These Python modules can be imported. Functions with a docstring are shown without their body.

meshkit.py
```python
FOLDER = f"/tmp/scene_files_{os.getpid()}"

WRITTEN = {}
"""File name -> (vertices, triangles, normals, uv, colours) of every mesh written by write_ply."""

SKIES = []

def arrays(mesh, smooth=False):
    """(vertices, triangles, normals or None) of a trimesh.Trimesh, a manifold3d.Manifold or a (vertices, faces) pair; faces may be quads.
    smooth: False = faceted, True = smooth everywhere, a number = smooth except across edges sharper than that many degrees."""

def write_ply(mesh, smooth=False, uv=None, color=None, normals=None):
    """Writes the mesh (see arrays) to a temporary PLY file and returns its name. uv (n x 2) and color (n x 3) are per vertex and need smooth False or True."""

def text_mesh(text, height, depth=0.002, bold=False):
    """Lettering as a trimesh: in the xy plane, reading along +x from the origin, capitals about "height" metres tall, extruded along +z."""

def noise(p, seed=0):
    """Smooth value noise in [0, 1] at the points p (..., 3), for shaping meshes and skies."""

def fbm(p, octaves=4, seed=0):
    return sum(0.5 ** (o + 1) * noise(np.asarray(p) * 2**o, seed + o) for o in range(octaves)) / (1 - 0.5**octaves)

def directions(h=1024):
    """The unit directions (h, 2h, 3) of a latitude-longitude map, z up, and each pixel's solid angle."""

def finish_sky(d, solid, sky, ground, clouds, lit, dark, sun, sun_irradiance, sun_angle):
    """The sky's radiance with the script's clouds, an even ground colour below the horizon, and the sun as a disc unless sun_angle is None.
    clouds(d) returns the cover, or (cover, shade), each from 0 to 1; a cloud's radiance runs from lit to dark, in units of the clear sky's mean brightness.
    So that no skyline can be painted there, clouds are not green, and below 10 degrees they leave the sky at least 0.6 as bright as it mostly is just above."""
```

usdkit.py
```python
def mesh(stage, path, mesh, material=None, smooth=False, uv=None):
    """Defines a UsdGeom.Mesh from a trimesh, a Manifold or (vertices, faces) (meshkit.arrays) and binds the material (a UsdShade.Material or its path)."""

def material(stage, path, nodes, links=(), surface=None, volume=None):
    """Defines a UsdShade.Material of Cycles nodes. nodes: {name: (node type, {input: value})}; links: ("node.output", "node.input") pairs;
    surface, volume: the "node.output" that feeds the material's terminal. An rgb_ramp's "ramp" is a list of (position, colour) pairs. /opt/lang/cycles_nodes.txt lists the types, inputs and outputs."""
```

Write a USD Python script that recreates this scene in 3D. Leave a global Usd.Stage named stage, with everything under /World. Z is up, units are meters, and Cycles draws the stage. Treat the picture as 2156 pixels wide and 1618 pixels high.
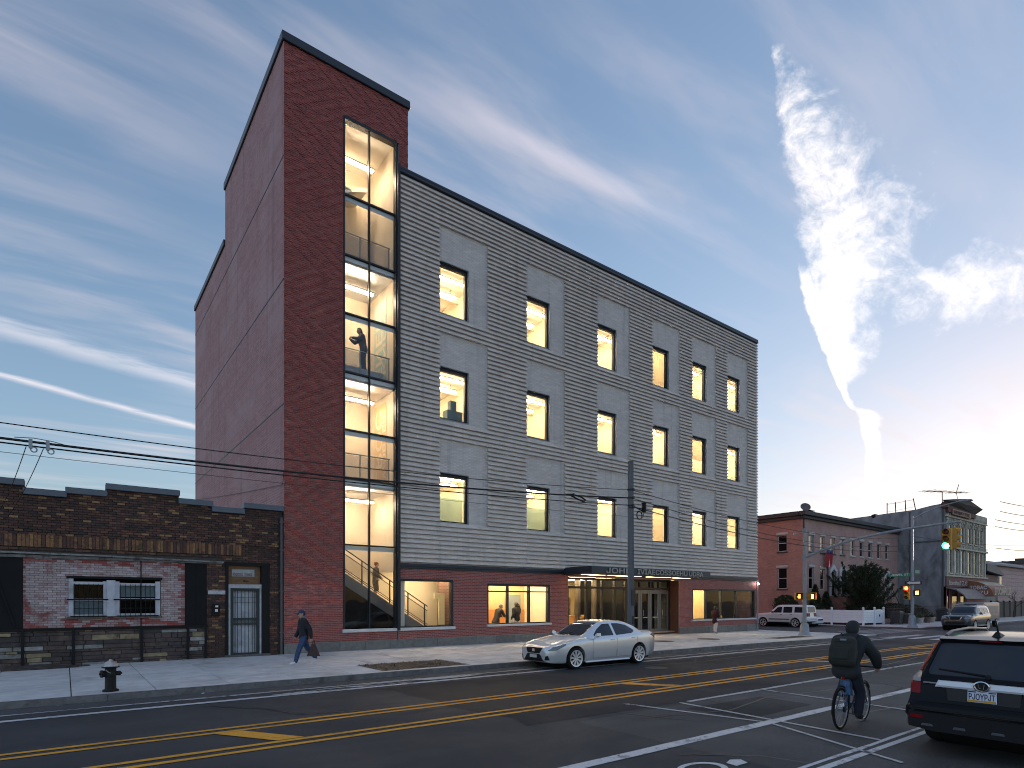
import math, random
import numpy as np, trimesh, manifold3d as mf, usdkit, meshkit
from shapely.geometry import Polygon, box as sbox
from pxr import Usd, UsdGeom, UsdLux, UsdShade, Gf, Sdf, Vt

# ------------------------------------------------------------------ camera, sky, sun, exposure
stage = Usd.Stage.CreateInMemory()
UsdGeom.SetStageUpAxis(stage, 'Z')
UsdGeom.Xform.Define(stage, '/World')
HALF = 1244.0 / 2156.0                      # focal length over picture width
cam = UsdGeom.Camera.Define(stage, '/World/camera')
cam.CreateHorizontalApertureAttr(36.0)
cam.CreateVerticalApertureAttr(27.0)
cam.CreateFocalLengthAttr(36.0 * HALF)
cam.CreateVerticalApertureOffsetAttr(457.0 / 2156.0 * 36.0)
cam.CreateClippingRangeAttr((0.1, 5000.0))
cam.AddTransformOp().Set(Gf.Matrix4d().SetRotate(Gf.Rotation(Gf.Vec3d(1, 0, 0), 90)) * Gf.Matrix4d().SetRotate(Gf.Rotation(Gf.Vec3d(0, 0, 1), -37.1)) * Gf.Matrix4d().SetTranslate(Gf.Vec3d(0, 0, 2.07)))
cam.CreateExposureAttr(2.6)
SUN_EL, SUN_AZ = math.radians(3.0), math.atan2(1.385, 0.16)


class Graph:
    """Collects Cycles nodes and links; every method returns the "node.output" of what it made."""

    def __init__(s):
        s.n, s.l = {}, []

    def add(s, kind, out, **inputs):
        name = f"{kind.split('_')[0]}{len(s.n)}"
        vals = {}
        for k, v in inputs.items():
            if isinstance(v, str) and '.' in v and v.split('.')[0] in s.n:
                s.l.append((v, f'{name}.{k}'))
            else:
                vals[k] = v
        s.n[name] = (kind, vals)
        return f'{name}.{out}'

    def more(s, node, out):
        return node.split('.')[0] + '.' + out

    def m(s, op, a, b=0.0, c=0.0, clamp=False):
        return s.add('math', 'value', math_type=op, value1=a, value2=b, value3=c, use_clamp=clamp)

    def smooth(s, v, lo, hi, a=0.0, b=1.0):
        return s.add('map_range', 'result', range_type='smoothstep', value=v, from_min=lo, from_max=hi, to_min=a, to_max=b, clamp=True)

    def lin(s, v, lo, hi, a=0.0, b=1.0):
        return s.add('map_range', 'result', range_type='linear', value=v, from_min=lo, from_max=hi, to_min=a, to_max=b, clamp=True)

    def mixc(s, fac, a, b, blend='mix'):
        return s.add('mix_color', 'result', blend_type=blend, fac=fac, a=a, b=b, use_clamp=False)

    def vec(s, x, y, z=0.0):
        return s.add('combine_xyz', 'vector', x=x, y=y, z=z)

    def noise(s, vec, scale, detail=4.0, rough=0.55, dist=0.0, out='fac'):
        return s.add('noise_texture', out, vector=vec, scale=scale, detail=detail, roughness=rough, distortion=dist)

    def ramp(s, fac, stops, out='color', interp=True):
        return s.add('rgb_ramp', out, fac=fac, ramp=stops, interpolate=interp)

    def make(s, path, surface=None, volume=None):
        return usdkit.material(stage, path, s.n, s.l, surface=surface, volume=volume)


def make_sky():
    g = Graph()
    d = g.add('texture_coordinate', 'generated')
    x = g.add('separate_xyz', 'x', vector=d)
    y, z = g.more(x, 'y'), g.more(x, 'z')
    clear = g.add('sky_texture', 'color', sky_type='single_scattering', sun_disc=False, sun_elevation=SUN_EL, sun_rotation=SUN_AZ, altitude=30.0, air_density=1.0, aerosol_density=0.55, ozone_density=3.0)
    # soften the glare round the low sun, then take a little colour out
    clear = g.mixc(1.0, clear, g.mixc(1.0, g.mixc(1.0, clear, (0.36, 0.36, 0.36), 'multiply'), (1.0, 1.0, 1.0), 'add'), 'divide')
    clear = g.add('hsv', 'color', color=clear, saturation=0.84, value=1.0)
    clear = g.mixc(1.0, clear, (1.02, 0.955, 0.985), 'multiply')
    zc = g.m('maximum', z, 0.03)
    cx, cy = g.m('divide', x, zc), g.m('divide', y, zc)
    # high thin cirrus, drawn out along the wind (x) on the plane of the clouds
    warp = g.noise(g.vec(g.m('multiply', cx, 0.35), g.m('multiply', cy, 0.5)), 1.3, 3.0)
    v = g.vec(g.m('multiply', cx, 0.42), g.m('multiply_add', cy, 1.9, g.m('multiply', warp, 0.9)))
    streak = g.noise(v, 2.4, 7.0, 0.52, 0.3)
    patch = g.noise(g.vec(g.m('multiply', cx, 0.55), g.m('multiply', cy, 0.7), 3.7), 1.0, 2.0, 0.5)
    cirrus = g.m('multiply', g.smooth(streak, 0.40, 0.74), g.smooth(patch, 0.34, 0.62))
    low = g.smooth(z, 0.03, 0.22)
    cirrus = g.m('multiply', g.m('multiply', cirrus, low), 0.44)
    clear = g.mixc(cirrus, clear, (1.30, 1.13, 1.14))

    fine = g.noise(g.vec(g.m('multiply', cx, 1.2), g.m('multiply', cy, 3.0)), 3.0, 6.0, 0.6, 0.4)

    def trail(x0, y0, x1, y1, half, lo, hi, gain, soft=0.7):
        """A contrail: how near the direction lies to a straight line on the plane of the clouds, between lo and hi along it."""
        L = math.hypot(x1 - x0, y1 - y0)
        ux, uy = (x1 - x0) / L, (y1 - y0) / L
        ax = g.m('subtract', cx, x0)
        ay = g.m('subtract', cy, y0)
        across = g.m('add', g.m('multiply', ax, -uy), g.m('multiply', ay, ux))
        across = g.m('add', across, g.m('multiply', g.m('subtract', fine, 0.5), half * 1.1))
        along = g.m('add', g.m('multiply', ax, ux), g.m('multiply', ay, uy))
        m = g.smooth(g.m('absolute', across), half * (1 - soft), half, 1.0, 0.0)
        m = g.m('multiply', m, g.m('multiply', g.smooth(along, lo - 0.25, lo + 0.25), g.smooth(along, hi - 0.3, hi + 0.3, 1.0, 0.0)))
        return g.m('multiply', m, g.m('multiply', g.lin(fine, 0.25, 0.65, 0.45, 1.0), gain))

    for args, col in (((-0.19, 2.85, 0.476, 3.06, 0.16, -3.0, 4.0, 0.36, 1.0), (1.9, 1.7, 1.68)), ((-0.23, 3.45, 0.593, 3.81, 0.085, -3.0, 4.0, 0.5, 1.25), (2.1, 1.8, 1.75)),
                      ((0.731, 1.014, 1.315, 0.965, 0.05, -0.05, 0.55, 0.22, 1.0), (1.7, 1.5, 1.6))):
        clear = g.mixc(trail(*args), clear, col)
    # the ragged plume of an old exhaust trail, low in the west: left edge, width and density by height (tangent of the elevation)
    az = g.m('arctan2', x, y)
    t = g.m('divide', z, g.m('sqrt', g.m('add', g.m('multiply', x, x), g.m('multiply', y, y))))
    def lut(T):
        c = g.ramp(g.m('multiply', t, 1.0, clamp=True), [(a, (b - 0.7, c, k / 2)) for a, b, c, k in T])
        r = g.add('separate_color', 'r', color=c)
        return g.m('add', r, 0.7), g.more(r, 'g'), g.m('multiply', g.more(r, 'b'), 2.0)

    pv = g.vec(az, t)
    jag = g.noise(pv, 48.0, 5.0, 0.62)

    def sheet_(T, a0, a1, b0, b1, rag):
        left, width, amp = lut(T)
        q = g.m('divide', g.m('add', g.m('subtract', az, left), g.m('multiply', g.m('subtract', jag, 0.5), rag)), width)
        return g.m('multiply', g.m('multiply', g.smooth(q, a0, a1), g.smooth(q, b0, b1, 1.0, 0.0)), amp)

    wedge = sheet_([(.0, 1.18, .02, 0.0), (.30, 1.158, .02, 0.0), (.335, 1.146, .07, .8), (.36, 1.134, .115, .90), (.40, 1.12, .15, .90), (.44, 1.108, .20, .90), (.50, 1.095, .26, .88), (.556, 1.088, .27, .90), (.61, 1.080, .26, .84), (.68, 1.067, .21, .80), (.748, 1.060, .15, .77), (.80, 1.0585, .105, .74), (.845, 1.058, .065, .70), (.88, 1.060, .02, 0.1), (.90, 1.062, .01, 0.0), (1.0, 1.062, .01, 0.0)], -0.03, 0.12, 0.15, 1.0, 0.012)
    stem = sheet_([(.0, 1.178, .036, 1.15), (.124, 1.180, .034, 1.12), (.155, 1.178, .029, 1.12), (.191, 1.183, .034, 1.12), (.232, 1.181, .033, 1.12), (.262, 1.174, .044, 1.1), (.276, 1.172, .040, .8), (.284, 1.164, .014, .62), (.299, 1.157, .013, .8), (.336, 1.143, .022, 1.12), (.375, 1.128, .030, 1.15), (.421, 1.113, .036, 1.12), (.467, 1.100, .036, 1.1), (.505, 1.093, .03, .8), (.53, 1.09, .03, 0.0), (1.0, 1.06, .03, 0.0)], -0.05, 0.25, 0.45, 1.1, 0.010)
    # a second, torn lobe blown out to the right
    ca, sa = math.cos(-0.18), math.sin(-0.18)
    da, dt = g.m('subtract', az, 1.310), g.m('subtract', t, 0.425)
    e1 = g.m('divide', g.m('add', g.m('multiply', da, ca), g.m('multiply', dt, sa)), 0.18)
    e2 = g.m('divide', g.m('add', g.m('multiply', da, -sa), g.m('multiply', dt, ca)), 0.105)
    lobe = g.smooth(g.m('sqrt', g.m('add', g.m('multiply', e1, e1), g.m('multiply', e2, e2))), 0.05, 1.1, 0.80, 0.0)
    env = g.m('maximum', g.m('maximum', wedge, stem), lobe)
    pw = g.vec(g.m('add', g.m('multiply', az, 1.0), g.m('multiply', t, 0.55)), g.m('multiply_add', t, 0.85, g.m('multiply', az, -0.35)))
    fl = g.m('add', g.m('multiply', g.noise(pw, 11.0, 9.0, 0.62, 0.7), 0.65), g.m('multiply', g.noise(pw, 46.0, 6.0, 0.7, 0.4), 0.35))
    dens = g.m('multiply', g.smooth(g.m('multiply_add', env, 0.80, g.m('multiply', g.m('subtract', fl, 0.5), 2.0)), 0.27, 1.05), g.smooth(env, 0.02, 0.25))
    clear = g.mixc(g.m('multiply', dens, 0.80), clear, (2.3, 2.1, 1.95))
    bg = g.add('background_shader', 'background', color=clear, strength=0.12)
    return g.make('/World/Looks/sky', surface=bg)


sky = UsdLux.DomeLight.Define(stage, '/World/sky')
UsdShade.MaterialBindingAPI.Apply(sky.GetPrim()).Bind(make_sky())
sky.GetPrim().SetCustomDataByKey('kind', 'structure')
sun = UsdLux.DistantLight.Define(stage, '/World/sun')
sun.CreateIntensityAttr(0.5)
sun.CreateAngleAttr(0.6)
sun.CreateColorAttr(Gf.Vec3f(1.0, 0.72, 0.45))
sun.CreateNormalizeAttr(True) if hasattr(sun, 'CreateNormalizeAttr') else None
# the light shines along its -z axis, from the sun's place in the sky
sun.AddRotateXYZOp().Set(Gf.Vec3f(90 - math.degrees(SUN_EL), 0, 180 - math.degrees(SUN_AZ)))

# ------------------------------------------------------------------ helpers: meshes
class B:
    """Collects shapes into one mesh."""

    def __init__(s):
        s.v, s.f, s.n = [], [], 0

    def raw(s, v, f):
        v, f = np.asarray(v, float), np.asarray(f, int)
        if f.shape[1] == 4:
            f = np.vstack([f[:, [0, 1, 2]], f[:, [0, 2, 3]]])
        s.v.append(v); s.f.append(f + s.n); s.n += len(v)
        return s

    def add(s, m):
        v, f, _ = meshkit.arrays(m)
        return s.raw(v, f)

    BF = np.array([[0, 1, 3, 2], [4, 6, 7, 5], [0, 4, 5, 1], [2, 3, 7, 6], [0, 2, 6, 4], [1, 5, 7, 3]])

    def boxes(s, a):
        """a: n x 6 of x0, x1, y0, y1, z0, z1"""
        a = np.asarray(a, float).reshape(-1, 6)
        i = np.arange(8)
        v = np.stack([a[:, 0 + (i >> 2)], a[:, 2 + ((i >> 1) & 1)], a[:, 4 + (i & 1)]], -1)
        f = (s.BF[None] + 8 * np.arange(len(a))[:, None, None]).reshape(-1, 4)
        return s.raw(v.reshape(-1, 3), f)

    def box(s, *a):
        return s.boxes([a])

    def bev(s, x0, x1, y0, y1, z0, z1, r=0.01):
        """A box with chamfered edges."""
        P = [[x, y, z] for sx, x in ((1, x0), (-1, x1)) for sy, y in ((1, y0), (-1, y1)) for sz, z in ((1, z0), (-1, z1)) for x, y, z in ((x + sx * r, y + sy * r, z), (x + sx * r, y, z + sz * r), (x, y + sy * r, z + sz * r))]
        return s.add(trimesh.convex.convex_hull(np.array(P)))

    def hull(s, pts):
        return s.add(trimesh.convex.convex_hull(np.asarray(pts, float)))

    def obox(s, c, size, R):
        h = np.asarray(size, float) / 2
        P = np.array([[a, b, d] for a in (-h[0], h[0]) for b in (-h[1], h[1]) for d in (-h[2], h[2])]) @ np.asarray(R, float).T + c
        return s.raw(P, s.BF)

    def bar(s, p, q, w, h=None, up=(0, 0, 1)):
        """A rectangular bar from p to q."""
        p, q = np.asarray(p, float), np.asarray(q, float)
        d = q - p; L = np.linalg.norm(d); d /= L
        a = np.cross(up, d)
        a = np.cross((1, 0, 0), d) if np.linalg.norm(a) < 1e-6 else a
        a /= np.linalg.norm(a)
        return s.obox((p + q) / 2, (L, w, h or w), np.stack([d, a, np.cross(d, a)], 1))

    def tube(s, pts, r, n=8, cap=True):
        p = np.asarray(pts, float)
        r = np.broadcast_to(r, (len(p),)).astype(float)
        t = np.gradient(p, axis=0); t /= np.linalg.norm(t, axis=1, keepdims=True) + 1e-12
        ref = np.array([0, 0, 1.0]) if abs(t[0, 2]) < 0.9 else np.array([1.0, 0, 0])
        A = []
        a = np.cross(ref, t[0]); a /= np.linalg.norm(a)
        for k in range(len(p)):
            a = a - t[k] * (a @ t[k]); a /= np.linalg.norm(a) + 1e-12
            A.append(a)
        A = np.array(A); Bn = np.cross(t, A)
        g = np.arange(n) * 2 * np.pi / n
        v = p[:, None] + r[:, None, None] * (np.cos(g)[None, :, None] * A[:, None] + np.sin(g)[None, :, None] * Bn[:, None])
        i, j = np.meshgrid(np.arange(len(p) - 1), np.arange(n), indexing='ij')
        f = np.stack([i * n + j, i * n + (j + 1) % n, (i + 1) * n + (j + 1) % n, (i + 1) * n + j], -1).reshape(-1, 4)
        f = np.vstack([f[:, [0, 1, 2]], f[:, [0, 2, 3]]])
        if cap:
            k = np.arange(1, n - 1)
            f = np.vstack([f, np.stack([0 * k, k + 1, k], 1), np.stack([0 * k, k, k + 1], 1) + (len(p) - 1) * n])
        return s.raw(v.reshape(-1, 3), f)

    def cyl(s, p, q, r, r2=None, n=14):
        return s.tube([p, q], [r, r if r2 is None else r2], n)

    def lathe(s, prof, at=(0, 0, 0), n=24, axis='z'):
        prof = np.asarray(prof, float)
        g = np.arange(n) * 2 * np.pi / n
        v = np.stack([prof[:, None, 0] * np.cos(g), prof[:, None, 0] * np.sin(g), np.broadcast_to(prof[:, None, 1], (len(prof), n))], -1)
        if axis == 'y':
            v = v[..., [0, 2, 1]] * [1, 1, -1]
        if axis == 'x':
            v = v[..., [2, 0, 1]]
        i, j = np.meshgrid(np.arange(len(prof) - 1), np.arange(n), indexing='ij')
        f = np.stack([i * n + j, i * n + (j + 1) % n, (i + 1) * n + (j + 1) % n, (i + 1) * n + j], -1).reshape(-1, 4)
        return s.raw(v.reshape(-1, 3) + at, f)

    def prism(s, poly, plane, a, b):
        """A flat outline (shapely or points) in 'xy', 'xz' or 'yz', extruded from a to b along the third axis."""
        if not hasattr(poly, 'exterior'):
            poly = Polygon(poly)
        m = trimesh.creation.extrude_polygon(poly, b - a, engine='earcut')
        v = np.array(m.vertices); v[:, 2] += a
        f = np.array(m.faces)
        if plane == 'xz':
            v = v[:, [0, 2, 1]]; f = f[:, ::-1]
        if plane == 'yz':
            v = v[:, [2, 0, 1]]
        return s.raw(v, f)

    def text(s, txt, height, at, right, up, depth=0.02, bold=False, width=None, center=False):
        """Raised lettering at a point, reading along right."""
        m = meshkit.text_mesh(txt, height, depth, bold)
        v = np.array(m.vertices)
        v[:, 0] -= v[:, 0].min()
        if width:
            v[:, 0] *= width / v[:, 0].max()
        if center:
            v[:, 0] -= v[:, 0].max() / 2
        right, up = np.asarray(right, float), np.asarray(up, float)
        return s.raw(np.asarray(at) + v[:, :1] * right + v[:, 1:2] * up + v[:, 2:] * np.cross(right, up), np.array(m.faces))

    def rot(s, deg, axis=(0, 0, 1), about=(0, 0, 0), shift=(0, 0, 0)):
        R = trimesh.transformations.rotation_matrix(math.radians(deg), axis)[:3, :3]
        s.v = [(v - about) @ R.T + about + shift for v in s.v]
        return s

    def get(s):
        return np.vstack(s.v), np.vstack(s.f)


def man(m):
    v, f, _ = meshkit.arrays(m)
    t = trimesh.Trimesh(v, f, process=False); t.merge_vertices()
    return mf.Manifold(mf.Mesh(np.asarray(t.vertices, np.float32), np.asarray(t.faces, np.uint32)))


def ring(r, n=16, c=(0, 0)):
    a = np.arange(n) * 2 * np.pi / n
    return [(c[0] + r * math.cos(k), c[1] + r * math.sin(k)) for k in a]


def less(rect, holes):
    """The rectangle (x0, x1, z0, z1) without the holes, as rectangles."""
    xs = sorted({rect[0], rect[1], *[min(max(h[i], rect[0]), rect[1]) for h in holes for i in (0, 1)]})
    zs = sorted({rect[2], rect[3], *[min(max(h[i], rect[2]), rect[3]) for h in holes for i in (2, 3)]})
    out = []
    for z0, z1 in zip(zs, zs[1:]):
        run = None
        for x0, x1 in zip(xs, xs[1:]):
            cx, cz = (x0 + x1) / 2, (z0 + z1) / 2
            if any(h[0] < cx < h[1] and h[2] < cz < h[3] for h in holes):
                run = None
            elif run:
                out[-1][1] = x1
            else:
                out.append([x0, x1, z0, z1]); run = True
    return out


# ------------------------------------------------------------------ helpers: things and parts
USED = {}


def numbered(parent, name):
    k = USED[parent, name] = USED.get((parent, name), -1) + 1
    return f'{parent}/{name}' + (f'_{k:03d}' if k else '')


class Node:
    def __init__(s, path, loc, rot, local=False):
        s.path, s.loc, s.rotz, s.local = path, np.asarray(loc, float), rot, local

    @property
    def prim(s):
        return stage.GetPrimAtPath(s.path)


def tag(prim, **k):
    for a, b in k.items():
        if b:
            prim.SetCustomDataByKey('category' if a == 'cat' else a, b)


def thing(name, label=None, cat=None, loc=(0, 0, 0), rotz=0.0, group=None, kind=None, local=False):
    """An Xform at the thing's base. Its parts are given in world coordinates, or in its own when local."""
    path = numbered('/World', name)
    x = UsdGeom.Xform.Define(stage, path)
    x.AddTranslateOp().Set(Gf.Vec3d(*map(float, loc)))
    if rotz:
        x.AddRotateZOp().Set(float(rotz))
    tag(x.GetPrim(), label=label, cat=cat, group=group, kind=kind)
    return Node(path, loc, rotz, local)


TONED = set()


def tone(path, v, f, m):
    """Gives every separate piece of a mesh a random number of its own, which toned materials read."""
    if m is None or str(m.GetPath()) not in TONED:
        return
    from scipy.sparse import coo_matrix
    from scipy.sparse.csgraph import connected_components
    e = np.vstack([f[:, [0, 1]], f[:, [1, 2]]])
    k, lab = connected_components(coo_matrix((np.ones(len(e)), (e[:, 0], e[:, 1])), (len(v), len(v))), directed=False)
    r = np.random.default_rng(len(v)).uniform(0, 1, k)[lab]
    UsdGeom.PrimvarsAPI(stage.GetPrimAtPath(path)).CreatePrimvar('tone', Sdf.ValueTypeNames.FloatArray, 'vertex').Set(Vt.FloatArray.FromNumpy(r.astype(np.float32)))


def part(parent, name, mesh, mat, smooth=False, label=None, kind=None):
    """One Mesh prim under a thing or a part."""
    path = numbered(parent.path, name)
    v, f, n = meshkit.arrays(mesh.get() if isinstance(mesh, B) else mesh, smooth)
    if not parent.local:
        v = v - parent.loc
    usdkit.mesh(stage, path, (v, f), mat)
    if n is not None:
        m = UsdGeom.Mesh.Get(stage, path)
        m.CreateNormalsAttr(Vt.Vec3fArray.FromNumpy(n.astype(np.float32)))
        m.SetNormalsInterpolation('vertex')
    tone(path, v, f, mat)
    tag(stage.GetPrimAtPath(path), label=label, kind=kind)
    return Node(path, parent.loc, 0.0, parent.local)


def single(name, mesh, mat, label=None, cat=None, group=None, kind=None, smooth=False):
    """A thing that is one mesh, given in world coordinates."""
    path = numbered('/World', name)
    v, f, n = meshkit.arrays(mesh.get() if isinstance(mesh, B) else mesh, smooth)
    base = np.array([*(v[:, :2].min(0) + v[:, :2].max(0)) / 2, v[:, 2].min()])
    usdkit.mesh(stage, path, (v - base, f), mat)
    m = UsdGeom.Mesh.Get(stage, path)
    m.AddTranslateOp().Set(Gf.Vec3d(*map(float, base)))
    if n is not None:
        m.CreateNormalsAttr(Vt.Vec3fArray.FromNumpy(n.astype(np.float32)))
        m.SetNormalsInterpolation('vertex')
    tag(m.GetPrim(), label=label, cat=cat, group=group, kind=kind)
    return Node(path, base, 0.0)


def dup(node, loc, rotz=0.0, label=None):
    """A copy of a thing, with its parts, elsewhere."""
    was = node.prim.GetCustomData()
    base = node.path.rsplit('/', 1)[1]
    r = thing(base, label or was['label'], was['category'], loc, rotz, was.get('group'))
    r.prim.GetReferences().AddInternalReference(node.path)
    r.prim.SetInstanceable(True)
    return r


# ------------------------------------------------------------------ helpers: materials
MATS = {}


def mat(name, color, rough=0.6, metal=0.0, var=0.0, scale=3.0, bump=0.0, bscale=60.0, coat=0.0, spec=0.5, dirt=None, dscale=1.2, stretch=(1, 1, 1)):
    """A principled material; var: noise in its tone, dirt: colour of irregular stains, bump: fine relief."""
    if name in MATS:
        return MATS[name]
    g = Graph()
    kw = dict(roughness=rough, metallic=metal, specular_ior_level=spec)
    if coat:
        kw.update(coat_weight=coat, coat_roughness=0.04)
    col = tuple(color)
    if var or dirt or bump:
        pos = g.add('geometry', 'position')
        pos = g.add('mapping', 'vector', vector=pos, scale=stretch)
        if var:
            n = g.noise(pos, scale, 6.0, 0.62)
            col = g.mixc(g.lin(n, 0.3, 0.7), tuple(c * (1 - var) for c in color), tuple(min(1, c * (1 + var)) for c in color))
        if dirt:
            n = g.noise(pos, dscale, 8.0, 0.66, 0.6)
            col = g.mixc(g.smooth(n, 0.5, 0.72), col, tuple(dirt))
        if bump:
            h = g.noise(pos, bscale, 4.0, 0.6)
            kw['normal'] = g.add('bump', 'normal', height=h, strength=min(1.0, bump), distance=0.01)
            kw['roughness'] = g.lin(h, 0.3, 0.7, rough - 0.06, min(1.0, rough + 0.08))
    b = g.add('principled_bsdf', 'BSDF', base_color=col, **kw)
    MATS[name] = g.make('/World/Looks/' + name, surface=b)
    return MATS[name]


def island(name, stops, rough=0.85, bump=0.4, bscale=90.0, soot=None, sscale=0.5, slo=0.5, shi=0.72):
    """For many pieces in one mesh: each piece takes a tone of its own from the stops; soot darkens in irregular stains."""
    if name in MATS:
        return MATS[name]
    g = Graph()
    pos = g.add('geometry', 'position')
    TONED.add('/World/Looks/' + name)
    rnd = g.add('attribute', 'fac', attribute='tone')
    col = g.ramp(rnd, stops)
    n = g.noise(pos, 22.0, 5.0, 0.6)
    col = g.mixc(g.lin(n, 0.3, 0.7, 0.0, 0.35), col, (0.0, 0.0, 0.0))
    if soot:
        k = g.noise(pos, sscale, 6.0, 0.62, 0.5)
        col = g.mixc(g.smooth(k, slo, shi), col, soot)
    h = g.noise(pos, bscale, 3.0, 0.6)
    nb = g.add('bump', 'normal', height=h, strength=bump, distance=0.008)
    b = g.add('principled_bsdf', 'BSDF', base_color=col, roughness=rough, normal=nb)
    MATS[name] = g.make('/World/Looks/' + name, surface=b)
    return MATS[name]


def brickwall(name, axis, c1, c2, mortar, bw=0.203, bh=0.0677, rough=0.85, ms=0.012, var=0.25, bump=0.6, stain=None, sscale=0.4, course=False):
    """Brickwork of a wall too far off to build brick by brick. axis: 'x' for a wall along x, 'y' along y."""
    if name in MATS:
        return MATS[name]
    g = Graph()
    pos = g.add('geometry', 'position')
    x = g.add('separate_xyz', 'x', vector=pos)
    u = x if axis == 'x' else g.more(x, 'y')
    v = g.vec(u, g.more(x, 'z'))
    br = g.add('brick_texture', 'color', vector=v, color1=c1, color2=c2, mortar=mortar, scale=1.0, mortar_size=ms / 2, mortar_smooth=0.1, bias=0.0, brick_width=bw, row_height=bh)
    n = g.noise(pos, 1.1, 7.0, 0.65)
    col = g.mixc(g.lin(n, 0.3, 0.7, 0.0, var), br, (0.0, 0.0, 0.0))
    n2 = g.noise(pos, 9.0, 4.0, 0.6)
    col = g.mixc(g.lin(n2, 0.35, 0.7, 0.0, var * 0.8), col, tuple(mortar))
    if stain:
        col = g.mixc(g.smooth(g.noise(pos, sscale, 6.0, 0.6, 0.4), 0.48, 0.72), col, stain)
    if course:                                           # courses that differ in tone, and rain marks down the wall
        k = g.noise(g.add('mapping', 'vector', vector=pos, scale=(1, .10, 3.4)), 1.0, 5.0, 0.75)
        col = g.mixc(g.smooth(k, 0.42, 0.72, 0.0, 0.6), col, c2)
        k = g.noise(g.add('mapping', 'vector', vector=pos, scale=(1, 1.6, .09)), 1.0, 6.0, 0.66)
        col = g.mixc(g.smooth(k, 0.5, 0.75, 0.0, 0.5), col, tuple(c * 0.45 for c in c2))
    h = g.m('multiply_add', g.more(br, 'fac'), -1.0, g.m('multiply', g.noise(pos, 40.0, 3.0), 0.5))
    nb = g.add('bump', 'normal', height=h, strength=bump, distance=0.012)
    b = g.add('principled_bsdf', 'BSDF', base_color=col, roughness=rough, normal=nb)
    MATS[name] = g.make('/World/Looks/' + name, surface=b)
    return MATS[name]


def glow(name, color, strength):
    if name not in MATS:
        g = Graph()
        MATS[name] = g.make('/World/Looks/' + name, surface=g.add('emission', 'emission', color=color, strength=strength))
    return MATS[name]


def pane(name, tint=(0.93, 0.96, 0.95), ior=1.5, gain=1.0, rough=0.0):
    """Window glass: clear, with the mirror image of fresnel."""
    if name not in MATS:
        g = Graph()
        pos = g.add('geometry', 'position')
        f = g.m('multiply', g.m('multiply', g.add('fresnel', 'fac', IOR=ior), gain, clamp=True), g.m('subtract', 1.0, g.more(pos, 'backfacing')))
        wob = g.add('bump', 'normal', height=g.noise(pos, 0.9, 2.0), strength=0.05, distance=0.1)
        t = g.add('transparent_bsdf', 'BSDF', color=tint)
        r = g.add('glossy_bsdf', 'BSDF', color=(1, 1, 1), roughness=rough, normal=wob)
        MATS[name] = g.make('/World/Looks/' + name, surface=g.add('mix_closure', 'closure', fac=f, closure1=t, closure2=r))
    return MATS[name]


def darkglass(name='dark_glass', color=(0.012, 0.014, 0.018), rough=0.03):
    return mat(name, color, rough, spec=0.9)


rng = random.Random(7)
nrg = np.random.default_rng(7)

# ------------------------------------------------------------------ ground, road, pavements
F = 22.2                       # the school's front
KY = 14.8                      # kerb line of the near block
XC0, XC1 = 39.0, 49.4          # the side street


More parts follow.
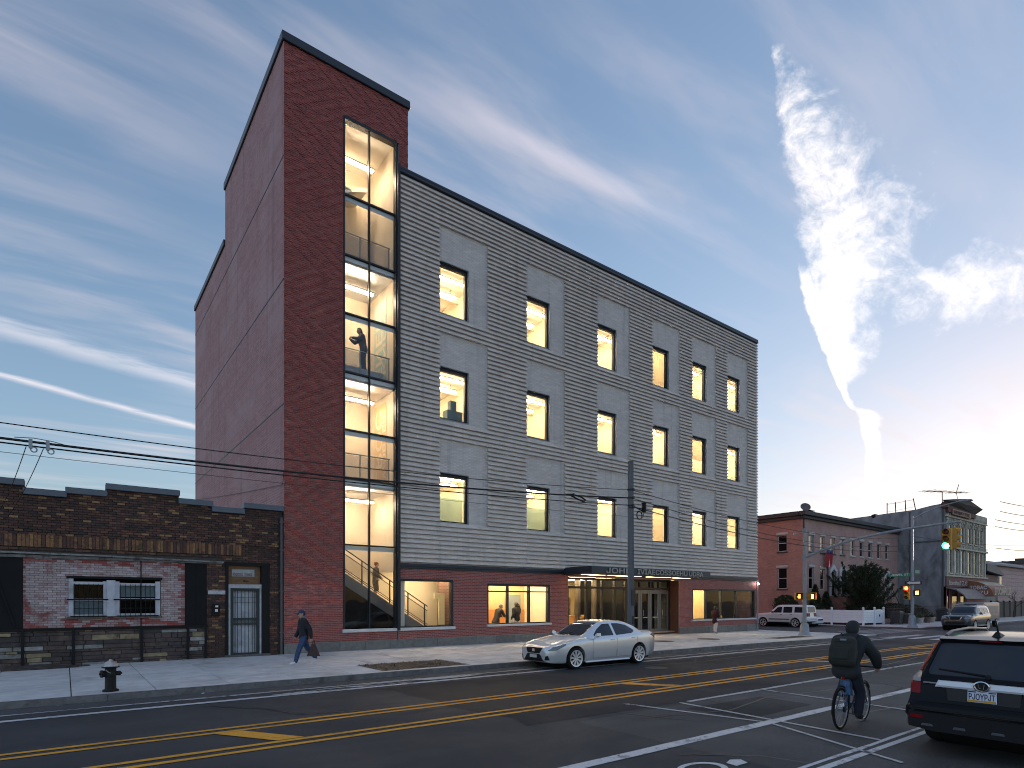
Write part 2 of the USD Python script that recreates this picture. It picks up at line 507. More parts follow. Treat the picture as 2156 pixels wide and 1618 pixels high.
def asphalt(name, base, light, crack=0.5, rough=0.8):
    g = Graph()
    pos = g.add('geometry', 'position')
    lane = g.noise(g.add('mapping', 'vector', vector=pos, scale=(0.05, 0.9, 1.0)), 1.0, 5.0, 0.6)
    big = g.noise(pos, 0.35, 6.0, 0.6, 0.5)
    grit = g.noise(pos, 70.0, 3.0, 0.8)
    grit2 = g.noise(pos, 24.0, 4.0, 0.75)
    col = g.mixc(g.lin(lane, 0.35, 0.65), base, light)
    col = g.mixc(g.lin(big, 0.35, 0.7, 0.0, 0.6), col, tuple(c * 0.62 for c in base))
    col = g.mixc(g.lin(grit, 0.54, 0.74, 0.0, 0.75), col, tuple(min(1, c * 2.6) for c in light))
    col = g.mixc(g.lin(grit2, 0.3, 0.5, 0.5, 0.0), col, tuple(c * 0.4 for c in base))
    vo = g.add('voronoi_texture', 'distance', vector=g.add('mapping', 'vector', vector=g.add('mix_vector', 'result', fac=0.12, a=pos, b=g.noise(pos, 1.2, 3.0, out='color')), scale=(1, 1, 1)), feature='distance_to_edge', scale=0.42)
    mask = g.m('multiply', g.smooth(vo, 0.002, 0.012, 1.0, 0.0), g.smooth(g.noise(pos, 0.22, 2.0), 0.5, 0.6))
    col = g.mixc(g.m('multiply', mask, crack), col, (0.006, 0.006, 0.007))
    h = g.m('add', grit, g.m('multiply', grit2, 1.2))
    nb = g.add('bump', 'normal', height=h, strength=0.45, distance=0.006)
    r = g.lin(big, 0.3, 0.7, rough - 0.12, rough + 0.1)
    MATS[name] = g.make('/World/Looks/' + name, surface=g.add('principled_bsdf', 'BSDF', base_color=col, roughness=r, normal=nb, specular_ior_level=0.35))
    return MATS[name]


def paint(name, color, under=(0.05, 0.05, 0.055), wear=0.5):
    g = Graph()
    pos = g.add('geometry', 'position')
    n = g.noise(pos, 7.0, 8.0, 0.72, 0.4)
    n2 = g.noise(pos, 0.8, 3.0, 0.6)
    k = g.m('multiply', g.smooth(g.m('add', n, g.m('multiply', g.m('subtract', n2, 0.5), 0.7)), 0.52, 0.66), wear)
    col = g.mixc(g.lin(g.noise(pos, 60.0, 3.0), 0.3, 0.7), color, tuple(c * 0.72 for c in color))
    col = g.mixc(k, col, under)
    nb = g.add('bump', 'normal', height=g.noise(pos, 120.0, 3.0), strength=0.4, distance=0.004)
    MATS[name] = g.make('/World/Looks/' + name, surface=g.add('principled_bsdf', 'BSDF', base_color=col, roughness=0.7, normal=nb))
    return MATS[name]


ASPH = asphalt('asphalt', (0.050, 0.049, 0.051), (0.072, 0.070, 0.072))
ASPH2 = asphalt('asphalt_worn', (0.075, 0.073, 0.075), (0.105, 0.102, 0.102), 0.8)
ASPH3 = asphalt('asphalt_fresh', (0.021, 0.021, 0.025), (0.030, 0.030, 0.034), 0.4)
CONC = mat('concrete_slab', (0.66, 0.645, 0.635), 0.82, var=0.16, scale=2.2, bump=0.35, bscale=70, dirt=(0.46, 0.445, 0.43), dscale=0.55)
CONC2 = mat('concrete_slab_grey', (0.60, 0.585, 0.575), 0.85, var=0.18, scale=2.6, bump=0.35, bscale=70, dirt=(0.40, 0.39, 0.375), dscale=0.7)
KERBM = mat('kerb_stone', (0.12, 0.115, 0.115), 0.8, var=0.35, scale=4, bump=0.5, bscale=40, dirt=(0.05, 0.048, 0.045), dscale=2.0)
JOINT = mat('joint_dirt', (0.035, 0.032, 0.03), 0.95)
DIRT = mat('soil', (0.12, 0.085, 0.055), 0.95, var=0.5, scale=14, bump=1.0, bscale=30)
YEL = paint('yellow_paint', (0.92, 0.42, 0.03), wear=0.45)
WHT = paint('white_paint', (0.74, 0.74, 0.75), wear=0.6)
WHTW = paint('white_paint_worn', (0.6, 0.6, 0.6), wear=0.95)

ground = single('ground', B().raw([[-1500, -1500, -.03], [1500, -1500, -.03], [1500, 1500, -.03], [-1500, 1500, -.03]], [[0, 1, 2, 3]]), ASPH2, kind='structure')


def sheet(poly, z):
    """A flat sheet from (x, y) corners."""
    m = trimesh.creation.triangulate_polygon(Polygon(poly), engine='earcut')
    v = np.column_stack([m[0], np.full(len(m[0]), z)])
    f = np.asarray(m[1])
    a = np.cross(v[f[:, 1]] - v[f[:, 0]], v[f[:, 2]] - v[f[:, 0]])[:, 2]
    f[a < 0] = f[a < 0][:, ::-1]
    return B().raw(v, f)


def rect(x0, x1, y0, y1, z):
    return sheet([(x0, y0), (x1, y0), (x1, y1), (x0, y1)], z)


road = thing('road', kind='structure')
part(road, 'asphalt', rect(-120, 260, -3.5, KY, 0.0), ASPH)
part(road, 'far_parking_lane', rect(XC1 - .01, 260, KY, 16.25, 0.0), ASPH)
part(road, 'side_street', rect(XC0, XC1, KY, 140, 0.0), ASPH2)


def wavy(x0, x1, y, half, amp, step=0.5, seed=0, slope=0.0):
    xs = np.arange(x0, x1 + step, step)
    r = np.random.default_rng(seed)
    a = y + slope * (xs - x0) + half + amp * r.normal(size=len(xs))
    b = y + slope * (xs - x0) - half + amp * r.normal(size=len(xs))
    return [*zip(xs, b), *zip(xs[::-1], a[::-1])]


part(road, 'gutter_strip', sheet(wavy(-30, XC0, 14.35, 0.45, 0.015, 0.6, 3), 0.004), ASPH2)
part(road, 'repair_patch', sheet([(5.75, 13.0), (6.05, 12.5), (6.0, 11.6), (6.15, 10.6), (5.95, 10.1), (6.1, 9.2), (6.3, 8.3), (6.1, 7.65), (9.3, 7.55), (30, 7.6), (36.5, 7.7), (37, 13.0)], 0.004), ASPH3)
part(road, 'repair_patch', sheet([(9.6, 5.75), (11.9, 5.8), (12.0, 6.95), (9.5, 7.05)], 0.004), ASPH3)
part(road, 'worn_asphalt', sheet(wavy(7, 37.5, 3.2, 4.2, 0.02, 1.2, 8), 0.0025), asphalt('asphalt_grey', (0.066, 0.064, 0.065), (0.098, 0.095, 0.096), 0.9))
part(road, 'worn_asphalt', sheet([(37.3, -3), (160, -3), (160, 14.7), (50, 14.7), (49, 16), (39.4, 16), (39, 14.6), (37.3, 13.4)], 0.0035), ASPH2)
ZL = 0.0085


def line(x0, x1, y, w, m=WHT, step=0.7, amp=0.006, seed=1, slope=0.0, z=ZL, name='lane_line'):
    return part(road, name, sheet(wavy(x0, x1, y, w / 2, amp, step, seed, slope), z), m)


line(-30, XC0 - 1, 13.2, 0.17, WHT, seed=2, slope=0.004)
line(-30, XC0 - 1, 13.98, 0.10, WHTW, seed=3, amp=0.02)
for k, (a, b) in enumerate(((3.6, 5.6), (4.4, 7.6), (5.6, 9.4))):
    part(road, 'worn_paint_patch', sheet([(a, 13.5 + .12 * k), (a + .5, 13.62 + .13 * k), (b - .4, 13.66 + .12 * k), (b, 13.55 + .12 * k), (b - .6, 13.45 + .1 * k), (a + .3, 13.4 + .1 * k)], ZL + 0.002), WHTW)
for y, s in ((10.44, 4), (10.16, 5), (8.98, 6), (8.70, 7)):
    line(-30, 36.5, y, 0.115, YEL, seed=s)
    line(51.5, 140, y, 0.115, YEL, seed=s + 40)
for x in (-7.4, 1.75, 10.9, 20.1, 29.3):
    part(road, 'median_bar', sheet([(x + .1, 10.09), (x + .5, 10.09), (x + 1.15, 9.06), (x + .75, 9.06)], ZL + 0.002), YEL)
line(10.2, 36.5, 7.5, 0.12, WHTW, seed=8)
line(-5, 36.5, 5.38, 0.2, WHT, seed=9)
line(3.0, 60, 3.50, 0.10, WHT, seed=10)
line(3.0, 60, 3.66, 0.07, WHT, seed=11)
for x in (9.9, 12.9):                                    # narrow sealed trench joints that cross the lanes
    part(road, 'trench_joint', sheet([(x, 7.5), (x + .09, 7.5), (x - .3 + .09, 3.7), (x - .3, 3.7)], ZL + 0.004), WHTW)
part(road, 'trench_joint', sheet([(8.9, 8.1), (9.0, 8.12), (9.55, 5.45), (9.47, 5.45)], ZL + 0.004), WHTW)
part(road, 'trench_joint', sheet([(9.45, 5.3), (9.53, 5.3), (8.55, 3.0), (8.47, 3.0)], ZL + 0.004), WHTW)
for k, y in enumerate(np.arange(4.0, 14.4, 1.08)):       # crossing over the main street
    line(36.9, 41.3, y, 0.42, WHT if k % 3 else WHTW, seed=20 + k, name='crossing_bar', amp=0.012)
for k, x in enumerate(np.arange(40.0, 49.0, 1.15)):      # and over the side street
    part(road, 'crossing_bar', sheet([(x, 15.6), (x + .45, 15.6), (x + .45, 18.4), (x, 18.4)], ZL), WHTW)
# part of a bicycle symbol in the lane
sym = B()
for cx_ in (4.85, 6.25):
    o, i = Polygon(ring(0.42, 28)), Polygon(ring(0.31, 28))
    m = trimesh.creation.triangulate_polygon(o.difference(i), engine='earcut')
    v = np.asarray(m[0]) * [0.9, 0.62] + [cx_, 4.38]
    f = np.asarray(m[1]); vv = np.column_stack([v, np.full(len(v), ZL)])
    a = np.cross(vv[f[:, 1]] - vv[f[:, 0]], vv[f[:, 2]] - vv[f[:, 0]])[:, 2]
    f[a < 0] = f[a < 0][:, ::-1]
    sym.raw(vv, f)
s2 = sheet([(5.5, 4.05), (6.3, 4.3), (6.25, 4.42), (5.6, 4.42)], ZL + .002)
sym.raw(*s2.get())
s2 = sheet([(6.7, 4.2), (6.95, 4.2), (7.02, 4.34), (6.9, 4.42), (6.72, 4.36)], ZL)
sym.raw(*s2.get())
part(road, 'bicycle_symbol', sym, WHT)
part(road, 'manhole_cover', B().lathe([(0, 0.008), (0.3, 0.008), (0.36, 0.004)], (14.6, 11.9, 0), 24), mat('iron_cover', (0.03, 0.03, 0.032), 0.5, 0.6, var=.3, scale=30))


TAR = mat('tar_seal', (.012, .012, .013), .45)
for k, pts in enumerate((((2.2, 12.9), (3.1, 11.8), (3.4, 11.0), (4.6, 10.6)), ((8.2, 6.9), (10.1, 6.4), (12.0, 6.8), (15.5, 6.3)), ((11.5, 4.9), (13.6, 4.5), (16.9, 4.7)), ((14.0, 12.6), (17.5, 12.2), (21.0, 12.5), (26.0, 12.0)), ((6.6, 5.0), (7.4, 4.3), (7.6, 3.6)), ((18.0, 8.3), (21.5, 8.0), (25.0, 8.4)))):
    pts = np.array(pts); tt = np.linspace(0, 1, 26)
    q = np.stack([np.interp(tt, np.linspace(0, 1, len(pts)), pts[:, i]) for i in (0, 1)], 1)
    q[:, 1] += np.random.default_rng(k).normal(0, .035, 26).cumsum() * .4
    d_ = np.gradient(q, axis=0); d_ /= np.linalg.norm(d_, axis=1, keepdims=True)
    n_ = np.stack([-d_[:, 1], d_[:, 0]], 1) * .022
    part(road, 'tar_seam', sheet([*map(tuple, q + n_), *map(tuple, (q - n_)[::-1])], 0.0062), TAR)
lt_ = B()
for _ in range(260):
    a, b = nrg.uniform(-4, 36), KY - abs(nrg.normal(0, .22)) - .02
    if nrg.random() < .25:
        a, b = nrg.uniform(2, 30), nrg.uniform(3.6, 14)
    s_, an = nrg.uniform(.012, .05), nrg.uniform(0, 6.28)
    d1, d2 = np.array([math.cos(an), math.sin(an), .25]) * s_, np.array([-math.sin(an), math.cos(an), .2]) * s_ * .6
    c_ = np.array([a, b, .022])
    lt_.raw([c_ - d1, c_ + d2, c_ + d1, c_ - d2], [[0, 1, 2, 3]])
part(road, 'gutter_litter', lt_, island('road_litter', [(0, (.10, .07, .04)), (.6, (.2, .15, .09)), (.85, (.12, .11, .1)), (1, (.5, .5, .48))]), kind='stuff')


def sz(x):
    """Height of the near pavement: it falls to the crossing at the corner."""
    return 0.13 - 0.085 * min(1.0, max(0.0, (x - 24.0) / 14.0))


walk = thing('sidewalk', kind='structure')
part(walk, 'bedding', B().raw([[x, y, sz(x) - 0.022] for x in np.arange(-14, 40, 2.0) for y in (KY + .12, F + .2)], [[2 * i, 2 * i + 2, 2 * i + 3, 2 * i + 1] for i in range(26)]), JOINT)
PITS = [(7.0, 9.95, 15.2, 17.15), (29.7, 33.6, 16.2, 17.1)]
x = -13.4
while x < 38.4:
    w = 1.5
    y = KY + .16
    for d in (1.85, 1.85, 1.85, 1.69):
        cx_, cy_ = x + w / 2, y + d / 2
        for rx0, rx1, ry0, ry1 in less((x + .011, min(x + w - .011, 38.9), y + .008, y + d - .008), PITS):
            if rx1 - rx0 > .05 and ry1 - ry0 > .05:
                dz = rng.uniform(-.004, .004)
                P = [[a, b, sz(a) + dz - c] for a in (rx0, rx1) for b in (ry0, ry1) for c in (.03, 0)]
                part(walk, 'slab', B().raw(P, B.BF), CONC if rng.random() < .7 else CONC2)
        y += d
    x += w
for k, p in enumerate(PITS):
    n = 26
    gx, gy = np.meshgrid(np.linspace(p[0], p[1], n), np.linspace(p[2], p[3], n), indexing='ij')
    pz = 0.09 + 0.05 * meshkit.fbm(np.stack([gx * 3, gy * 3, gx * 0], -1), 4, 3) + [sz(p[0]) - .13][0]
    idx = np.arange(n * n).reshape(n, n)
    q = np.stack([idx[:-1, :-1], idx[1:, :-1], idx[1:, 1:], idx[:-1, 1:]], -1).reshape(-1, 4)
    t = part(walk, 'tree_pit_soil', B().raw(np.stack([gx, gy, pz], -1).reshape(-1, 3), q), DIRT, smooth=True)
    if k == 0:                                            # fallen leaves and pebbles
        lv = B()
        for _ in range(420):
            a, b = nrg.uniform(p[0] + .05, p[1] - .05), nrg.uniform(p[2] + .05, p[3] - .05)
            s_, an = nrg.uniform(.02, .06), nrg.uniform(0, 6.28)
            h = 0.125 + nrg.uniform(0, .02)
            d1, d2 = np.array([math.cos(an), math.sin(an), .3]) * s_, np.array([-math.sin(an), math.cos(an), .1]) * s_ * .6
            c_ = np.array([a, b, h])
            lv.raw([c_ - d1, c_ + d2, c_ + d1, c_ - d2], [[0, 1, 2, 3]])
        part(walk, 'leaf_litter', lv, island('litter', [(0, (.10, .06, .03)), (.5, (.2, .12, .05)), (.8, (.16, .15, .13)), (1, (.3, .22, .12))]), kind='stuff')
COVER = mat('rust_cover', (0.12, 0.065, 0.05), 0.8, var=.3, scale=10)
for cx_, cy_, r in ((17.9, 16.4, .55), (23.0, 18.3, .5), (26.4, 18.15, .55)):
    part(walk, 'round_cover', B().lathe([(0, sz(cx_) + .008), (r, sz(cx_) + .008), (r + .03, sz(cx_) - .004)], (cx_, cy_, 0), 28), COVER)
x = -13.4
while x < 38.0:
    w = rng.choice((1.8, 2.4, 2.1))
    x1 = min(x + w, 38.2)
    t0, t1 = sz(x) + .006, sz(x1) + .006
    P = [[x + .004, KY, -.02], [x + .004, KY + .02, t0], [x + .004, KY + .15, t0], [x + .004, KY + .15, -.02], [x1 - .004, KY, -.02], [x1 - .004, KY + .02, t1], [x1 - .004, KY + .15, t1], [x1 - .004, KY + .15, -.02]]
    part(walk, 'kerb_stone', B().hull(P), KERBM)
    x = x1
cor = [(38.2, KY), (38.9, KY + .25), (39.25, KY + .8), (39.3, KY + 1.6), (39.3, 60)]
kb = B()
for (a, b), (c, d) in zip(cor, cor[1:]):
    kb.bar((a, b, .0), (c, d, .0), .15, .12)
part(walk, 'corner_kerb', kb, KERBM)
part(walk, 'side_pavement', B().box(38.05, 39.25, F + .1, 60, -.02, .04), CONC2)

far = thing('far_sidewalk', kind='structure')
for i in range(12):
    for j in range(3):
        part(far, 'slab', B().box(XC1 + .18 + i * 2.4, XC1 + .18 + i * 2.4 + 2.38, 16.4 + j * 1.6, 16.4 + j * 1.6 + 1.58, -.02, .10 + rng.uniform(-.003, .003)), CONC if rng.random() < .5 else CONC2)
part(far, 'pavement', B().box(XC1 + .18 + 28.8, 200, 16.4, 21.4, -.02, .098), CONC2)
part(far, 'side_pavement', B().box(XC1 + .18, 51.2, 21.1, 90, -.02, .10), CONC2)
part(far, 'kerb', B().box(XC1, 200, 16.2, 16.38, -.02, .115).box(XC1, XC1 + .16, 16.39, 90, -.02, .115), KERBM)
RED = mat('red_pad', (0.42, 0.06, 0.05), .7, var=.2)
part(far, 'tactile_pad', B().box(49.7, 50.3, 17.6, 19.2, .09, .108), RED)
part(far, 'tactile_pad', B().box(51.4, 53.4, 16.45, 16.9, .09, .108), RED)
# rubbish strip of soil at the foot of the old wall
n = 60
gx, gy = np.meshgrid(np.linspace(-9, 1.2, n), np.linspace(21.35, 22.3, 12), indexing='ij')
pz = 0.05 + 0.22 * meshkit.fbm(np.stack([gx * 2.2, gy * 3, gx * 0], -1), 5, 9) * np.clip((gy - 21.3) / .5, 0, 1) * np.clip((1.1 - gx) / 2.0, 0, 1) + .06 * np.clip((1.1 - gx) / .6, 0, 1)
idx = np.arange(n * 12).reshape(n, 12)
part(walk, 'soil_heap', B().raw(np.stack([gx, gy, pz], -1).reshape(-1, 3), np.stack([idx[:-1, :-1], idx[1:, :-1], idx[1:, 1:], idx[:-1, 1:]], -1).reshape(-1, 4)), mat('heap', (.075, .06, .05), .95, var=.6, scale=9, bump=1, bscale=25), smooth=True)

# ------------------------------------------------------------------ the school
STEEL = mat('dark_steel', (0.018, 0.02, 0.024), 0.45, 0.3)
STEELB = mat('blue_black_steel', (0.03, 0.036, 0.048), 0.4, 0.4)
ALU = mat('grey_aluminium', (0.24, 0.25, 0.27), 0.45, 0.3)
SILVER = mat('silver_spandrel', (0.60, 0.60, 0.62), 0.4, 0.4)
CREAM = mat('cream_plaster', (0.74, 0.66, 0.52), 0.8, var=.04, scale=1.0)
WHITEC = mat('white_ceiling', (0.8, 0.77, 0.7), 0.8)
FLOORM = mat('room_floor', (0.32, 0.24, 0.16), 0.5, var=.1)
WOODW = mat('maple_panel', (0.55, 0.40, 0.20), 0.55, var=.12, scale=2.5, stretch=(6, 6, .5))
DADO = mat('orange_dado', (0.48, 0.20, 0.05), 0.6, var=.1)
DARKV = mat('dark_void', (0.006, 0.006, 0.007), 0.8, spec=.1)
BOARD = mat('green_board', (0.45, 0.62, 0.50), 0.6)
def shade_mat():
    g = Graph()
    d = g.add('diffuse_bsdf', 'BSDF', color=(.7, .64, .52))
    t = g.add('translucent_bsdf', 'BSDF', color=(.85, .78, .62))
    return g.make('/World/Looks/roller_shade', surface=g.add('mix_closure', 'closure', fac=.7, closure1=d, closure2=t))


SHADE = shade_mat()
SILLM = mat('cast_stone_sill', (0.55, 0.55, 0.56), 0.7, var=.1)
BASEM = [mat(f'base_granite_{k}', (0.14 + .02 * k, 0.135 + .02 * k, 0.125 + .018 * k), 0.75, var=.25, scale=6, bump=.3, bscale=90) for k in range(3)]
GREYB = None


def grey_brick(name, tone):
    """Glazed light grey brick laid in long courses."""
    g = Graph()
    pos = g.add('geometry', 'position')
    x = g.add('separate_xyz', 'x', vector=pos)
    v = g.vec(x, g.more(x, 'z'))
    br = g.add('brick_texture', 'color', vector=v, color1=tuple(c * 0.88 for c in tone), color2=tuple(min(1, c * 1.08) for c in tone), mortar=tuple(c * 0.62 for c in tone), scale=1.0, mortar_size=0.004, mortar_smooth=0.2, bias=0.0, brick_width=0.305, row_height=0.0667)
    n = g.noise(g.add('mapping', 'vector', vector=pos, scale=(.6, 1, 1.6)), 1.6, 7.0, 0.68)
    col = g.mixc(g.lin(n, 0.3, 0.72, 0.0, 0.22), br, (0.09, 0.09, 0.10))
    streak = g.noise(g.add('mapping', 'vector', vector=pos, scale=(3.2, 1, .16)), 1.0, 6.0, 0.68)
    col = g.mixc(g.smooth(streak, 0.5, 0.78, 0.0, 0.42), col, (0.16, 0.15, 0.145))
    n2 = g.noise(g.add('mapping', 'vector', vector=pos, scale=(1, 1, 9)), 4.0, 5.0, 0.7)
    col = g.mixc(g.lin(n2, 0.4, 0.75, 0.0, 0.2), col, tuple(min(1, c * 1.3) for c in tone))
    h = g.m('multiply_add', g.more(br, 'fac'), -1.0, g.m('multiply', g.noise(pos, 45.0, 4.0), 0.8))
    nb = g.add('bump', 'normal', height=h, strength=0.55, distance=0.006)
    MATS[name] = g.make('/World/Looks/' + name, surface=g.add('principled_bsdf', 'BSDF', base_color=col, roughness=0.62, normal=nb))
    return MATS[name]


GREYB = grey_brick('grey_brick', (0.70, 0.64, 0.60))
GREYP = grey_brick('grey_brick_flat', (0.64, 0.59, 0.56))
RED1 = (0.150, 0.040, 0.036)
MORTAR = mat('mortar', (.42, .37, .37), 0.9, var=.2, scale=20)
REDB = island('red_brick', [(0, (.22, .044, .038)), (.3, (.31, .058, .046)), (.55, (.38, .074, .054)), (.8, (.26, .050, .044)), (1, (.42, .095, .070))], 0.55, 0.5, 90)
REDV = [mat(f'red_brick_{k}', c, 0.55, var=.2, scale=14, bump=.4, bscale=90) for k, c in enumerate([(.22, .044, .038), (.31, .058, .046), (.38, .074, .054), (.26, .050, .044), (.42, .095, .070)])]


def bricks(rect_, holes, bw=0.203, bh=0.0677, joint=0.0135, front=F, thick=0.03, proud=None, jit=0.0, seed=0):
    """Running bond over a rectangle less its holes: n x 6 boxes."""
    r = np.random.default_rng(seed)
    out, j = [], 0
    z = rect_[2]
    while z < rect_[3] - 0.02:
        z1 = min(z + bh, rect_[3])
        zc_ = (z + z1) / 2
        spans = [(rect_[0], rect_[1])]
        for h in holes:
            if h[2] < zc_ < h[3]:
                spans = [t for a, b in spans for t in ((a, min(b, h[0])), (max(a, h[1]), b)) if t[1] - t[0] > 0.02]
        for a, b in spans:
            i0 = math.floor((a - (j % 2) * bw / 2) / bw)
            for i in range(i0, math.ceil((b - (j % 2) * bw / 2) / bw) + 1):
                x0, x1 = max(a, i * bw + (j % 2) * bw / 2), min(b, (i + 1) * bw + (j % 2) * bw / 2)
                if x1 - x0 > 0.025:
                    p = proud(i, j, x0, zc_, r) if proud else 0.0
                    p += r.normal() * jit
                    out.append((x0 + joint / 2, x1 - joint / 2, front - p, front + thick, z + joint / 2, z1 - joint / 2))
        z, j = z1, j + 1
    return np.array(out)


def lay(owner, arr, stuff_mat, mats, n_single=300, key=None):
    """The bricks that show largest as parts of their own, the rest as one part."""
    d = np.hypot(arr[:, 0], arr[:, 2]) + abs(arr[:, 4] - 2) * .8 if key is None else key(arr)
    order = np.argsort(d)
    for k in order[:n_single]:
        part(owner, 'brick', B().boxes(arr[k:k + 1]), rng.choice(mats))
    part(owner, 'brickwork', B().boxes(arr[order[n_single:]]), stuff_mat, kind='stuff')


WX = [(12.86, 14.36), (17.64, 19.12), (22.42, 23.90), (26.87, 28.36), (30.56, 32.06), (34.27, 35.75)]
WZ = [(5.46, 7.64), (9.95, 12.23), (14.50, 16.78)]
XL, XT, XR_ = 6.35, 11.37, 37.8          # left side, tower's right edge, right side
GL = (8.63, 10.83, 0.98, 20.86)          # stair window

school = thing('school_building', 'five storey school with grey ribbed brick front and red brick stair tower', 'building', (22, F, 0))
# shell
SIDEM = brickwall('side_brick', 'y', (.35, .155, .15), (.26, .105, .105), (.44, .33, .33), bw=.305, bh=.1, var=.22, bump=.8, stain=(.33, .20, .20), sscale=.35, course=True)
part(school, 'side_wall', B().box(XL, XL + .3, F + .33, 32.06, 0, 22.5).box(XL, XL + .3, 32.06, 40.5, 0, 19.75), SIDEM)
jb = B()
for z in (4.7, 9.25, 13.8, 18.3):
    jb.box(XL - .012, XL + .01, F, 40.5 if z < 18 else 40.5, z, z + .045)
part(school, 'shelf_angle', jb, STEEL)
part(school, 'side_corner', B().box(XL, XL + .3, F + .03, F + .33, 0, 22.5), SIDEM)
part(school, 'end_wall', B().box(XR_ - .3, XR_, F + .3, 40.5, 0, 19.7).box(XL + .3, XR_ - .3, 40.2, 40.5, 0, 19.7).box(XT - .3, XT, F + .3, 32, 20.1, 22.5).box(XL + .3, XT, 31.7, 32, 19.7, 22.5), SIDEM)
part(school, 'roof', B().box(XT, XR_ - .3, F + .3, 40.2, 19.3, 19.6).box(XL + .3, XT - .3, F + .3, 31.7, 22.1, 22.4).box(XL + .3, XT, 32, 40.2, 19.3, 19.6), mat('roof_felt', (.1, .1, .1), .9))
cop = B()
cop.bev(XL - .07, XT + .07, F - .09, F + .32, 22.5, 22.84, .02).bev(XL - .07, XL + .32, F + .32, 32.1, 22.5, 22.84, .02)
part(school, 'tower_coping', cop, STEELB)
cop = B().bev(10.94, XR_ + .05, F - .13, F + .3, 19.70, 19.83, .015).bev(10.94, XR_ + .06, F - .10, F + .3, 19.84, 19.97, .015).bev(XL - .07, XL + .32, 32.1, 40.55, 19.8, 20.1, .02)
part(school, 'roof_coping', cop, STEELB)

# stair tower front: real bricks, many standing proud in slanting bands
thole = [(GL[0] - .04, GL[1] + .12, .84, GL[3] + .05), (10.87, 11.6, 0, 20.0)]


def tower_proud(i, j, x, z, r):
    zone = int((z + 0.35 * x) / 1.9) % 2
    k = (i * 2 + (j % 2) + (j if zone else -j)) % 6
    p = 0.020 if k in (0, 1) else (0.008 if k == 2 else 0.0)
    fade = min(1.0, max(0.25, (z - 1.2) / 2.5))
    return p * fade if r.random() > .22 else 0.018 * r.random()


tb = bricks((XL, XT, .50, 22.5), thole, proud=tower_proud, jit=.0012, seed=3)
part(school, 'tower_backing', B().boxes([(a, b, F + .010, F + .33, c, d) for a, b, c, d in less((XL + .002, XT, .12, 22.5), thole)]), MORTAR)
lay(school, tb, REDB, REDV)
# red brick base of the grey block
OPEN = [(10.86, 13.58, .86, 3.0), (15.38, 19.15, 1.0, 2.87), (20.36, 29.35, 0, 3.32), (30.65, 37.62, .93, 2.83)]
bb = bricks((10.95, XR_, .50, 3.42), OPEN, jit=.0015, seed=5)
part(school, 'base_backing', B().boxes([(a, b, F + .008, F + .30, c, d) for a, b, c, d in less((10.95, XR_, .0, 3.42), OPEN)]), MORTAR)
part(school, 'brickwork', B().boxes(bb), REDB, kind='stuff')
x = XL
while x < XR_ - .1:                                      # granite base course
    w = rng.uniform(.95, 1.15)
    x1 = min(x + w, XR_)
    for a, b, c, d in less((x + .004, x1 - .004, -.02, .49), [(20.36, 29.35, -1, 3)]):
        if b - a > .05:
            part(school, 'base_stone', B().bev(a, b, F - .045 - rng.uniform(0, .006), F + .01, c, d, .006), rng.choice(BASEM))
    x = x1
part(school, 'steel_ledge', B().box(10.95, 20.05, F - .07, F + .1, 3.43, 3.52).box(10.95, 20.05, F - .11, F + .1, 3.52, 3.64).box(29.62, XR_, F - .07, F + .1, 3.43, 3.52).box(29.62, XR_, F - .11, F + .1, 3.52, 3.64).box(20.05, 29.62, F - .02, F + .1, 3.43, 3.64), STEELB)
part(school, 'edge_trim', B().box(10.84, 10.95, F - .16, F + .3, .86, 19.98), STEEL)

# grey block: wall, ribbed courses, flat panels, windows
part(school, 'grey_wall', B().boxes([(a, b, F, F + .30, c, d) for a, b, c, d in less((10.95, XR_, 3.64, 19.70), [(*w, *z) for w in WX for z in WZ])]), GREYB)
PW = [2.5, 2.44, 2.5, 2.46, 2.46, 2.36]
cuts = [(w[0] - .005, w[0] + p, z[0] - .03, z[1] + 1.38) for w, p in zip(WX, PW) for z in WZ]
row, z = 0, 3.70
segs = []
while z < 19.6:
    spans = [(10.96, XR_ + .03)]
    for h in cuts:
        if h[2] - .12 < z < h[3] - .06:
            spans = [t for a, b in spans for t in ((a, min(b, h[0])), (max(a, h[1]), b)) if t[1] - t[0] > .03]
    joints = [12.855, 17.635, 22.415, 26.865, 30.555] if z < 13 or row % 3 else [20.08]
    if z > 17.9:
        joints = [20.08, 27.9]
    for q in joints:
        spans = [t for a, b in spans for t in (((a, q - .006), (q + .006, b)) if a < q < b else ((a, b),)) if t[1] - t[0] > .03]
    for a, b in spans:
        bnd = B()
        xs = np.linspace(a, b, max(2, int((b - a) / .305) + 1))
        jy, jz = nrg.normal(0, .0035, len(xs)), nrg.normal(0, .0022, len(xs))
        prof = [(F + .001, 0.006), (F - .105, 0.0), (F - .102, .060), (F - .066, .063), (F - .062, .122), (F - .022, .126), (F - .014, .180), (F + .001, .193)]
        k = len(prof)
        v = np.array([[x, y_ + (jy[i] if 0 < n_ < k - 1 else 0), z + dz + jz[i]] for i, x in enumerate(xs) for n_, (y_, dz) in enumerate(prof)])
        f = [(i * k + m_, i * k + m_ + 1, (i + 1) * k + m_ + 1, (i + 1) * k + m_) for i in range(len(xs) - 1) for m_ in range(k - 1)]
        f = np.array(f)[:, ::-1]
        bnd.raw(v, f)
        e0 = list(range(k)); e1 = [(len(xs) - 1) * k + m_ for m_ in range(k)]
        bnd.raw(v[e0], [(0, m_, m_ + 1) for m_ in range(1, k - 1)])
        bnd.raw(v[e1], [(0, m_ + 1, m_) for m_ in range(1, k - 1)])
        segs.append((a + abs(z - 2) * .6, bnd))
    z += .2; row += 1
segs.sort(key=lambda q: q[0])
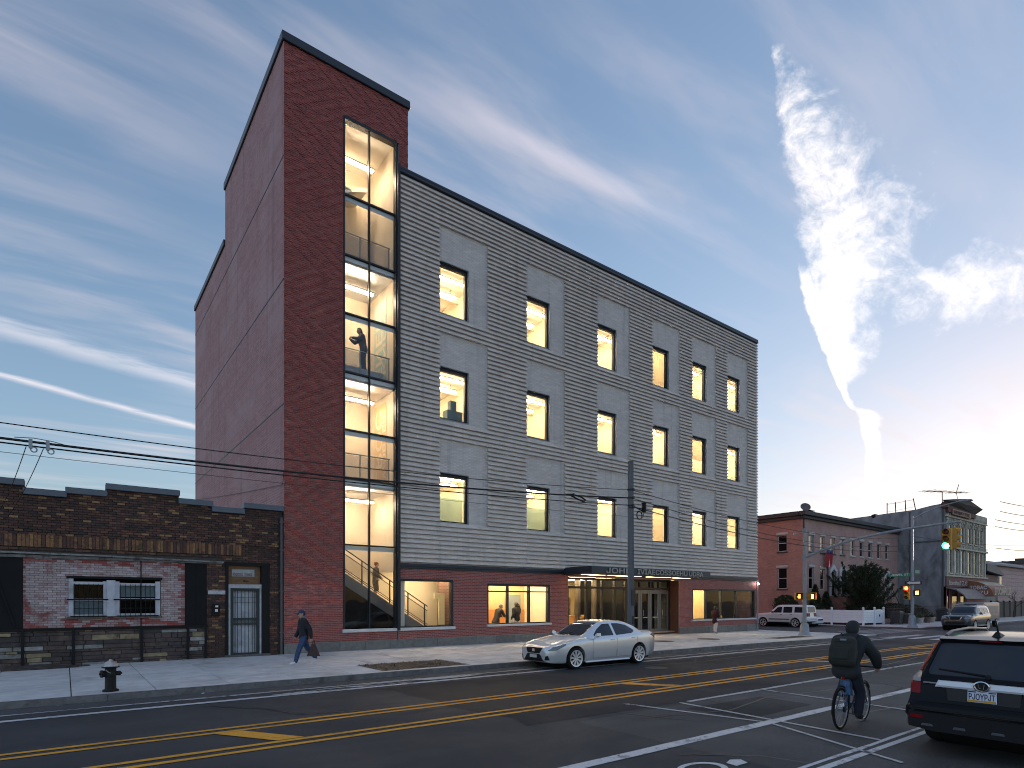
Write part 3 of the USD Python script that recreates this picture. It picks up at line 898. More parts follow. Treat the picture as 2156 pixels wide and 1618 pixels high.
for _, bnd in segs[:300]:
    part(school, 'brick_course', bnd, GREYB)
bnd = B()
for _, q in segs[300:]:
    bnd.raw(*q.get())
part(school, 'brick_coursing', bnd, GREYB, kind='stuff')
CLEAR = pane('clear_pane', (0.96, 0.97, 0.96), 1.45, 1.0)
for iw, (w, p) in enumerate(zip(WX, PW)):
    for iz, zz in enumerate(WZ):
        pb = B().boxes([(a, b, F - .007, F + .001, c, d) for a, b, c, d in less((w[0] + .004, w[0] + p - .012, zz[0], zz[1] + 1.36), [(*w, *zz)])])
        part(school, 'flat_panel', pb, GREYP)
        a, b, c, d = w[0], w[1], zz[0], zz[1]
        fr = B().boxes([(a - .012, a + .02, F - .02, F + .17, c, d), (b - .02, b + .012, F - .02, F + .17, c, d), (a + .02, b - .02, F - .02, F + .17, c - .012, c + .02), (a + .02, b - .02, F - .02, F + .17, d - .02, d + .012)])
        wn = part(school, 'window_frame', fr, ALU)
        fr = B().boxes([(a + .021, a + .085, F + .10, F + .24, c + .021, d - .021), (b - .12, b - .021, F + .10, F + .24, c + .021, d - .021), (a + .085, b - .12, F + .10, F + .24, c + .021, c + .10), (a + .085, b - .12, F + .10, F + .24, d - .16, d - .021)])
        part(wn, 'sash', fr, STEEL)
        part(wn, 'pane', B().box(a + .08, b - .115, F + .172, F + .178, c + .095, d - .155), CLEAR)

# rooms behind the windows, with their lamps
LAMP = glow('lamp_warm', (1.0, 0.76, 0.47), 8.0)
LAMPS = glow('lamp_stair', (1.0, 0.74, 0.50), 16.0)
rooms = [(4.55, 7.95), (9.1, 12.5), (13.65, 17.05)]
PARTS = [15.6, 20.4, 25.2, 29.4, 33.2]
for fl, (z0, z1) in enumerate(rooms):
    y0, y1 = F + .31, F + 6.4
    part(school, 'floor_slab', B().box(11.0, 37.4, y0, y1 + .2, z0 - .25, z0), FLOORM)
    part(school, 'ceiling', B().box(11.0, 37.4, y0, y1 + .2, z1, z1 + .2), WHITEC)
    part(school, 'inner_wall', B().box(11.0, 37.4, y1, y1 + .15, z0, z1).box(10.98, 11.1, y0, y1, z0, z1).box(37.3, 37.42, y0, y1, z0, z1).boxes([(p_ - .06, p_ + .06, y0, y1, z0, z1) for p_ in PARTS]), CREAM)
    for k, (a, b) in enumerate(zip([11.1] + PARTS, PARTS + [37.3])):
        for yy in (F + 1.1, F + 2.3, F + 4.3):
            lm = part(school, 'linear_lamp', B().box(a + .45, b - .45, yy - .055, yy + .055, z1 - .33, z1 - .27), LAMP)
            part(lm, 'lamp_housing', B().box(a + .42, b - .42, yy - .06, yy + .06, z1 - .269, z1 - .22).boxes([(t - .01, t + .01, yy - .01, yy + .01, z1 - .22, z1) for t in (a + .8, b - .8)]), ALU)
        part(school, 'ceiling_beam', B().box(a, b, F + 2.7, F + 2.95, z1 - .3, z1 - .001).box(a, b, F + 5.2, F + 5.4, z1 - .3, z1 - .001), WHITEC)
        if fl == 0 and k in (0, 1):
            part(school, 'notice_board', B().box(WX[k][0] - .2, WX[k][1] + (.9 if k else .5), F + 1.3, F + 1.34, z0 + .9, z0 + 2.25), BOARD)
        if (fl, k) in ((0, 5), (1, 4), (2, 3), (0, 3)):
            wa, wb = WX[k]
            part(school, 'roller_shade', B().box(wa + .06, wb - .08, F + .27, F + .275, WZ[fl][0] + (.1 if k == 3 else .9), WZ[fl][1] - .1), SHADE)
        if (fl, k) in ((1, 0),):
            part(school, 'pot_plant_shelf', B().box(WX[k][0] + .7, WX[k][1], F + .5, F + .9, z0, z0 + 1.5).box(WX[k][0] + .9, WX[k][0] + 1.2, F + .55, F + .8, z0 + 1.5, z0 + 1.95), mat('teal_cabinet', (.10, .16, .19), .6))

# ---- stair tower glazing
gb = B().boxes([(GL[0] - .04, GL[0] + .03, F - .02, F + .2, .98, GL[3] + .05), (GL[1] - .03, GL[1] + .02, F - .05, F + .2, .98, GL[3] + .05), (GL[0] + .03, GL[1] - .03, F - .04, F + .2, GL[3] - .08, GL[3] + .05), (9.665, 9.715, F + .02, F + .16, .98, GL[3] - .08)])
sw = part(school, 'stair_window', gb, STEEL)
TR = [17.92, 15.58, 13.30, 11.02, 8.76, 6.86, 4.27]
for zt in TR:
    part(sw, 'transom', B().boxes([(a, b, F + .03, F + .15, zt - .03, zt + .03) for a, b in ((GL[0] + .03, 9.665), (9.715, GL[1] - .03))]), STEEL)
    part(sw, 'spandrel', B().boxes([(a, b, F + .11, F + .14, zt - .20, zt - .042) for a, b in ((GL[0] + .03, 9.665), (9.715, GL[1] - .03))]), SILVER)
zs_ = [GL[3] - .08] + TR + [.98]
for ztop, zbot in zip(zs_, zs_[1:]):
    for a, b in ((GL[0] + .03, 9.665), (9.715, GL[1] - .03)):
        part(sw, 'pane', B().box(a, b, F + .085, F + .091, zbot + .04, ztop - .04), CLEAR)
yb = F + 2.7
part(school, 'stair_hall_wall', B().box(6.66, 10.83, yb, yb + .15, 3.9, 22.0).box(10.83, 10.98, F + .21, yb, 3.3, 22.0).box(6.66, 6.8, F + .33, yb, .5, 22.0).box(6.66, 15.3, yb, yb + .15, .3, 3.9), CREAM)
part(school, 'stair_hall_ceiling', B().box(6.66, 10.98, F + .31, yb, 20.86, 21.0), WHITEC)
for k, zl in enumerate((15.32, 10.75, 6.58)):
    part(school, 'landing', B().box(6.8, 10.82, F + .2, yb, zl, zl + .26), SILVER)
    rl = B().tube([(6.8, F + .42, zl + 1.36), (10.75, F + .42, zl + 1.36)], .022, 8)
    rl.boxes([(a - .02, a + .02, F + .40, F + .44, zl + .26, zl + 1.36) for a in (7.4, 9.45, 10.7)]).box(6.8, 10.7, F + .405, F + .435, zl + .36, zl + .39)
    ra = part(school, 'guard_rail', rl, ALU)
    part(ra, 'guard_panel', B().box(7.42, 10.68, F + .416, F + .424, zl + .40, zl + 1.30), pane('frosted_panel', (.80, .80, .82), 1.4, 1.0, .3))
for zl in (20.2, 15.0, 10.42, 6.25):
    lm = part(school, 'linear_lamp', B().box(8.85, 10.35, F + 1.14, F + 1.28, zl - .07, zl), LAMPS)
    part(lm, 'lamp_housing', B().box(8.82, 10.38, F + 1.12, F + 1.30, zl + .001, zl + .05).boxes([(a, a + .02, F + 1.2, F + 1.22, zl + .05, zl + .32) for a in (9.1, 10.1)]), ALU)
# slanting soffits of the upper flights
for z0 in (17.2,):
    part(school, 'stair_flight', B().prism([(7.0, z0 + .2), (7.0, z0), (9.4, z0 + 1.9), (10.2, z0 + 2.2), (10.2, z0 + 2.35), (9.3, z0 + 2.1)], 'xz', F + 1.5, yb - .001), CREAM)
    part(school, 'stair_stringer', B().bar((7.0, F + 1.48, z0 + .05), (9.5, F + 1.48, z0 + 1.98), .03, .12).bar((9.5, F + 1.48, z0 + 1.98), (8.2, F + 1.48, z0 + 2.3), .03, .05), ALU)
MUR = mat('mural_letter', (.80, .72, .55), .6)
MURB = mat('mural_teal', (.42, .58, .56), .6)
MURO = mat('mural_ochre', (.74, .52, .28), .6)
for k, (zb, zt, txt, mm) in enumerate(((11.4, 14.9, 'ENEM', MURB), (6.95, 10.5, 'LROC', MURO), (2.9, 0, '', None))):
    if mm is not None:
        bg = part(school, 'wall_mural', B().box(10.815, 10.829, F + .9, F + 2.1, zb, zt), mm)
        part(bg, 'mural_letter', B().text(txt, .62, (10.814, F + 1.95, zb + .15), (0, 0, 1), (0, -1, 0), .004, True, width=zt - zb - .4).text('WOBTER' if mm is MURO else 'KNEN', .3, (10.814, F + 1.28, zb + .3), (0, 0, 1), (0, -1, 0), .004, True, width=zt - zb - .8), MUR)
# ground flight, seen through the lower panes
p0, p1 = np.array([8.0, 3.75]), np.array([12.75, .82])
sd = (p1 - p0) / np.linalg.norm(p1 - p0)
yf = F + .85
fl = part(school, 'ground_stair', B().bar((p0[0], yf, p0[1] - .2), (p1[0], yf, p1[1] - .2), .05, .42).bar((p0[0], yf + 1.25, p0[1] - .2), (p1[0], yf + 1.25, p1[1] - .2), .05, .42), mat('stringer_grey', (.16, .16, .17), .5, .3))
for k in range(17):
    q = p0 + (p1 - p0) * (k + .5) / 17
    part(fl, 'tread', B().box(q[0] - .15, q[0] + .15, yf + .03, yf + 1.22, q[1] - .02, q[1] + .02).box(q[0] - .16, q[0] - .14, yf + .03, yf + 1.22, q[1] - .0, q[1] + .15), CREAM)
rl = B()
for h in (1.02, .82, .22, .14):
    rl.tube([(p0[0], yf, p0[1] + h), (p1[0], yf, p1[1] + h)], .024 if h > 1 else .016, 8)
for t in (.12, .36, .62, .80, .97):
    q = p0 + (p1 - p0) * t
    rl.box(q[0] - .022, q[0] + .022, yf - .022, yf + .022, q[1] - .1, q[1] + 1.02)
part(fl, 'hand_rail', rl, STEEL)
part(fl, 'rail_mesh', B().raw([(p0[0], yf, p0[1] + .24), (p1[0], yf, p1[1] + .24), (p1[0], yf, p1[1] + .8), (p0[0], yf, p0[1] + .8)], [[0, 1, 2, 3]]), pane('mesh_panel', (.80, .78, .74), 1.2, .5, .4))
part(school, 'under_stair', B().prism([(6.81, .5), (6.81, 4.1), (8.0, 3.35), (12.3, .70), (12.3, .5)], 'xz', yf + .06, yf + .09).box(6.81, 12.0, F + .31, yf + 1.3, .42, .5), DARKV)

# ---- ground floor windows and rooms
part(school, 'sill', B().bev(8.55, 13.64, F - .085, F + .12, .845, .965, .01), SILLM)
part(school, 'sill', B().bev(15.33, 19.22, F - .085, F + .12, .90, 1.0, .01), SILLM)
part(school, 'sill', B().bev(30.58, 37.7, F - .085, F + .12, .83, .93, .01), SILLM)


def shopwindow(x0, x1, z0, z1, muls, trans=None, glass=CLEAR):
    fr = B().boxes([(x0, x0 + .07, F + .0, F + .2, z0, z1), (x1 - .12, x1, F + .0, F + .2, z0, z1), (x0 + .07, x1 - .12, F + .0, F + .2, z0, z0 + .05), (x0 + .07, x1 - .12, F - .012, F + .2, z1 - .1, z1)])
    w_ = part(school, 'window_frame', fr, STEEL)
    xs = [x0 + .07] + [t for q in muls for t in (q - .04, q + .04)] + [x1 - .12]
    for q in muls:
        part(w_, 'mullion', B().box(q - .04, q + .04, F + .02, F + .17, z0 + .05, z1 - .1), STEEL)
    for a, b in zip(xs[::2], xs[1::2]):
        if trans:
            part(w_, 'transom', B().box(a, b, F + .03, F + .16, trans - .03, trans + .03), STEEL)
        part(w_, 'pane', B().box(a, b, F + .09, F + .096, z0 + .05, z1 - .1), glass)
    return w_


shopwindow(10.97, 13.58, .97, 3.0, [])
shopwindow(15.38, 19.15, 1.0, 2.87, [16.58, 17.86], 2.52)
REFL = pane('reflecting_pane', (.88, .92, .90), 1.5, .75)
shopwindow(30.65, 37.62, .93, 2.83, [32.1, 33.7, 35.4], None, REFL)
part(school, 'white_column', B().box(11.0, 11.34, F + .25, F + .6, .3, 3.35), mat('white_column', (.6, .59, .56), .6))
part(school, 'lobby_ceiling', B().box(11.0, 20.3, F + .31, F + 4.6, 3.36, 3.45).box(29.4, 37.5, F + .31, F + 4.6, 3.36, 3.45).box(20.3, 29.4, F + .05, F + 5.0, 3.36, 3.45), WHITEC)
part(school, 'lobby_floor', B().box(11.0, 37.5, F + .31, F + 5.0, .2, .28), FLOORM)
part(school, 'lobby_wall', B().box(15.3, 15.42, F + .31, F + 4.6, .28, 3.36).box(20.2, 20.32, F + .31, F + 5, .28, 3.36).box(29.4, 29.52, F + .7, F + 5, .28, 3.36), CREAM)
part(school, 'lobby_brick_wall', B().box(13.75, 15.3, F + 1.55, F + 1.7, .28, 3.36), brickwall('lobby_brick', 'x', (.20, .09, .06), (.15, .065, .05), (.3, .24, .2)))
part(school, 'floor_numeral', B().prism([(13.43, 1.0), (13.72, 1.0), (13.72, 2.42), (13.2, 2.42), (13.2, 2.16), (13.43, 2.16)], 'xz', F + 1.0, F + 1.08), mat('pale_numeral', (.78, .74, .45), .5))
part(school, 'wood_panel_wall', B().box(15.42, 20.2, F + 3.4, F + 3.5, 1.62, 3.36), WOODW)
part(school, 'dado', B().box(15.42, 20.2, F + 3.36, F + 3.5, .28, 1.615), DADO)
part(school, 'door_leaf', B().box(18.9, 19.9, F + 3.33, F + 3.355, .28, 2.4).box(15.42, 15.8, F + 1.0, F + 1.1, .28, 3.3), mat('blue_grey_door', (.20, .25, .28), .5))
for a, b, y in ((11.6, 14.8, F + 1.3), (15.9, 19.8, F + 1.2), (15.9, 19.8, F + 2.7), (20.9, 24.6, F + 2.6), (30.0, 33.4, F + 1.3), (30.0, 33.4, F + 2.4), (30.0, 33.0, F + 3.2), (20.9, 25.0, F + 1.5)):
    part(school, 'linear_lamp', B().box(a, b, y - .06, y + .06, 3.25, 3.31), LAMP)
part(school, 'lobby_back_wall', B().box(20.32, 25.4, F + 4.8, F + 4.95, .28, 3.36).box(29.5, 37.4, F + 4.4, F + 4.55, .28, 3.36).box(33.6, 33.72, F + 1.2, F + 4.4, .28, 3.36), WOODW)
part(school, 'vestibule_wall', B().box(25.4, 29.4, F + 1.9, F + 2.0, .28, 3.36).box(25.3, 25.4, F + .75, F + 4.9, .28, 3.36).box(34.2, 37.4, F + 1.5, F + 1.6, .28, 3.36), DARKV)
# entrance
ye = F + .65
en = part(school, 'entrance_frame', B().boxes([(20.36, 20.46, ye, ye + .14, .1, 3.32), (29.2, 29.34, ye, ye + .14, .1, 3.32), (25.3, 25.75, ye - .02, ye + .16, .1, 3.32), (20.46, 29.2, ye, ye + .14, 3.2, 3.32), (20.46, 29.2, ye, ye + .14, 2.74, 2.86)] + [(q - .05, q + .05, ye, ye + .14, .1, 2.74) for q in (20.95, 22.3, 23.5, 24.5)] + [(q - .04, q + .04, ye, ye + .14, 2.86, 3.2) for q in (22.3, 23.5, 24.5, 26.6, 27.5, 28.3)]), mat('bronze_frame', (.035, .03, .026), .4, .5))
for a, b in ((20.46, 20.9), (21.0, 22.25), (22.35, 23.45), (23.55, 24.45), (24.55, 25.3)):
    part(en, 'pane', B().box(a, b, ye + .06, ye + .066, .15, 2.74), REFL)
for a, b in ((20.46, 22.26), (22.34, 23.46), (23.54, 24.46), (24.54, 25.3), (25.75, 26.56), (26.64, 27.46), (27.54, 28.26), (28.34, 29.2)):
    part(en, 'transom_pane', B().box(a, b, ye + .06, ye + .066, 2.86, 3.2), REFL)
GDOOR = mat('grey_door', (.15, .15, .155), .4, .4)
for k in range(4):
    a = 25.78 + k * .855
    d_ = part(school, 'entrance_door', B().boxes([(a, a + .16, ye + .02, ye + .09, .12, 2.72), (a + .68, a + .84, ye + .02, ye + .09, .12, 2.72), (a + .16, a + .68, ye + .02, ye + .09, .12, .42), (a + .16, a + .68, ye + .02, ye + .09, 2.5, 2.72)]), GDOOR)
    part(d_, 'pane', B().box(a + .16, a + .68, ye + .05, ye + .056, .42, 2.5), REFL)
    part(d_, 'door_pull', B().tube([(a + (.62 if k % 2 == 0 else .22), ye - .04, 1.2), (a + (.62 if k % 2 == 0 else .22), ye - .04, 1.55)], .02, 8).box(a + .2, a + .64, ye - .03, ye + .02, 1.08, 1.14), mat('chrome', (.7, .7, .7), .15, 1.0))
part(school, 'entrance_reveal', B().box(29.34, 29.37, F + .03, ye, .1, 3.32).box(20.33, 20.36, F + .03, ye, .1, 3.32), mat('brown_reveal', (.10, .045, .03), .6))
part(school, 'reception_desk', B().bev(22.6, 24.6, F + 2.9, F + 3.5, .28, 1.25, .03), mat('desk_orange', (.45, .2, .06), .5))
for k, (a, b, z0_, z1_, c) in enumerate(((20.6, 21.3, .9, 2.3, (.55, .38, .12)), (21.7, 22.5, 1.3, 2.2, (.16, .22, .2)), (22.8, 23.3, 1.5, 2.4, (.5, .42, .3)), (23.7, 24.9, 1.2, 2.3, (.2, .12, .07)))):
    part(school, 'lobby_poster', B().box(a, b, F + 4.74, F + 4.78, z0_, z1_), mat(f'poster_{k}', c, .6, var=.6, scale=6))
for k, (a, b, z0_, z1_, c) in enumerate(((30.4, 31.4, .9, 2.6, (.25, .16, .07)), (31.8, 32.3, .3, 2.3, (.6, .4, .15)), (32.6, 33.4, 1.1, 2.1, (.2, .25, .2)))):
    part(school, 'room_cabinet', B().bev(a, b, F + 3.2, F + 4.3, z0_, z1_, .03), mat(f'cabinet_{k}', c, .5, var=.3, scale=3))
part(school, 'lobby_column', B().cyl((22.9, F + 2.0, .28), (22.9, F + 2.0, 3.36), .16, n=16).cyl((24.6, F + 2.4, .28), (24.6, F + 2.4, 3.36), .16, n=16), mat('lobby_column', (.10, .07, .05), .5))
part(school, 'threshold', B().box(20.36, 29.35, F - .02, F + 1.0, -.02, .11), CONC2)
can = part(school, 'canopy', B().bev(20.06, 29.6, 20.2, F - .001, 3.40, 3.76, .012), STEELB)
for a, b in ((20.6, 22.1), (22.5, 24.9), (25.5, 27.4), (27.8, 29.2)):
    part(can, 'soffit_lamp', B().box(a, b, 21.3, 21.5, 3.385, 3.399), glow('soffit_warm', (1.0, .6, .25), 2.0))
part(can, 'sign_letter', B().text('JOHN', .25, (21.0, 20.2, 3.45), (1, 0, 0), (0, 0, 1), .03, True, width=1.85).text('IVIAECOSSOEHU', .25, (23.3, 20.2, 3.45), (1, 0, 0), (0, 0, 1), .03, True, width=4.1).text('UDRA', .25, (27.55, 20.2, 3.45), (1, 0, 0), (0, 0, 1), .03, True, width=1.3), mat('letter_metal', (.26, .26, .27), .4, .5))
part(school, 'corner_lamp', B().lathe([(0, -.06), (.05, -.05), (.06, 0), (.05, .05), (0, .06)], (37.7, F - .2, 3.25), 10), glow('corner_light', (1, .95, .9), 8.0))
part(school, 'downpipe', B().cyl((37.86, F - .05, .05), (37.86, F - .05, 3.5), .05, n=8), ALU)

# ------------------------------------------------------------------ the old one-storey building on the left
old = thing('old_brick_building', 'low soot stained brick building with stepped parapet and barred window', 'building', (0, F, 0))
XO0 = -8.0
steps = [(XO0, -.96, 5.54), (-.96, .02, 5.30), (.02, 1.02, 5.43), (1.02, 3.0, 5.66), (3.0, 4.0, 5.41), (4.0, 5.01, 5.24), (5.01, 6.33, 5.46)]
OLDC = [(.098, .046, .036), (.070, .037, .032), (.135, .058, .043), (.045, .031, .029), (.110, .050, .038), (.27, .155, .075), (.15, .075, .048), (.06, .037, .032)]
OLDB = island('old_brick', [(0, OLDC[3]), (.18, OLDC[1]), (.36, OLDC[0]), (.52, OLDC[7]), (.68, OLDC[4]), (.80, OLDC[2]), (.90, OLDC[6]), (.935, OLDC[5]), (1, (.34, .20, .10))], .9, .7, 70, soot=(.035, .026, .024), sscale=.9, slo=.56, shi=.85)
OLDV = [mat(f'old_brick_{k}', c, .9, var=.3, scale=12, bump=.6, bscale=70, dirt=(.035, .026, .024), dscale=3.0) for k, c in enumerate(OLDC)]
OLDV += (OLDV[:5] + OLDV[7:]) * 2
OLDM = mat('old_mortar', (.06, .052, .046), .95, var=.4, scale=8)
DOOR = (4.46, 5.86, .12, 3.40)
PNL = (-1.62, 3.82, 1.26, 3.34)                          # the painted bay with its black panels
ohole = [PNL, DOOR, (XO0, 4.34, 3.36, 3.58), (XO0, 4.9, 3.64, 4.04), (XO0, 3.82, -1, 1.26), (6.17, 6.4, -1, 5.4)]
part(old, 'wall_backing', B().boxes([(a, b, F + .03, F + .33, c, d) for s_ in steps for a, b, c, d in less((s_[0], s_[1], 0, s_[2] - .13), [(DOOR[0], DOOR[1], .1, 3.38), (.1, 2.46, 1.6, 2.8)])]), OLDM)
part(old, 'side_wall', B().box(XO0, XO0 + .3, F + .33, 40, 0, 5.2).box(XO0, 6.3, 40, 40.3, 0, 5.0), OLDM)
part(old, 'roof', B().box(XO0, 6.3, F + .33, 40, 4.4, 4.55), mat('old_roof', (.05, .05, .05), .95))
ohole += [(s_[0] - .001, s_[1], s_[2] - .135, 7) for s_ in steps]
obk = bricks((XO0, 6.33, 0.06, 5.53), ohole, bw=.215, bh=.076, joint=.014, front=F, thick=.035, jit=.006, seed=20, proud=lambda i, j, x, z, r: (.012 if r.random() < .12 else 0) + (.03 if 4.05 < z < 4.22 else 0))
lay(old, obk, OLDB, OLDV, 300, key=lambda a: abs((a[:, 0] + a[:, 1]) / 2 - 2.0) + abs(a[:, 4] - 2.6) * 1.2)
sc_ = B()
x, k = XO0, 0
while x < 4.88:                                          # soldier course
    w = rng.uniform(.082, .105)
    if x > -2.2:
        part(old, 'soldier_brick', B().boxes([(x + .005, x + w - .005, F - .012 - rng.uniform(0, .02), F + .03, 3.66, 4.03)]), mat(f'soldier_{k % 5}', [(.24, .13, .055), (.10, .045, .032), (.17, .085, .045), (.07, .036, .03), (.20, .10, .05)][k % 5], .9, var=.35, scale=16, bump=.5, dirt=(.03, .022, .02), dscale=2.5))
    else:
        sc_.box(x + .005, x + w - .005, F - .012, F + .03, 3.66, 4.03)
    x += w; k = rng.randrange(5)
part(old, 'soldier_course', sc_, OLDB, kind='stuff')
for s_ in steps:
    x0, x1 = s_[0] - .02, s_[1] + .02
    part(old, 'coping', B().bev(x0, x1, F - .09, F + .36, s_[2] - .13, s_[2] + .06, .012), mat('zinc_coping', (.105, .12, .145), .5, .4, var=.1))
part(old, 'steel_lintel', B().bar((XO0, F - .05, 3.50), (1.15, F - .05, 3.46), .12, .05).bar((1.17, F - .045, 3.455), (4.34, F - .045, 3.40), .11, .05).box(XO0, 4.34, F - .01, F + .03, 3.34, 3.42), mat('worn_steel', (.20, .20, .20), .6, .3, var=.4, scale=5, dirt=(.06, .05, .045), dscale=3))
# painted brick bay
PNT = island('painted_brick', [(0, (.38, .30, .30)), (.5, (.46, .39, .39)), (.8, (.40, .32, .32)), (1, (.33, .22, .22))], .8, .7, 70, soot=(.20, .052, .045), sscale=1.3, slo=.50, shi=.66)
PNTV = [mat(f'painted_brick_{k}', c, .8, var=.15, scale=14, bump=.6, bscale=70, dirt=(.22, .06, .05), dscale=2.6) for k, c in enumerate([(.38, .30, .30), (.46, .39, .39), (.40, .32, .32), (.33, .22, .22), (.25, .085, .075)])]
pbk = bricks((-.98, 3.18, 1.27, 3.33), [(.08, 2.48, 1.55, 2.84)], bw=.205, bh=.07, joint=.009, front=F + .02, thick=.02, jit=.0018, seed=44)
PNTR = island('flaked_brick', [(0, (.30, .06, .055)), (.45, (.34, .13, .12)), (.6, (.40, .30, .30)), (.8, (.22, .045, .045)), (1, (.44, .36, .36))], .85, .7, 70)
PNTRV = [MATS['painted_brick_4'], MATS['painted_brick_4'], MATS['painted_brick_3'], mat('flaked_brick_0', (.30, .06, .055), .85, var=.3, scale=12, bump=.6, bscale=70), MATS['painted_brick_0']]
ex, ez = (pbk[:, 0] + pbk[:, 1]) / 2, (pbk[:, 4] + pbk[:, 5]) / 2
wob = .16 * meshkit.fbm(np.stack([ex * 1.7, ez * 2.5, ex * 0], -1), 3, 5)
near = np.minimum.reduce([ez - 1.27, (3.33 - ez) * 1.1, (ex + .98) * 1.3, (3.18 - ex) * .9, np.hypot(np.maximum(0, np.maximum(.08 - ex, ex - 2.48)), np.maximum(0, np.maximum(1.55 - ez, ez - 2.84))) + np.where(ez < 1.6, 0, .25)])
edge = near < wob + .04
lay(old, pbk[~edge], PNT, PNTV[:4], 180, key=lambda a: abs(a[:, 0] - 1.2) + abs(a[:, 4] - 2.2))
lay(old, pbk[edge], PNTR, PNTRV, 100, key=lambda a: abs(a[:, 0] - 1.2))
part(old, 'black_panel', B().box(-1.62, -.985, F - .005, F + .03, 1.27, 3.33), mat('black_panel', (.006, .006, .007), .6, var=.3, scale=2, spec=.2))
part(old, 'black_panel', B().box(3.185, 3.82, F - .005, F + .03, 1.27, 3.33).box(3.5, 3.505, F - .009, F - .005, 1.27, 3.33), MATS['black_panel'])
part(old, 'panel_brace', B().bar((-1.6, F - .02, 2.9), (-1.16, F - .02, 1.35), .03, .05), MATS['black_panel'])
BLK = mat('black_iron', (.008, .008, .009), .5, .2, spec=.25)
rl = B().box(XO0, 3.84, F - .05, F + .03, 1.2, 1.265)
part(old, 'iron_rail', rl, BLK)
for x in (-.98, .2, 1.95, 3.26, 3.79):
    part(old, 'iron_post', B().box(x - .035, x + .035, F - .06, F + .0, .08, 1.2), BLK)
part(old, 'conduit', B().cyl((1.93, F - .03, 1.265), (1.93, F - .03, 3.36), .018, n=8), BLK)
# stone-faced foot of the wall
STO = [(.24, .19, .115), (.20, .20, .19), (.075, .055, .05), (.05, .042, .042), (.30, .24, .14), (.10, .07, .06), (.065, .05, .048), (.27, .26, .25)]
z, k = .1, 0
while z < 1.19:
    h = rng.choice((.075, .1, .13, .17))
    z1 = min(z + h, 1.195)
    x = XO0
    while x < 3.75:
        w = rng.uniform(.18, .75)
        x1 = min(x + w, 3.78)
        c = rng.choices(range(8), (2, 1.4, 4, 5, 1, 4, 5, .6))[0]
        if x1 > -2 and x1 - x > .05:
            part(old, 'stone', B().bev(x + .006, x1 - .006, F - rng.uniform(.0, .03), F + .04, z + .005, z1 - .005, .008), mat(f'old_stone_{c}', STO[c], .92, var=.35, scale=7, bump=.8, bscale=35, dirt=(.05, .04, .035), dscale=1.6))
        x = x1
    z = z1
# window
WPNT = mat('white_window_paint', (.46, .47, .52), .6, var=.12, scale=6, dirt=(.25, .23, .22), dscale=2.0)
ow = part(old, 'window_frame', B().boxes([(.08, .2, F - .01, F + .12, 1.6, 2.75), (.93, 1.03, F + .0, F + .12, 1.6, 2.68), (1.03, 1.25, F - .02, F + .12, 1.6, 2.72), (1.25, 1.36, F + .0, F + .12, 1.6, 2.68), (2.33, 2.46, F - .0, F + .12, 1.6, 2.7), (.2, .93, F + .0, F + .12, 2.58, 2.66), (1.36, 2.33, F, F + .12, 2.56, 2.64), (.2, .93, F, F + .12, 1.6, 1.66), (1.36, 2.33, F, F + .12, 1.6, 1.68), (.2, .93, F + .02, F + .1, 2.08, 2.14), (1.36, 2.33, F + .02, F + .1, 2.1, 2.16)]), WPNT)
part(ow, 'lintel', B().box(.03, 2.52, F - .03, F + .12, 2.76, 2.83), BLK)
part(ow, 'sill', B().bev(.04, 1.06, F - .06, F + .1, 1.53, 1.59, .008).bev(1.2, 2.52, F - .06, F + .1, 1.53, 1.59, .008), mat('dirty_sill', (.10, .085, .07), .9, var=.4, scale=8))
OPN = pane('old_pane', (.75, .8, .82), 1.5, .35, .02)
for a, b, c, d in ((.2, .93, 2.14, 2.58), (.2, .93, 1.66, 2.08), (1.36, 2.33, 2.16, 2.56), (1.36, 2.33, 1.68, 2.1)):
    part(ow, 'pane', B().box(a, b, F + .06, F + .065, c, d), OPN)
part(old, 'window_blind', B().box(.2, .93, F + .09, F + .1, 1.66, 2.08).box(1.36, 2.33, F + .09, F + .1, 2.2, 2.56), mat('grey_blind', (.36, .39, .40), .8, var=.15, scale=8))
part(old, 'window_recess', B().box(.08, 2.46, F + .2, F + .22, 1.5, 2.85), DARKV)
for a0, a1, n_ in ((.22, .93, 7), (1.38, 2.31, 8)):
    gr = B()
    for q in np.linspace(a0, a1, n_):
        gr.cyl((q, F - .06, 1.57), (q, F - .06, 2.6), .009, n=6)
    gr.box(a0 - .18, a1 + .14, F - .07, F - .05, 2.1, 2.135).box(a0 - .1, a1 + .1, F - .068, F - .052, 1.59, 1.62).box(a0, a1, F - .068, F - .052, 1.84, 1.855)
    part(old, 'window_bars', gr, BLK)
# door
part(old, 'door_surround', B().boxes([(4.40, 4.50, F - .03, F + .05, .1, 3.42), (4.5, 5.84, F - .03, F + .05, 3.3, 3.42), (5.58, 5.86, F - .02, F + .05, .1, 3.3)]), BLK)
DT = mat('stained_wood', (.15, .075, .03), .6, var=.35, scale=5, stretch=(.6, 1, 5))
tr_ = part(old, 'door_transom', B().box(4.5, 5.56, F + .06, F + .10, 2.66, 3.3), DT)
part(tr_, 'house_sign', B().box(4.62, 5.36, F + .045, F + .059, 2.93, 3.18), mat('sign_grey', (.30, .33, .33), .6, var=.2, scale=9))
part(tr_, 'sign_letter', B().text('KNIOXL', .10, (4.65, F + .044, 2.95), (1, 0, 0), (0, 0, 1), .004, True, width=.34).text('ZUNGL', .10, (5.03, F + .044, 2.95), (1, 0, 0), (0, 0, 1), .004, True, width=.27), mat('sign_red', (.20, .06, .06), .6))
part(tr_, 'sign_letter', B().text('Bun', .07, (5.0, F + .058, 2.74), (1, 0, 0), (0, 0, 1), .003, True), DARKV)
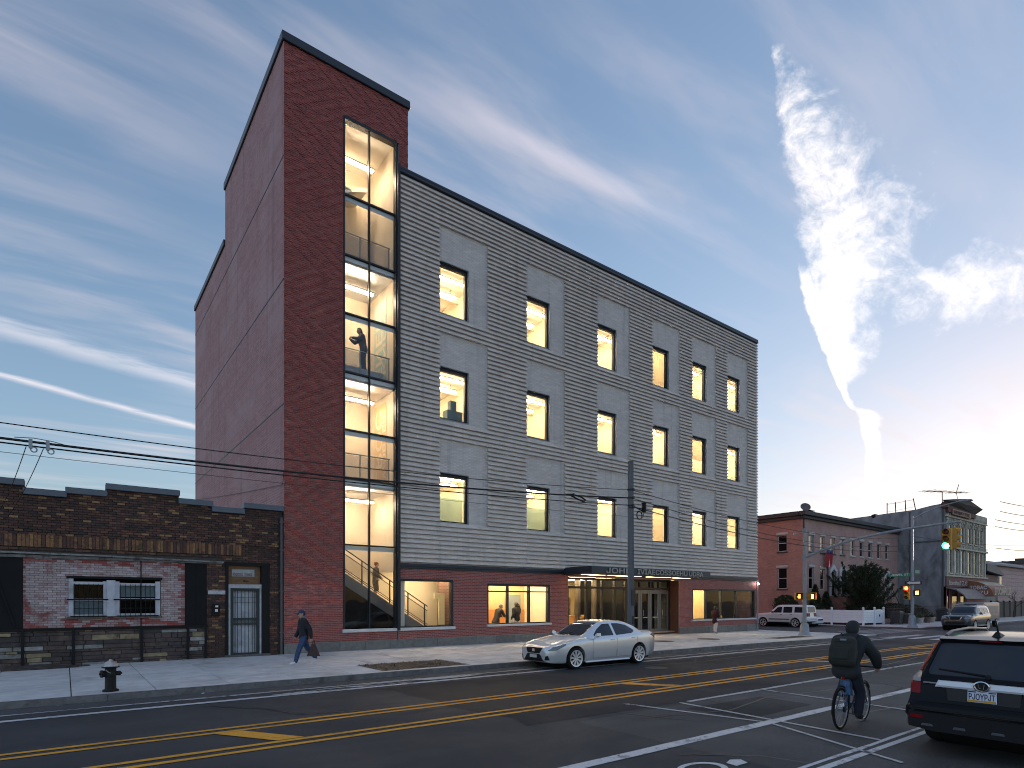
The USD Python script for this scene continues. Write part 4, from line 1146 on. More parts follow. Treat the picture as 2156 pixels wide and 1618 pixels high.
fr = B().boxes([(4.5, 4.56, F - .02, F + .1, .12, 2.62), (5.52, 5.575, F - .02, F + .1, .12, 2.62), (4.5, 5.575, F - .04, F + .1, 2.52, 2.655)])
part(old, 'door_frame', fr, mat('grey_door_frame', (.36, .37, .40), .6, var=.2, scale=8, dirt=(.2, .18, .16), dscale=4))
dl = part(old, 'door', B().box(4.56, 5.52, F + .08, F + .11, .2, 2.52), mat('white_door', (.50, .52, .57), .6, var=.15, scale=5, dirt=(.30, .30, .31), dscale=2))
gr = B().boxes([(4.56, 4.66, F + .0, F + .05, .14, 2.52), (5.42, 5.52, F + .0, F + .05, .14, 2.52), (4.66, 5.42, F, F + .05, 2.42, 2.52), (4.66, 5.42, F, F + .05, .14, .26), (4.66, 5.42, F, F + .05, 1.42, 1.48), (4.66, 5.42, F, F + .05, 1.24, 1.29)])
gr.boxes([(q - .009, q + .009, F + .015, F + .035, .26, 2.42) for q in (4.72, 4.80, 4.92, 5.04, 5.16, 5.28, 5.36)]).boxes([(4.66, 5.42, F + .015, F + .035, h, h + .012) for h in (2.02, 2.2)])
part(dl, 'security_gate', gr, mat('gate_green', (.022, .03, .03), .5, .2))
part(dl, 'kick_plate', B().box(4.66, 5.42, F + .05, F + .06, 1.29, 1.42), mat('gate_plate', (.14, .16, .16), .5))
part(old, 'door_step', B().bev(4.38, 5.9, F - .12, F + .1, -.02, .2, .02), mat('step_stone', (.09, .085, .08), .9, var=.4, scale=6, bump=.6))
part(old, 'mail_box', B().bev(3.98, 4.22, F - .1, F, 1.56, 1.98, .01), BLK)
part(old, 'mail_label', B().box(4.06, 4.15, F - .104, F - .1, 1.7, 1.8).box(4.07, 4.16, F - .104, F - .1, 1.86, 1.92), mat('label_white', (.6, .6, .6), .6))
part(old, 'number_strip', B().bev(3.86, 4.4, F - .025, F, 2.3, 2.43, .005), mat('number_strip', (.42, .42, .45), .6, var=.35, scale=14))
dp = B().cyl((6.26, F - .05, .1), (6.26, F - .05, 5.1), .045, n=10)
for z in (.9, 2.4, 3.9, 4.9):
    dp.box(6.2, 6.32, F - .09, F + .03, z, z + .05)
part(old, 'downpipe', dp, mat('pipe_grey', (.10, .10, .105), .6, .3))
part(old, 'end_strip', B().box(6.315, 6.35, F - .03, F + .03, .1, 5.3), BLK)

# ------------------------------------------------------------------ the brick row house beyond the side street
XH, YH, XG, YG = 51.3, 25.8, 71.8, 21.5
row = thing('row_house', 'two storey reddish brick row house with dark cornice and raised doors behind the white fence', 'house', (61, YH, 0))
HW = [(52.38, 53.32), (54.46, 55.3), (56.46, 57.31), (58.36, 59.2), (60.44, 61.36), (62.5, 63.37), (64.46, 65.35), (66.6, 67.41), (68.59, 69.43)]
WTOP, WBOT = 7.94, 6.46
low = [(52.4, 53.3, 3.15, 5.1), (54.46, 55.3, 3.1, 4.98), (56.45, 57.45, 2.55, 4.85), (58.35, 59.4, 2.55, 4.85), (60.4, 61.3, 3.1, 4.9), (62.5, 63.4, 3.1, 4.9), (64.5, 65.4, 2.55, 4.85), (66.6, 67.5, 3.1, 4.9), (68.6, 69.5, 2.55, 4.85)]
holes = [(a, b, WBOT, WTOP) for a, b in HW] + low
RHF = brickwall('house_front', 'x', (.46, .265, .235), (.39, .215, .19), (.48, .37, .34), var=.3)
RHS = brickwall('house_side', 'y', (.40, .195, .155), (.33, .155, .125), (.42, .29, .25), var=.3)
part(row, 'front_wall', B().boxes([(a, b, YH, YH + .3, c, d) for a, b, c, d in less((XH + .3, XG, 0, 9.3), holes)]), RHF)
sholes = [(27.2, 28.08, 6.5, 8.0), (27.2, 28.08, 3.17, 5.05), (31.5, 32.4, 6.5, 8.0), (31.5, 32.4, 3.17, 5.05)]
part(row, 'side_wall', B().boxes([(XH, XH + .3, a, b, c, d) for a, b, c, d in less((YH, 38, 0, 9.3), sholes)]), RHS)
part(row, 'back_wall', B().box(XH, XG, 38, 38.3, 0, 9.2), RHS)
part(row, 'roof', B().box(XH, XG, YH, 38, 9.3, 9.5), MATS['roof_felt'])
CORN = mat('dark_cornice', (.035, .033, .034), .7, var=.2)
part(row, 'cornice', B().bev(XH - .35, XG, YH - .42, YH + .2, 9.55, 9.92, .03).bev(XH - .2, XG, YH - .25, YH + .1, 9.28, 9.55, .03).bev(XH - .35, XH + .2, YH + .2, 38.2, 9.55, 9.92, .03).bev(XH - .2, XH + .1, YH + .1, 38.2, 9.28, 9.55, .03), CORN)
LINT = mat('pale_lintel', (.42, .40, .39), .8, var=.15)
DGL = pane('house_pane', (.5, .52, .55), 1.5, 1.3)
WFR = mat('house_sash', (.40, .39, .38), .6)
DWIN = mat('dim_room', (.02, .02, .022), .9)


def sash_x(owner, a, b, c, d, y, mat_frame=WFR, arch=False):
    """A sash window in a wall along x."""
    w_ = part(owner, 'window', B().boxes([(a, a + .07, y + .08, y + .16, c, d), (b - .07, b, y + .08, y + .16, c, d), (a + .07, b - .07, y + .08, y + .16, d - .07, d), (a + .07, b - .07, y + .08, y + .16, c, c + .07), (a + .07, b - .07, y + .08, y + .15, (c + d) / 2 - .03, (c + d) / 2 + .03)]), mat_frame)
    part(w_, 'pane', B().box(a + .07, b - .07, y + .115, y + .12, c + .07, d - .07), DGL)
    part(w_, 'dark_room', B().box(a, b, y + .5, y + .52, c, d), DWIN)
    return w_


for k, (a, b) in enumerate(HW):
    w_ = sash_x(row, a, b, WBOT, WTOP, YH)
    part(w_, 'lintel', B().bev(a - .1, b + .1, YH - .07, YH + .02, WTOP, WTOP + .24, .02), LINT)
    part(w_, 'sill', B().bev(a - .08, b + .08, YH - .09, YH + .05, WBOT - .12, WBOT, .02), CORN if k < 4 else LINT)
    if k < 3:
        part(w_, 'curtain', B().box(a + .08, a + .5, YH + .2, YH + .22, WBOT + .1, WTOP - .1), glow('lit_curtain', (1.0, .78, .5), .32))
for k, (a, b, c, d) in enumerate(low):
    w_ = sash_x(row, a, b, c, d, YH)
    if k in (2, 3, 6, 8):                                # doors with pointed white surrounds
        m_ = (a + b) / 2
        part(w_, 'door_surround', B().prism(Polygon([(a - .22, c), (a - .22, d + .1), (m_, d + .62), (b + .22, d + .1), (b + .22, c)]).difference(Polygon([(a, c - .1), (a, d - .1), (m_, d + .2), (b, d - .1), (b, c - .1)])), 'xz', YH - .09, YH + .03), mat('white_surround', (.55, .55, .57), .7))
    else:
        part(w_, 'lintel', B().bev(a - .1, b + .1, YH - .07, YH + .02, d, d + .2, .02), LINT)
for a, b, c, d in sholes:
    w_ = part(row, 'window', B().boxes([(XH + .08, XH + .16, a, a + .07, c, d), (XH + .08, XH + .16, b - .07, b, c, d), (XH + .08, XH + .16, a, b, d - .07, d), (XH + .08, XH + .16, a, b, c, c + .07), (XH + .08, XH + .15, a, b, (c + d) / 2 - .03, (c + d) / 2 + .03)]), WFR)
    part(w_, 'pane', B().box(XH + .115, XH + .12, a + .07, b - .07, c + .07, d - .07), DGL)
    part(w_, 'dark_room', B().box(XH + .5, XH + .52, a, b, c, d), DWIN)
    part(w_, 'lintel', B().bev(XH - .06, XH + .02, a - .12, b + .12, d, d + .22, .02), LINT)
    part(w_, 'sill', B().bev(XH - .08, XH + .05, a - .08, b + .08, c - .12, c, .02), CORN)
for a, b in ((55.9, 59.9), (64.0, 66.0)):
    st = part(row, 'stoop', B().box(a, b, YH - 1.6, YH, .05, 2.4).boxes([(b + .28 * i, b + .28 * (i + 1), YH - 1.5, YH - .2, .05, 2.2 - .22 * i) for i in range(9)]), mat('brownstone', (.17, .085, .07), .85, var=.25))
    rl = B().tube([(a, YH - 1.55, 3.4), (b, YH - 1.55, 3.4)], .03, 6).tube([(a, YH - 1.55, 3.4), (a, YH - .1, 3.4)], .03, 6).tube([(b, YH - 1.55, 3.4), (b + 2.4, YH - 1.55, 1.35)], .03, 6)
    for q in np.arange(a, b + .01, .18):
        rl.box(q - .012, q + .012, YH - 1.562, YH - 1.538, 2.4, 3.4)
    part(st, 'railing', rl, BLK)
part(row, 'drain_pipe', B().cyl((55.8, YH - .06, 1), (55.8, YH - .06, 6.1), .05, n=8).cyl((XH + .1, YH - .06, .2), (XH + .1, YH - .06, 9.2), .05, n=8), CORN)

dish = thing('satellite_dish', 'round grey satellite dish on the row house roof corner', 'dish', (52.0, YH + .3, 9.92))
dm = B().lathe([(0, .0), (.25, .03), (.42, .1), (.5, .2), (.48, .22), (.4, .13), (0, .05)], (0, 0, 0), 20)
Rd = trimesh.geometry.align_vectors([0, 0, 1], [-.62, -.6, .5])[:3, :3]
dm.v = [v * .85 @ Rd.T + [51.9, YH + .1, 10.25] for v in dm.v]
part(dish, 'reflector', dm, mat('dish_grey', (.10, .10, .11), .6), smooth=40)
part(dish, 'mast', B().cyl((52.0, YH + .3, 9.9), (52.0, YH + .3, 10.4), .035, n=8), BLK)
vent = thing('roof_vent', 'small dark box vent on the row house roof beside the dish', 'vent', (53.4, YH + .5, 9.92))
part(vent, 'vent_box', B().bev(53.1, 53.9, YH + .3, YH + .9, 9.9, 10.15, .03), BLK)
part(vent, 'vent_cap', B().bev(53.0, 54.0, YH + .2, YH + 1.0, 10.16, 10.22, .02), BLK)

flagp = thing('house_flag', 'red white and blue flag hanging from the row house wall', 'flag', (55.3, YH - .35, 5.2))
n = 14
gx, gz = np.meshgrid(np.linspace(0, 1, 9), np.linspace(0, 1, n), indexing='ij')
pts = np.stack([55.0 + gx * 1.0 - .12 * (1 - gz), YH - .35 + .08 * np.sin(gx * 9 + gz * 3), 5.15 + gz * 1.55], -1)
idx = np.arange(9 * n).reshape(9, n)
for k, (i0, i1, c) in enumerate(((0, 3, (.30, .02, .03)), (3, 5, (.6, .6, .62)), (5, 8, (.30, .02, .03)))):
    q = np.stack([idx[i0:i1, :-3], idx[i0 + 1:i1 + 1, :-3], idx[i0 + 1:i1 + 1, 1:-2], idx[i0:i1, 1:-2]], -1).reshape(-1, 4)
    part(flagp, 'flag_stripe', B().raw(pts.reshape(-1, 3), q), mat(f'flag_{k}', c, .8))
q = np.stack([idx[:-1, -4:-1], idx[1:, -4:-1], idx[1:, -3:], idx[:-1, -3:]], -1).reshape(-1, 4)
part(flagp, 'flag_field', B().raw(pts.reshape(-1, 3), q), mat('flag_blue', (.03, .05, .2), .8))
part(flagp, 'flag_staff', B().cyl((55.5, YH, 6.1), (55.4, YH - .6, 6.8), .02, n=6), WFR)

# ------------------------------------------------------------------ the tall grey building with the ornate front
tall = thing('ornate_building', 'three storey grey sided building with ornate windowed front and shop awnings', 'building', (78, YG, 0))
GSM = mat('grey_render', (.19, .195, .21), .9, var=.35, scale=1.2, bump=.5, bscale=20, dirt=(.075, .075, .08), dscale=.5, stretch=(1, 1, .5))
part(tall, 'side_wall', B().prism([(YG, 0), (YG, 12.1), (YG + 1.2, 12.0), (YG + 2.6, 11.75), (40, 11.2), (40, 0)], 'yz', XG, XG + .3), GSM)
part(tall, 'side_pilaster', B().box(XG - .06, XG, 21.6, 21.75, 0, 11.9).box(XG - .05, XG, 24.6, 24.72, 0, 11.6).box(XG - .04, XG, 21.75, 24.6, 8.2, 8.35), mat('grey_render_dark', (.07, .07, .08), .9))
part(tall, 'back_wall', B().box(XG + .3, 85.2, 39.7, 40, 0, 11).box(84.9, 85.2, YG + .3, 39.7, 0, 11), GSM)
FRT = mat('ornate_stone', (.34, .32, .27), .85, var=.3, scale=5, bump=.5, bscale=20, dirt=(.10, .095, .085), dscale=1.4)
UW = [(73.0, 73.9), (74.75, 75.65), (76.75, 77.65), (79.0, 79.95), (81.1, 81.95), (82.95, 83.85)]
UR = [(5.0, 7.5), (8.35, 10.1)]
fh = [(a, b, c, d) for a, b in UW for c, d in UR]
part(tall, 'front_wall', B().boxes([(a, b, YG, YG + .3, c, d) for a, b, c, d in less((XG + .3, 85.2, 4.6, 11.3), fh)]), FRT)
part(tall, 'roof', B().box(XG + .3, 84.9, YG + .3, 39.7, 11.0, 11.15), MATS['roof_felt'])
PALE = mat('pale_trim', (.36, .33, .27), .8, var=.25, scale=6)
BLUEP = pane('sky_pane', (.4, .5, .62), 1.5, 1.4)
for i, (a, b) in enumerate(UW):
    for j, (c, d) in enumerate(UR):
        w_ = part(tall, 'window', B().boxes([(a, a + .08, YG + .06, YG + .14, c, d), (b - .08, b, YG + .06, YG + .14, c, d), (a + .08, b - .08, YG + .06, YG + .14, d - .08, d), (a + .08, b - .08, YG + .06, YG + .14, c, c + .08), (a + .08, b - .08, YG + .06, YG + .13, (c + d) / 2 - .03, (c + d) / 2 + .03)]), PALE)
        part(w_, 'pane', B().box(a + .08, b - .08, YG + .1, YG + .105, c + .08, d - .08), BLUEP)
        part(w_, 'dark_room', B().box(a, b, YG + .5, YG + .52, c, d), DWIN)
        ho = B().tube([((a + b) / 2 + .62 * math.cos(t) * (b - a) / .9, YG - .05, d - .05 + .42 * math.sin(t)) for t in np.linspace(0, math.pi, 9)], .075, 6)
        ho.box((a + b) / 2 - .08, (a + b) / 2 + .08, YG - .16, YG, d + .25, d + .5)
        part(w_, 'hood_mould', ho, PALE)
        part(w_, 'sill', B().bev(a - .12, b + .12, YG - .12, YG, c - .14, c, .02), PALE)
for x in (72.25, 74.3, 76.2, 78.3, 80.5, 82.45, 84.6):
    part(tall, 'pilaster', B().bev(x - .16, x + .16, YG - .1, YG, 4.75, 10.7, .02).bev(x - .22, x + .22, YG - .14, YG, 10.45, 10.7, .02).bev(x - .22, x + .22, YG - .14, YG, 7.75, 8.0, .02), FRT)
part(tall, 'band_course', B().bev(XG, 85.3, YG - .2, YG, 7.55, 7.75, .02).bev(XG, 85.3, YG - .2, YG, 4.6, 4.78, .02).bev(XG, 85.3, YG - .15, YG, 10.75, 10.95, .02), PALE)
dn = B().boxes([(x, x + .18, YG - .17, YG - .15, 7.8, 8.1) for x in np.arange(72.3, 85, .42)]).boxes([(x, x + .2, YG - .14, YG, 10.96, 11.15) for x in np.arange(72.3, 85, .5)])
part(tall, 'dentil', dn, PALE, kind='stuff')
REDC = mat('dark_red_cornice', (.075, .03, .028), .75, var=.25)
part(tall, 'cornice', B().prism([(72.0, 11.2), (72.0, 12.3), (75.6, 12.75), (80.6, 12.2), (80.6, 11.2)], 'xz', YG - .25, YG + .3).bev(71.5, 72.0, YG - .3, YG + .3, 11.6, 12.1, .03), REDC)
part(tall, 'cornice_hood', B().hull([(71.6, YG - .75, 12.25), (75.6, YG - .9, 12.78), (81.2, YG - .75, 12.2), (71.6, YG + .2, 12.45), (75.6, YG + .2, 12.95), (81.2, YG + .2, 12.4), (80.5, YG - .2, 11.6), (72.0, YG - .2, 11.9)]), CORN)
part(tall, 'parapet', B().bev(80.62, 85.3, YG - .1, YG + .3, 11.0, 11.75, .03), FRT)
sg = part(tall, 'gable_sign', B().bev(73.0, 78.6, YG - .36, YG - .25, 11.02, 11.6, .03), mat('pinkish_sign', (.36, .17, .14), .7))
part(sg, 'sign_letter', B().text('WOODROW', .34, (73.2, YG - .362, 11.13), (1, 0, 0), (0, 0, 1), .02, True, width=2.7).text('EXRL', .34, (76.2, YG - .362, 11.13), (1, 0, 0), (0, 0, 1), .02, True, width=2.1), CORN)
SHOP = mat('shop_maroon', (.10, .035, .035), .7, var=.2)
fa = part(tall, 'shop_fascia', B().bev(XG + .1, 78.7, YG - .12, YG, 3.55, 4.58, .02), SHOP)
part(fa, 'sign_letter', B().text('Bonnituu7', .42, (72.6, YG - .125, 3.75), (1, 0, 0), (0, 0, 1), .02, True, width=3.6).text('ZJS', .42, (76.6, YG - .125, 3.75), (1, 0, 0), (0, 0, 1), .02, True, width=1.6), mat('faded_letter', (.38, .33, .31), .7))
part(tall, 'shop_front', B().boxes([(XG, 72.4, YG, YG + .3, 0, 3.55), (73.6, 73.9, YG, YG + .3, 0, 3.55), (76.2, 76.5, YG, YG + .3, 0, 3.55), (78.4, 85.2, YG, YG + .3, 0, 4.6)]), mat('shop_pink', (.26, .11, .10), .8, var=.2))
for a, b in ((72.4, 73.6), (73.9, 76.2), (76.5, 78.4)):
    w_ = part(tall, 'shop_window', B().boxes([(a, a + .06, YG + .1, YG + .2, .1, 3.5), (b - .06, b, YG + .1, YG + .2, .1, 3.5), (a, b, YG + .1, YG + .2, .1, .5)]), PALE)
    part(w_, 'pane', B().box(a + .06, b - .06, YG + .14, YG + .145, .5, 3.5), DGL)
    part(w_, 'shop_interior', B().box(a, b, YG + 1.0, YG + 1.02, .1, 3.5), mat('shop_dim', (.10, .07, .05), .8))
aw1 = part(tall, 'awning', B().prism([(YG - .02, 3.5), (YG - .9, 3.3), (YG - 1.6, 2.7), (YG - 1.75, 2.3), (YG - 1.72, 2.3), (YG - 1.5, 2.65), (YG - .85, 3.2), (YG - .02, 3.4)], 'yz', 72.0, 78.3), mat('grey_awning', (.20, .17, .165), .8, var=.15))
prof = [(YG - .02 - 2.3 * math.cos(t), 2.62 + 1.65 * math.sin(t)) for t in np.linspace(0, math.pi / 2, 9)]
AWB = mat('brown_awning', (.22, .085, .045), .7, var=.15)
aw2 = part(tall, 'barrel_awning', B().prism([(YG - .02, 2.62)] + prof, 'yz', 78.6, 85.0), AWB)
pr2 = [(YG - .02 - 2.33 * math.cos(t), 2.62 + 1.68 * math.sin(t)) for t in np.linspace(.75, math.pi / 2, 8)]
st_ = B()
for x in np.arange(78.7, 84.9, .62):
    st_.prism(pr2 + [(a + .03, b - .05) for a, b in pr2[::-1]], 'yz', x, x + .42)
part(aw2, 'pale_stripe', st_, mat('awning_cream', (.42, .37, .30), .7), kind=None)
part(aw2, 'sign_letter', B().text('ITOCARPLUZ', .75, (78.9, YG - 2.33, 2.75), (1, 0, 0), (0, 0, 1), .03, True, width=5.8), MATS['awning_cream'])
part(aw2, 'sign_letter', B().text('TOBAC', .36, (78.59, YG - .25, 3.35), (0, -1, 0), (0, 0, 1), .02, True, width=1.5).text('0-7U', .36, (78.59, YG - .35, 2.8), (0, -1, 0), (0, 0, 1), .02, True, width=1.5), mat('awning_white', (.55, .55, .6), .7))
# roof furniture
ant = thing('roof_antenna', 'long thin television aerial on a mast above the ornate building', 'aerial', (76.0, 23, 11.1))
AM = mat('aerial_metal', (.16, .11, .08), .5, .5)
part(ant, 'mast', B().cyl((76.0, 23, 11.1), (76.0, 23, 13.9), .05, n=6), AM)
part(ant, 'boom', B().tube([(71.0, 23.2, 13.5), (76, 23, 13.95), (83.4, 22.8, 14.6)], .05, 6), AM)
for k, x in enumerate((71.6, 73.2, 74.8, 77, 79.4, 80.6, 82.6)):
    part(ant, 'element', B().cyl((x, 22.2, 13.5 + (x - 71) * .09), (x, 23.8, 13.5 + (x - 71) * .09), .02, n=5), AM)
part(ant, 'element', B().cyl((80.0, 22.9, 14.2), (80.9, 22.9, 15.3), .04, n=5).cyl((80.1, 22.9, 14.3), (80.7, 22.9, 13.3), .03, n=5), AM)
rf = thing('roof_fence', 'four slanting rooftop posts strung with rails on the grey building', 'railing', (XG + .15, 25.5, 11.4))
ps = [(26.9, 11.35, 12.85, 0), (26.05, 11.4, 12.85, .05), (25.1, 11.5, 12.95, .05), (24.15, 11.6, 13.0, .25)]
for y, a, b, t in ps:
    part(rf, 'post', B().cyl((XG + .2, y, a), (XG + .2, y + t, b), .05, n=6), AM)
part(rf, 'rail', B().tube([(XG + .2, y + t * .9, b - .15) for y, a, b, t in ps], .02, 5).tube([(XG + .2, y + t * .4, a + .5) for y, a, b, t in ps], .015, 5), AM)
vt = thing('roof_turbine_vent', 'small round dark vent on the grey building roof edge', 'vent', (XG + .3, 28.2, 11.3))
part(vt, 'vent_dome', B().lathe([(0, .5), (.3, .42), (.4, .2), (.3, 0)], (XG + .3, 28.2, 11.3), 14), BLK, smooth=50)
part(vt, 'vent_neck', B().cyl((XG + .3, 28.2, 11.05), (XG + .3, 28.2, 11.35), .2, n=10), BLK)

# ------------------------------------------------------------------ lower buildings at the far right
SID = mat('mauve_siding', (.36, .25, .25), .85, var=.15, scale=3)
low_ = thing('brown_shed_house', 'small brown house with dark slanting roof beside the ornate building', 'house', (88, YG + .5, 0))
part(low_, 'wall', B().box(85.4, 91.4, YG + .4, YG + 8, 0, 5.2), mat('brown_shed', (.15, .095, .075), .85, var=.25, scale=4))
part(low_, 'roof', B().prism([(85.3, 5.6), (91.9, 5.15), (91.9, 5.35), (88.6, 6.35), (85.3, 6.4)], 'xz', YG - .1, YG + 8.2), mat('slate_roof', (.06, .065, .08), .6, var=.2))
part(low_, 'shutter', B().box(86.5, 90.2, YG + .36, YG + .4, .1, 2.6), mat('grey_shutter', (.17, .17, .17), .7))
sd_ = thing('mauve_house', 'wide house with mauve siding and long low roof at the far right', 'house', (106, YG + 3, 0))
part(sd_, 'wall', B().box(91.6, 135, YG + 3, YG + 14, 0, 6.9), SID)
for z in np.arange(.4, 6.8, .55):
    part(sd_, 'clapboard', B().prism([(YG + 3, z), (YG + 2.95, z), (YG + 2.985, z + .53), (YG + 3, z + .53)], 'yz', 91.6, 135), SID)
part(sd_, 'roof', B().prism([(YG + 2.5, 6.9), (YG + 2.5, 7.1), (YG + 7, 8.3), (YG + 14, 8.3), (YG + 14, 6.9)], 'yz', 91.4, 135.2), mat('grey_roof', (.16, .17, .19), .7, var=.2))
for x in (95.5, 99.0, 102.5):
    w_ = part(sd_, 'window', B().box(x, x + 1.1, YG + 2.9, YG + 2.96, 3.9, 5.5), WFR)
    part(w_, 'pane', B().box(x + .1, x + 1.0, YG + 2.885, YG + 2.899, 4.0, 5.4), darkglass())
cv = thing('dark_yard_fence', 'long dark solid yard fence in front of the mauve house', 'fence', (95, 21.2, 0))
for k in range(16):
    part(cv, 'fence_panel', B().bev(86.0 + k * 2.5, 88.44 + k * 2.5, 21.2, 21.26, .1, 2.0, .01), mat('black_fence', (.02, .02, .022), .7, var=.2))
for k in range(17):
    part(cv, 'fence_post', B().box(85.95 + k * 2.5, 86.05 + k * 2.5, 21.14, 21.32, .1, 2.12), BLK)
# far skyline along the avenue so that the street closes
for k, (x0, x1, y0, h, c) in enumerate(((140, 165, 24, 9, (.16, .12, .11)), (168, 200, 23, 11, (.2, .17, .15)), (205, 260, 22, 8, (.15, .14, .14)))):
    hb = thing('distant_block', ['dark low block far down the avenue', 'taller pale block far down the avenue behind the low one', 'long grey block at the end of the avenue'][k], 'building', ((x0 + x1) / 2, y0, 0), group='blocks far down the avenue')
    part(hb, 'wall', B().box(x0, x1, y0, y0 + 14, 0, h), mat(f'block_{k}', c, .9, var=.2))
    part(hb, 'parapet', B().box(x0 - .2, x1 + .2, y0 - .2, y0 + 14.2, h, h + .5), CORN)

# ------------------------------------------------------------------ poles, wires, signals, hydrant, fence
GALV = mat('galvanised', (.27, .30, .34), .5, .45, var=.15, scale=6)
POLEM = mat('weathered_pole', (.12, .125, .14), .85, var=.35, scale=3, bump=.5, bscale=40, stretch=(1, 1, .12))
up = thing('utility_pole', 'weathered square topped utility pole in front of the entrance canopy', 'pole', (17.16, 15.2, .13))
part(up, 'pole_shaft', B().cyl((17.16, 15.2, .1), (17.16, 15.2, 7.38), .135, .105, 16), POLEM, smooth=40)
hw = B()
for z in (6.3, 5.99, 5.70, 5.62):
    hw.lathe([(.118, -.025), (.135, -.025), (.135, .025), (.118, .025)], (17.16, 15.2, z), 16).box(17.12, 17.2, 15.04, 15.12, z - .04, z + .04)
part(up, 'wire_clamp', hw, STEEL)
part(up, 'steel_plate', B().box(17.06, 17.26, 15.06, 15.08, 1.9, 2.5), STEEL)
part(up, 'steel_plate', B().box(17.09, 17.2, 15.05, 15.07, 1.2, 1.5), STEEL)
part(up, 'bracket_arm', B().cyl((17.16, 15.16, 5.72), (17.75, 15.1, 5.52), .025, n=6), STEEL)
part(up, 'splice_can', B().cyl((17.8, 15.1, 5.5), (17.8, 15.1, 5.82), .09, n=12).lathe([(0, .06), (.09, .02), (.1, -.02), (0, -.06)], (17.8, 15.1, 5.84), 12), BLK)
tor = trimesh.creation.torus(.15, .022, major_sections=24, minor_sections=8)
tor.apply_transform(trimesh.transformations.rotation_matrix(math.pi / 2, [1, 0, 0])); tor.apply_translation([17.42, 15.0, 5.33])
part(up, 'cable_coil', B().add(tor).tube([(17.8, 15.1, 5.5), (17.72, 15.06, 5.3), (17.58, 15.02, 5.2)], .012, 5), BLK)


def wire(pts, r, label, sag=0.0, n=24, group=None, cat='wire'):
    """A hanging wire through the points, each span sagging."""
    P = []
    for a, b in zip(pts, pts[1:]):
        a, b = np.asarray(a, float), np.asarray(b, float)
        t = np.linspace(0, 1, n)[:, None]
        q = a + (b - a) * t
        q[:, 2] -= 4 * sag * (t[:, 0] * (1 - t[:, 0]))
        P.append(q if not P else q[1:])
    return single('overhead_wire', B().tube(np.vstack(P), r, 6), MATS['wire'], label, cat, group or 'overhead wires along the avenue')


mat('wire', (.012, .012, .013), .7)


def para(x0, x1, zmin, a, xm=-1.0, y=15.2):
    xs = np.linspace(x0, x1, 70)
    return np.stack([xs, np.full(70, y), zmin + a * (xs - xm) ** 2], 1)


for z0, a, r, lab in ((5.55, .00227, .012, 'topmost thin wire crossing in front of the stair tower'), (5.25, .00225, .026, 'thick black cable bundle crossing in front of the stair tower'), (5.165, .00166, .016, 'lowest of the three cables crossing in front of the stair tower')):
    single('overhead_wire', B().tube(para(-22, 17.06, z0, a), r, 6), MATS['wire'], lab, 'wire', 'overhead wires along the avenue')
single('overhead_wire', B().tube(para(-22, 17.06, 5.0, .0009, y=15.3), .006, 5), MATS['wire'], 'faint thin line below the three cables at the stair tower', 'wire', 'overhead wires along the avenue')
xs = [(17.26, 15.2, 6.3), (50.55, 17.1, 6.9)]
wire(xs, .013, 'upper wire from the utility pole to the right across the grey front', .75)
wire([(17.26, 15.2, 5.99), (50.55, 17.1, 6.3)], .013, 'middle wire from the utility pole to the right across the grey front', .8)
wire([(17.26, 15.2, 5.68), (50.55, 17.1, 5.9)], .018, 'thick lower cable from the utility pole to the right across the grey front', .7)
wire([(50.55, 17.1, 6.9), (100, 17, 9.5)], .02, 'dark wire crossing in front of the row house windows', .6)
for k, (y0, z0, z1) in enumerate(((18, 12.6, 14.2), (18, 11.6, 12.9), (18.4, 10.8, 11.8), (18.4, 10.1, 11.0), (18.4, 7.9, 8.6))):
    wire([(76, y0, z0 - .4), (130, y0 - 1, z1 + 4)], .035, ['highest of the wires against the bright sky right of the ornate building', 'second wire from the top against the bright sky at the right', 'third wire from the top against the bright sky at the right', 'fourth wire from the top against the bright sky at the right', 'lowest wire against the sky right of the ornate building'][k], 1.2)
wire([(85, 20.0, 6.6), (118, 17, 10.5)], .03, 'wire rising steeply at the right edge behind the parked suv', .8)
sp = thing('cable_splice', 'black looped cable splice hanging left of the utility pole', 'cable splice', (14.5, 15.2, 5.7))
part(sp, 'splice_loop', B().tube([(13.85, 15.2, 5.76), (14.2, 15.2, 5.80), (14.6, 15.2, 5.74), (14.78, 15.2, 5.66), (14.7, 15.2, 5.60), (14.4, 15.2, 5.66), (14.1, 15.2, 5.74)], .03, 8), BLK, smooth=60)
part(sp, 'splice_tie', B().cyl((14.2, 15.2, 5.72), (14.2, 15.2, 5.84), .04, n=8), STEEL)
cl = thing('cable_clamps', 'steel clamp hardware on the cables above the old brick building', 'clamp', (-.5, 15.2, 5.1))
for x in (-.55, -.28):
    part(cl, 'clamp', B().box(x - .03, x + .03, 15.17, 15.23, 5.12, 5.30).add(trimesh.creation.torus(.05, .012, major_sections=12, minor_sections=6).apply_transform(trimesh.transformations.rotation_matrix(math.pi / 2, [1, 0, 0])).apply_translation([x + .05, 15.2, 5.1])), GALV)
part(cl, 'jumper', B().tube([(-.8, 15.2, 5.30), (-.5, 15.2, 5.33), (-.2, 15.2, 5.31), (0, 15.2, 5.27)], .008, 5), STEEL)
wire([(-.62, 15.2, 5.14), (-1.5, 22.1, 4.6)], .008, 'left of two thin service wires dropping to the old brick building', .12)
wire([(-.35, 15.2, 5.14), (-1.3, 22.1, 4.5)], .008, 'right of two thin service wires dropping to the old brick building', .12)
wire([(4.35, 15.2, 5.3), (6.3, 22.15, 6.3), (6.3, 40, 8.2)], .008, 'thin wire slanting up along the mauve side wall of the school', .05)

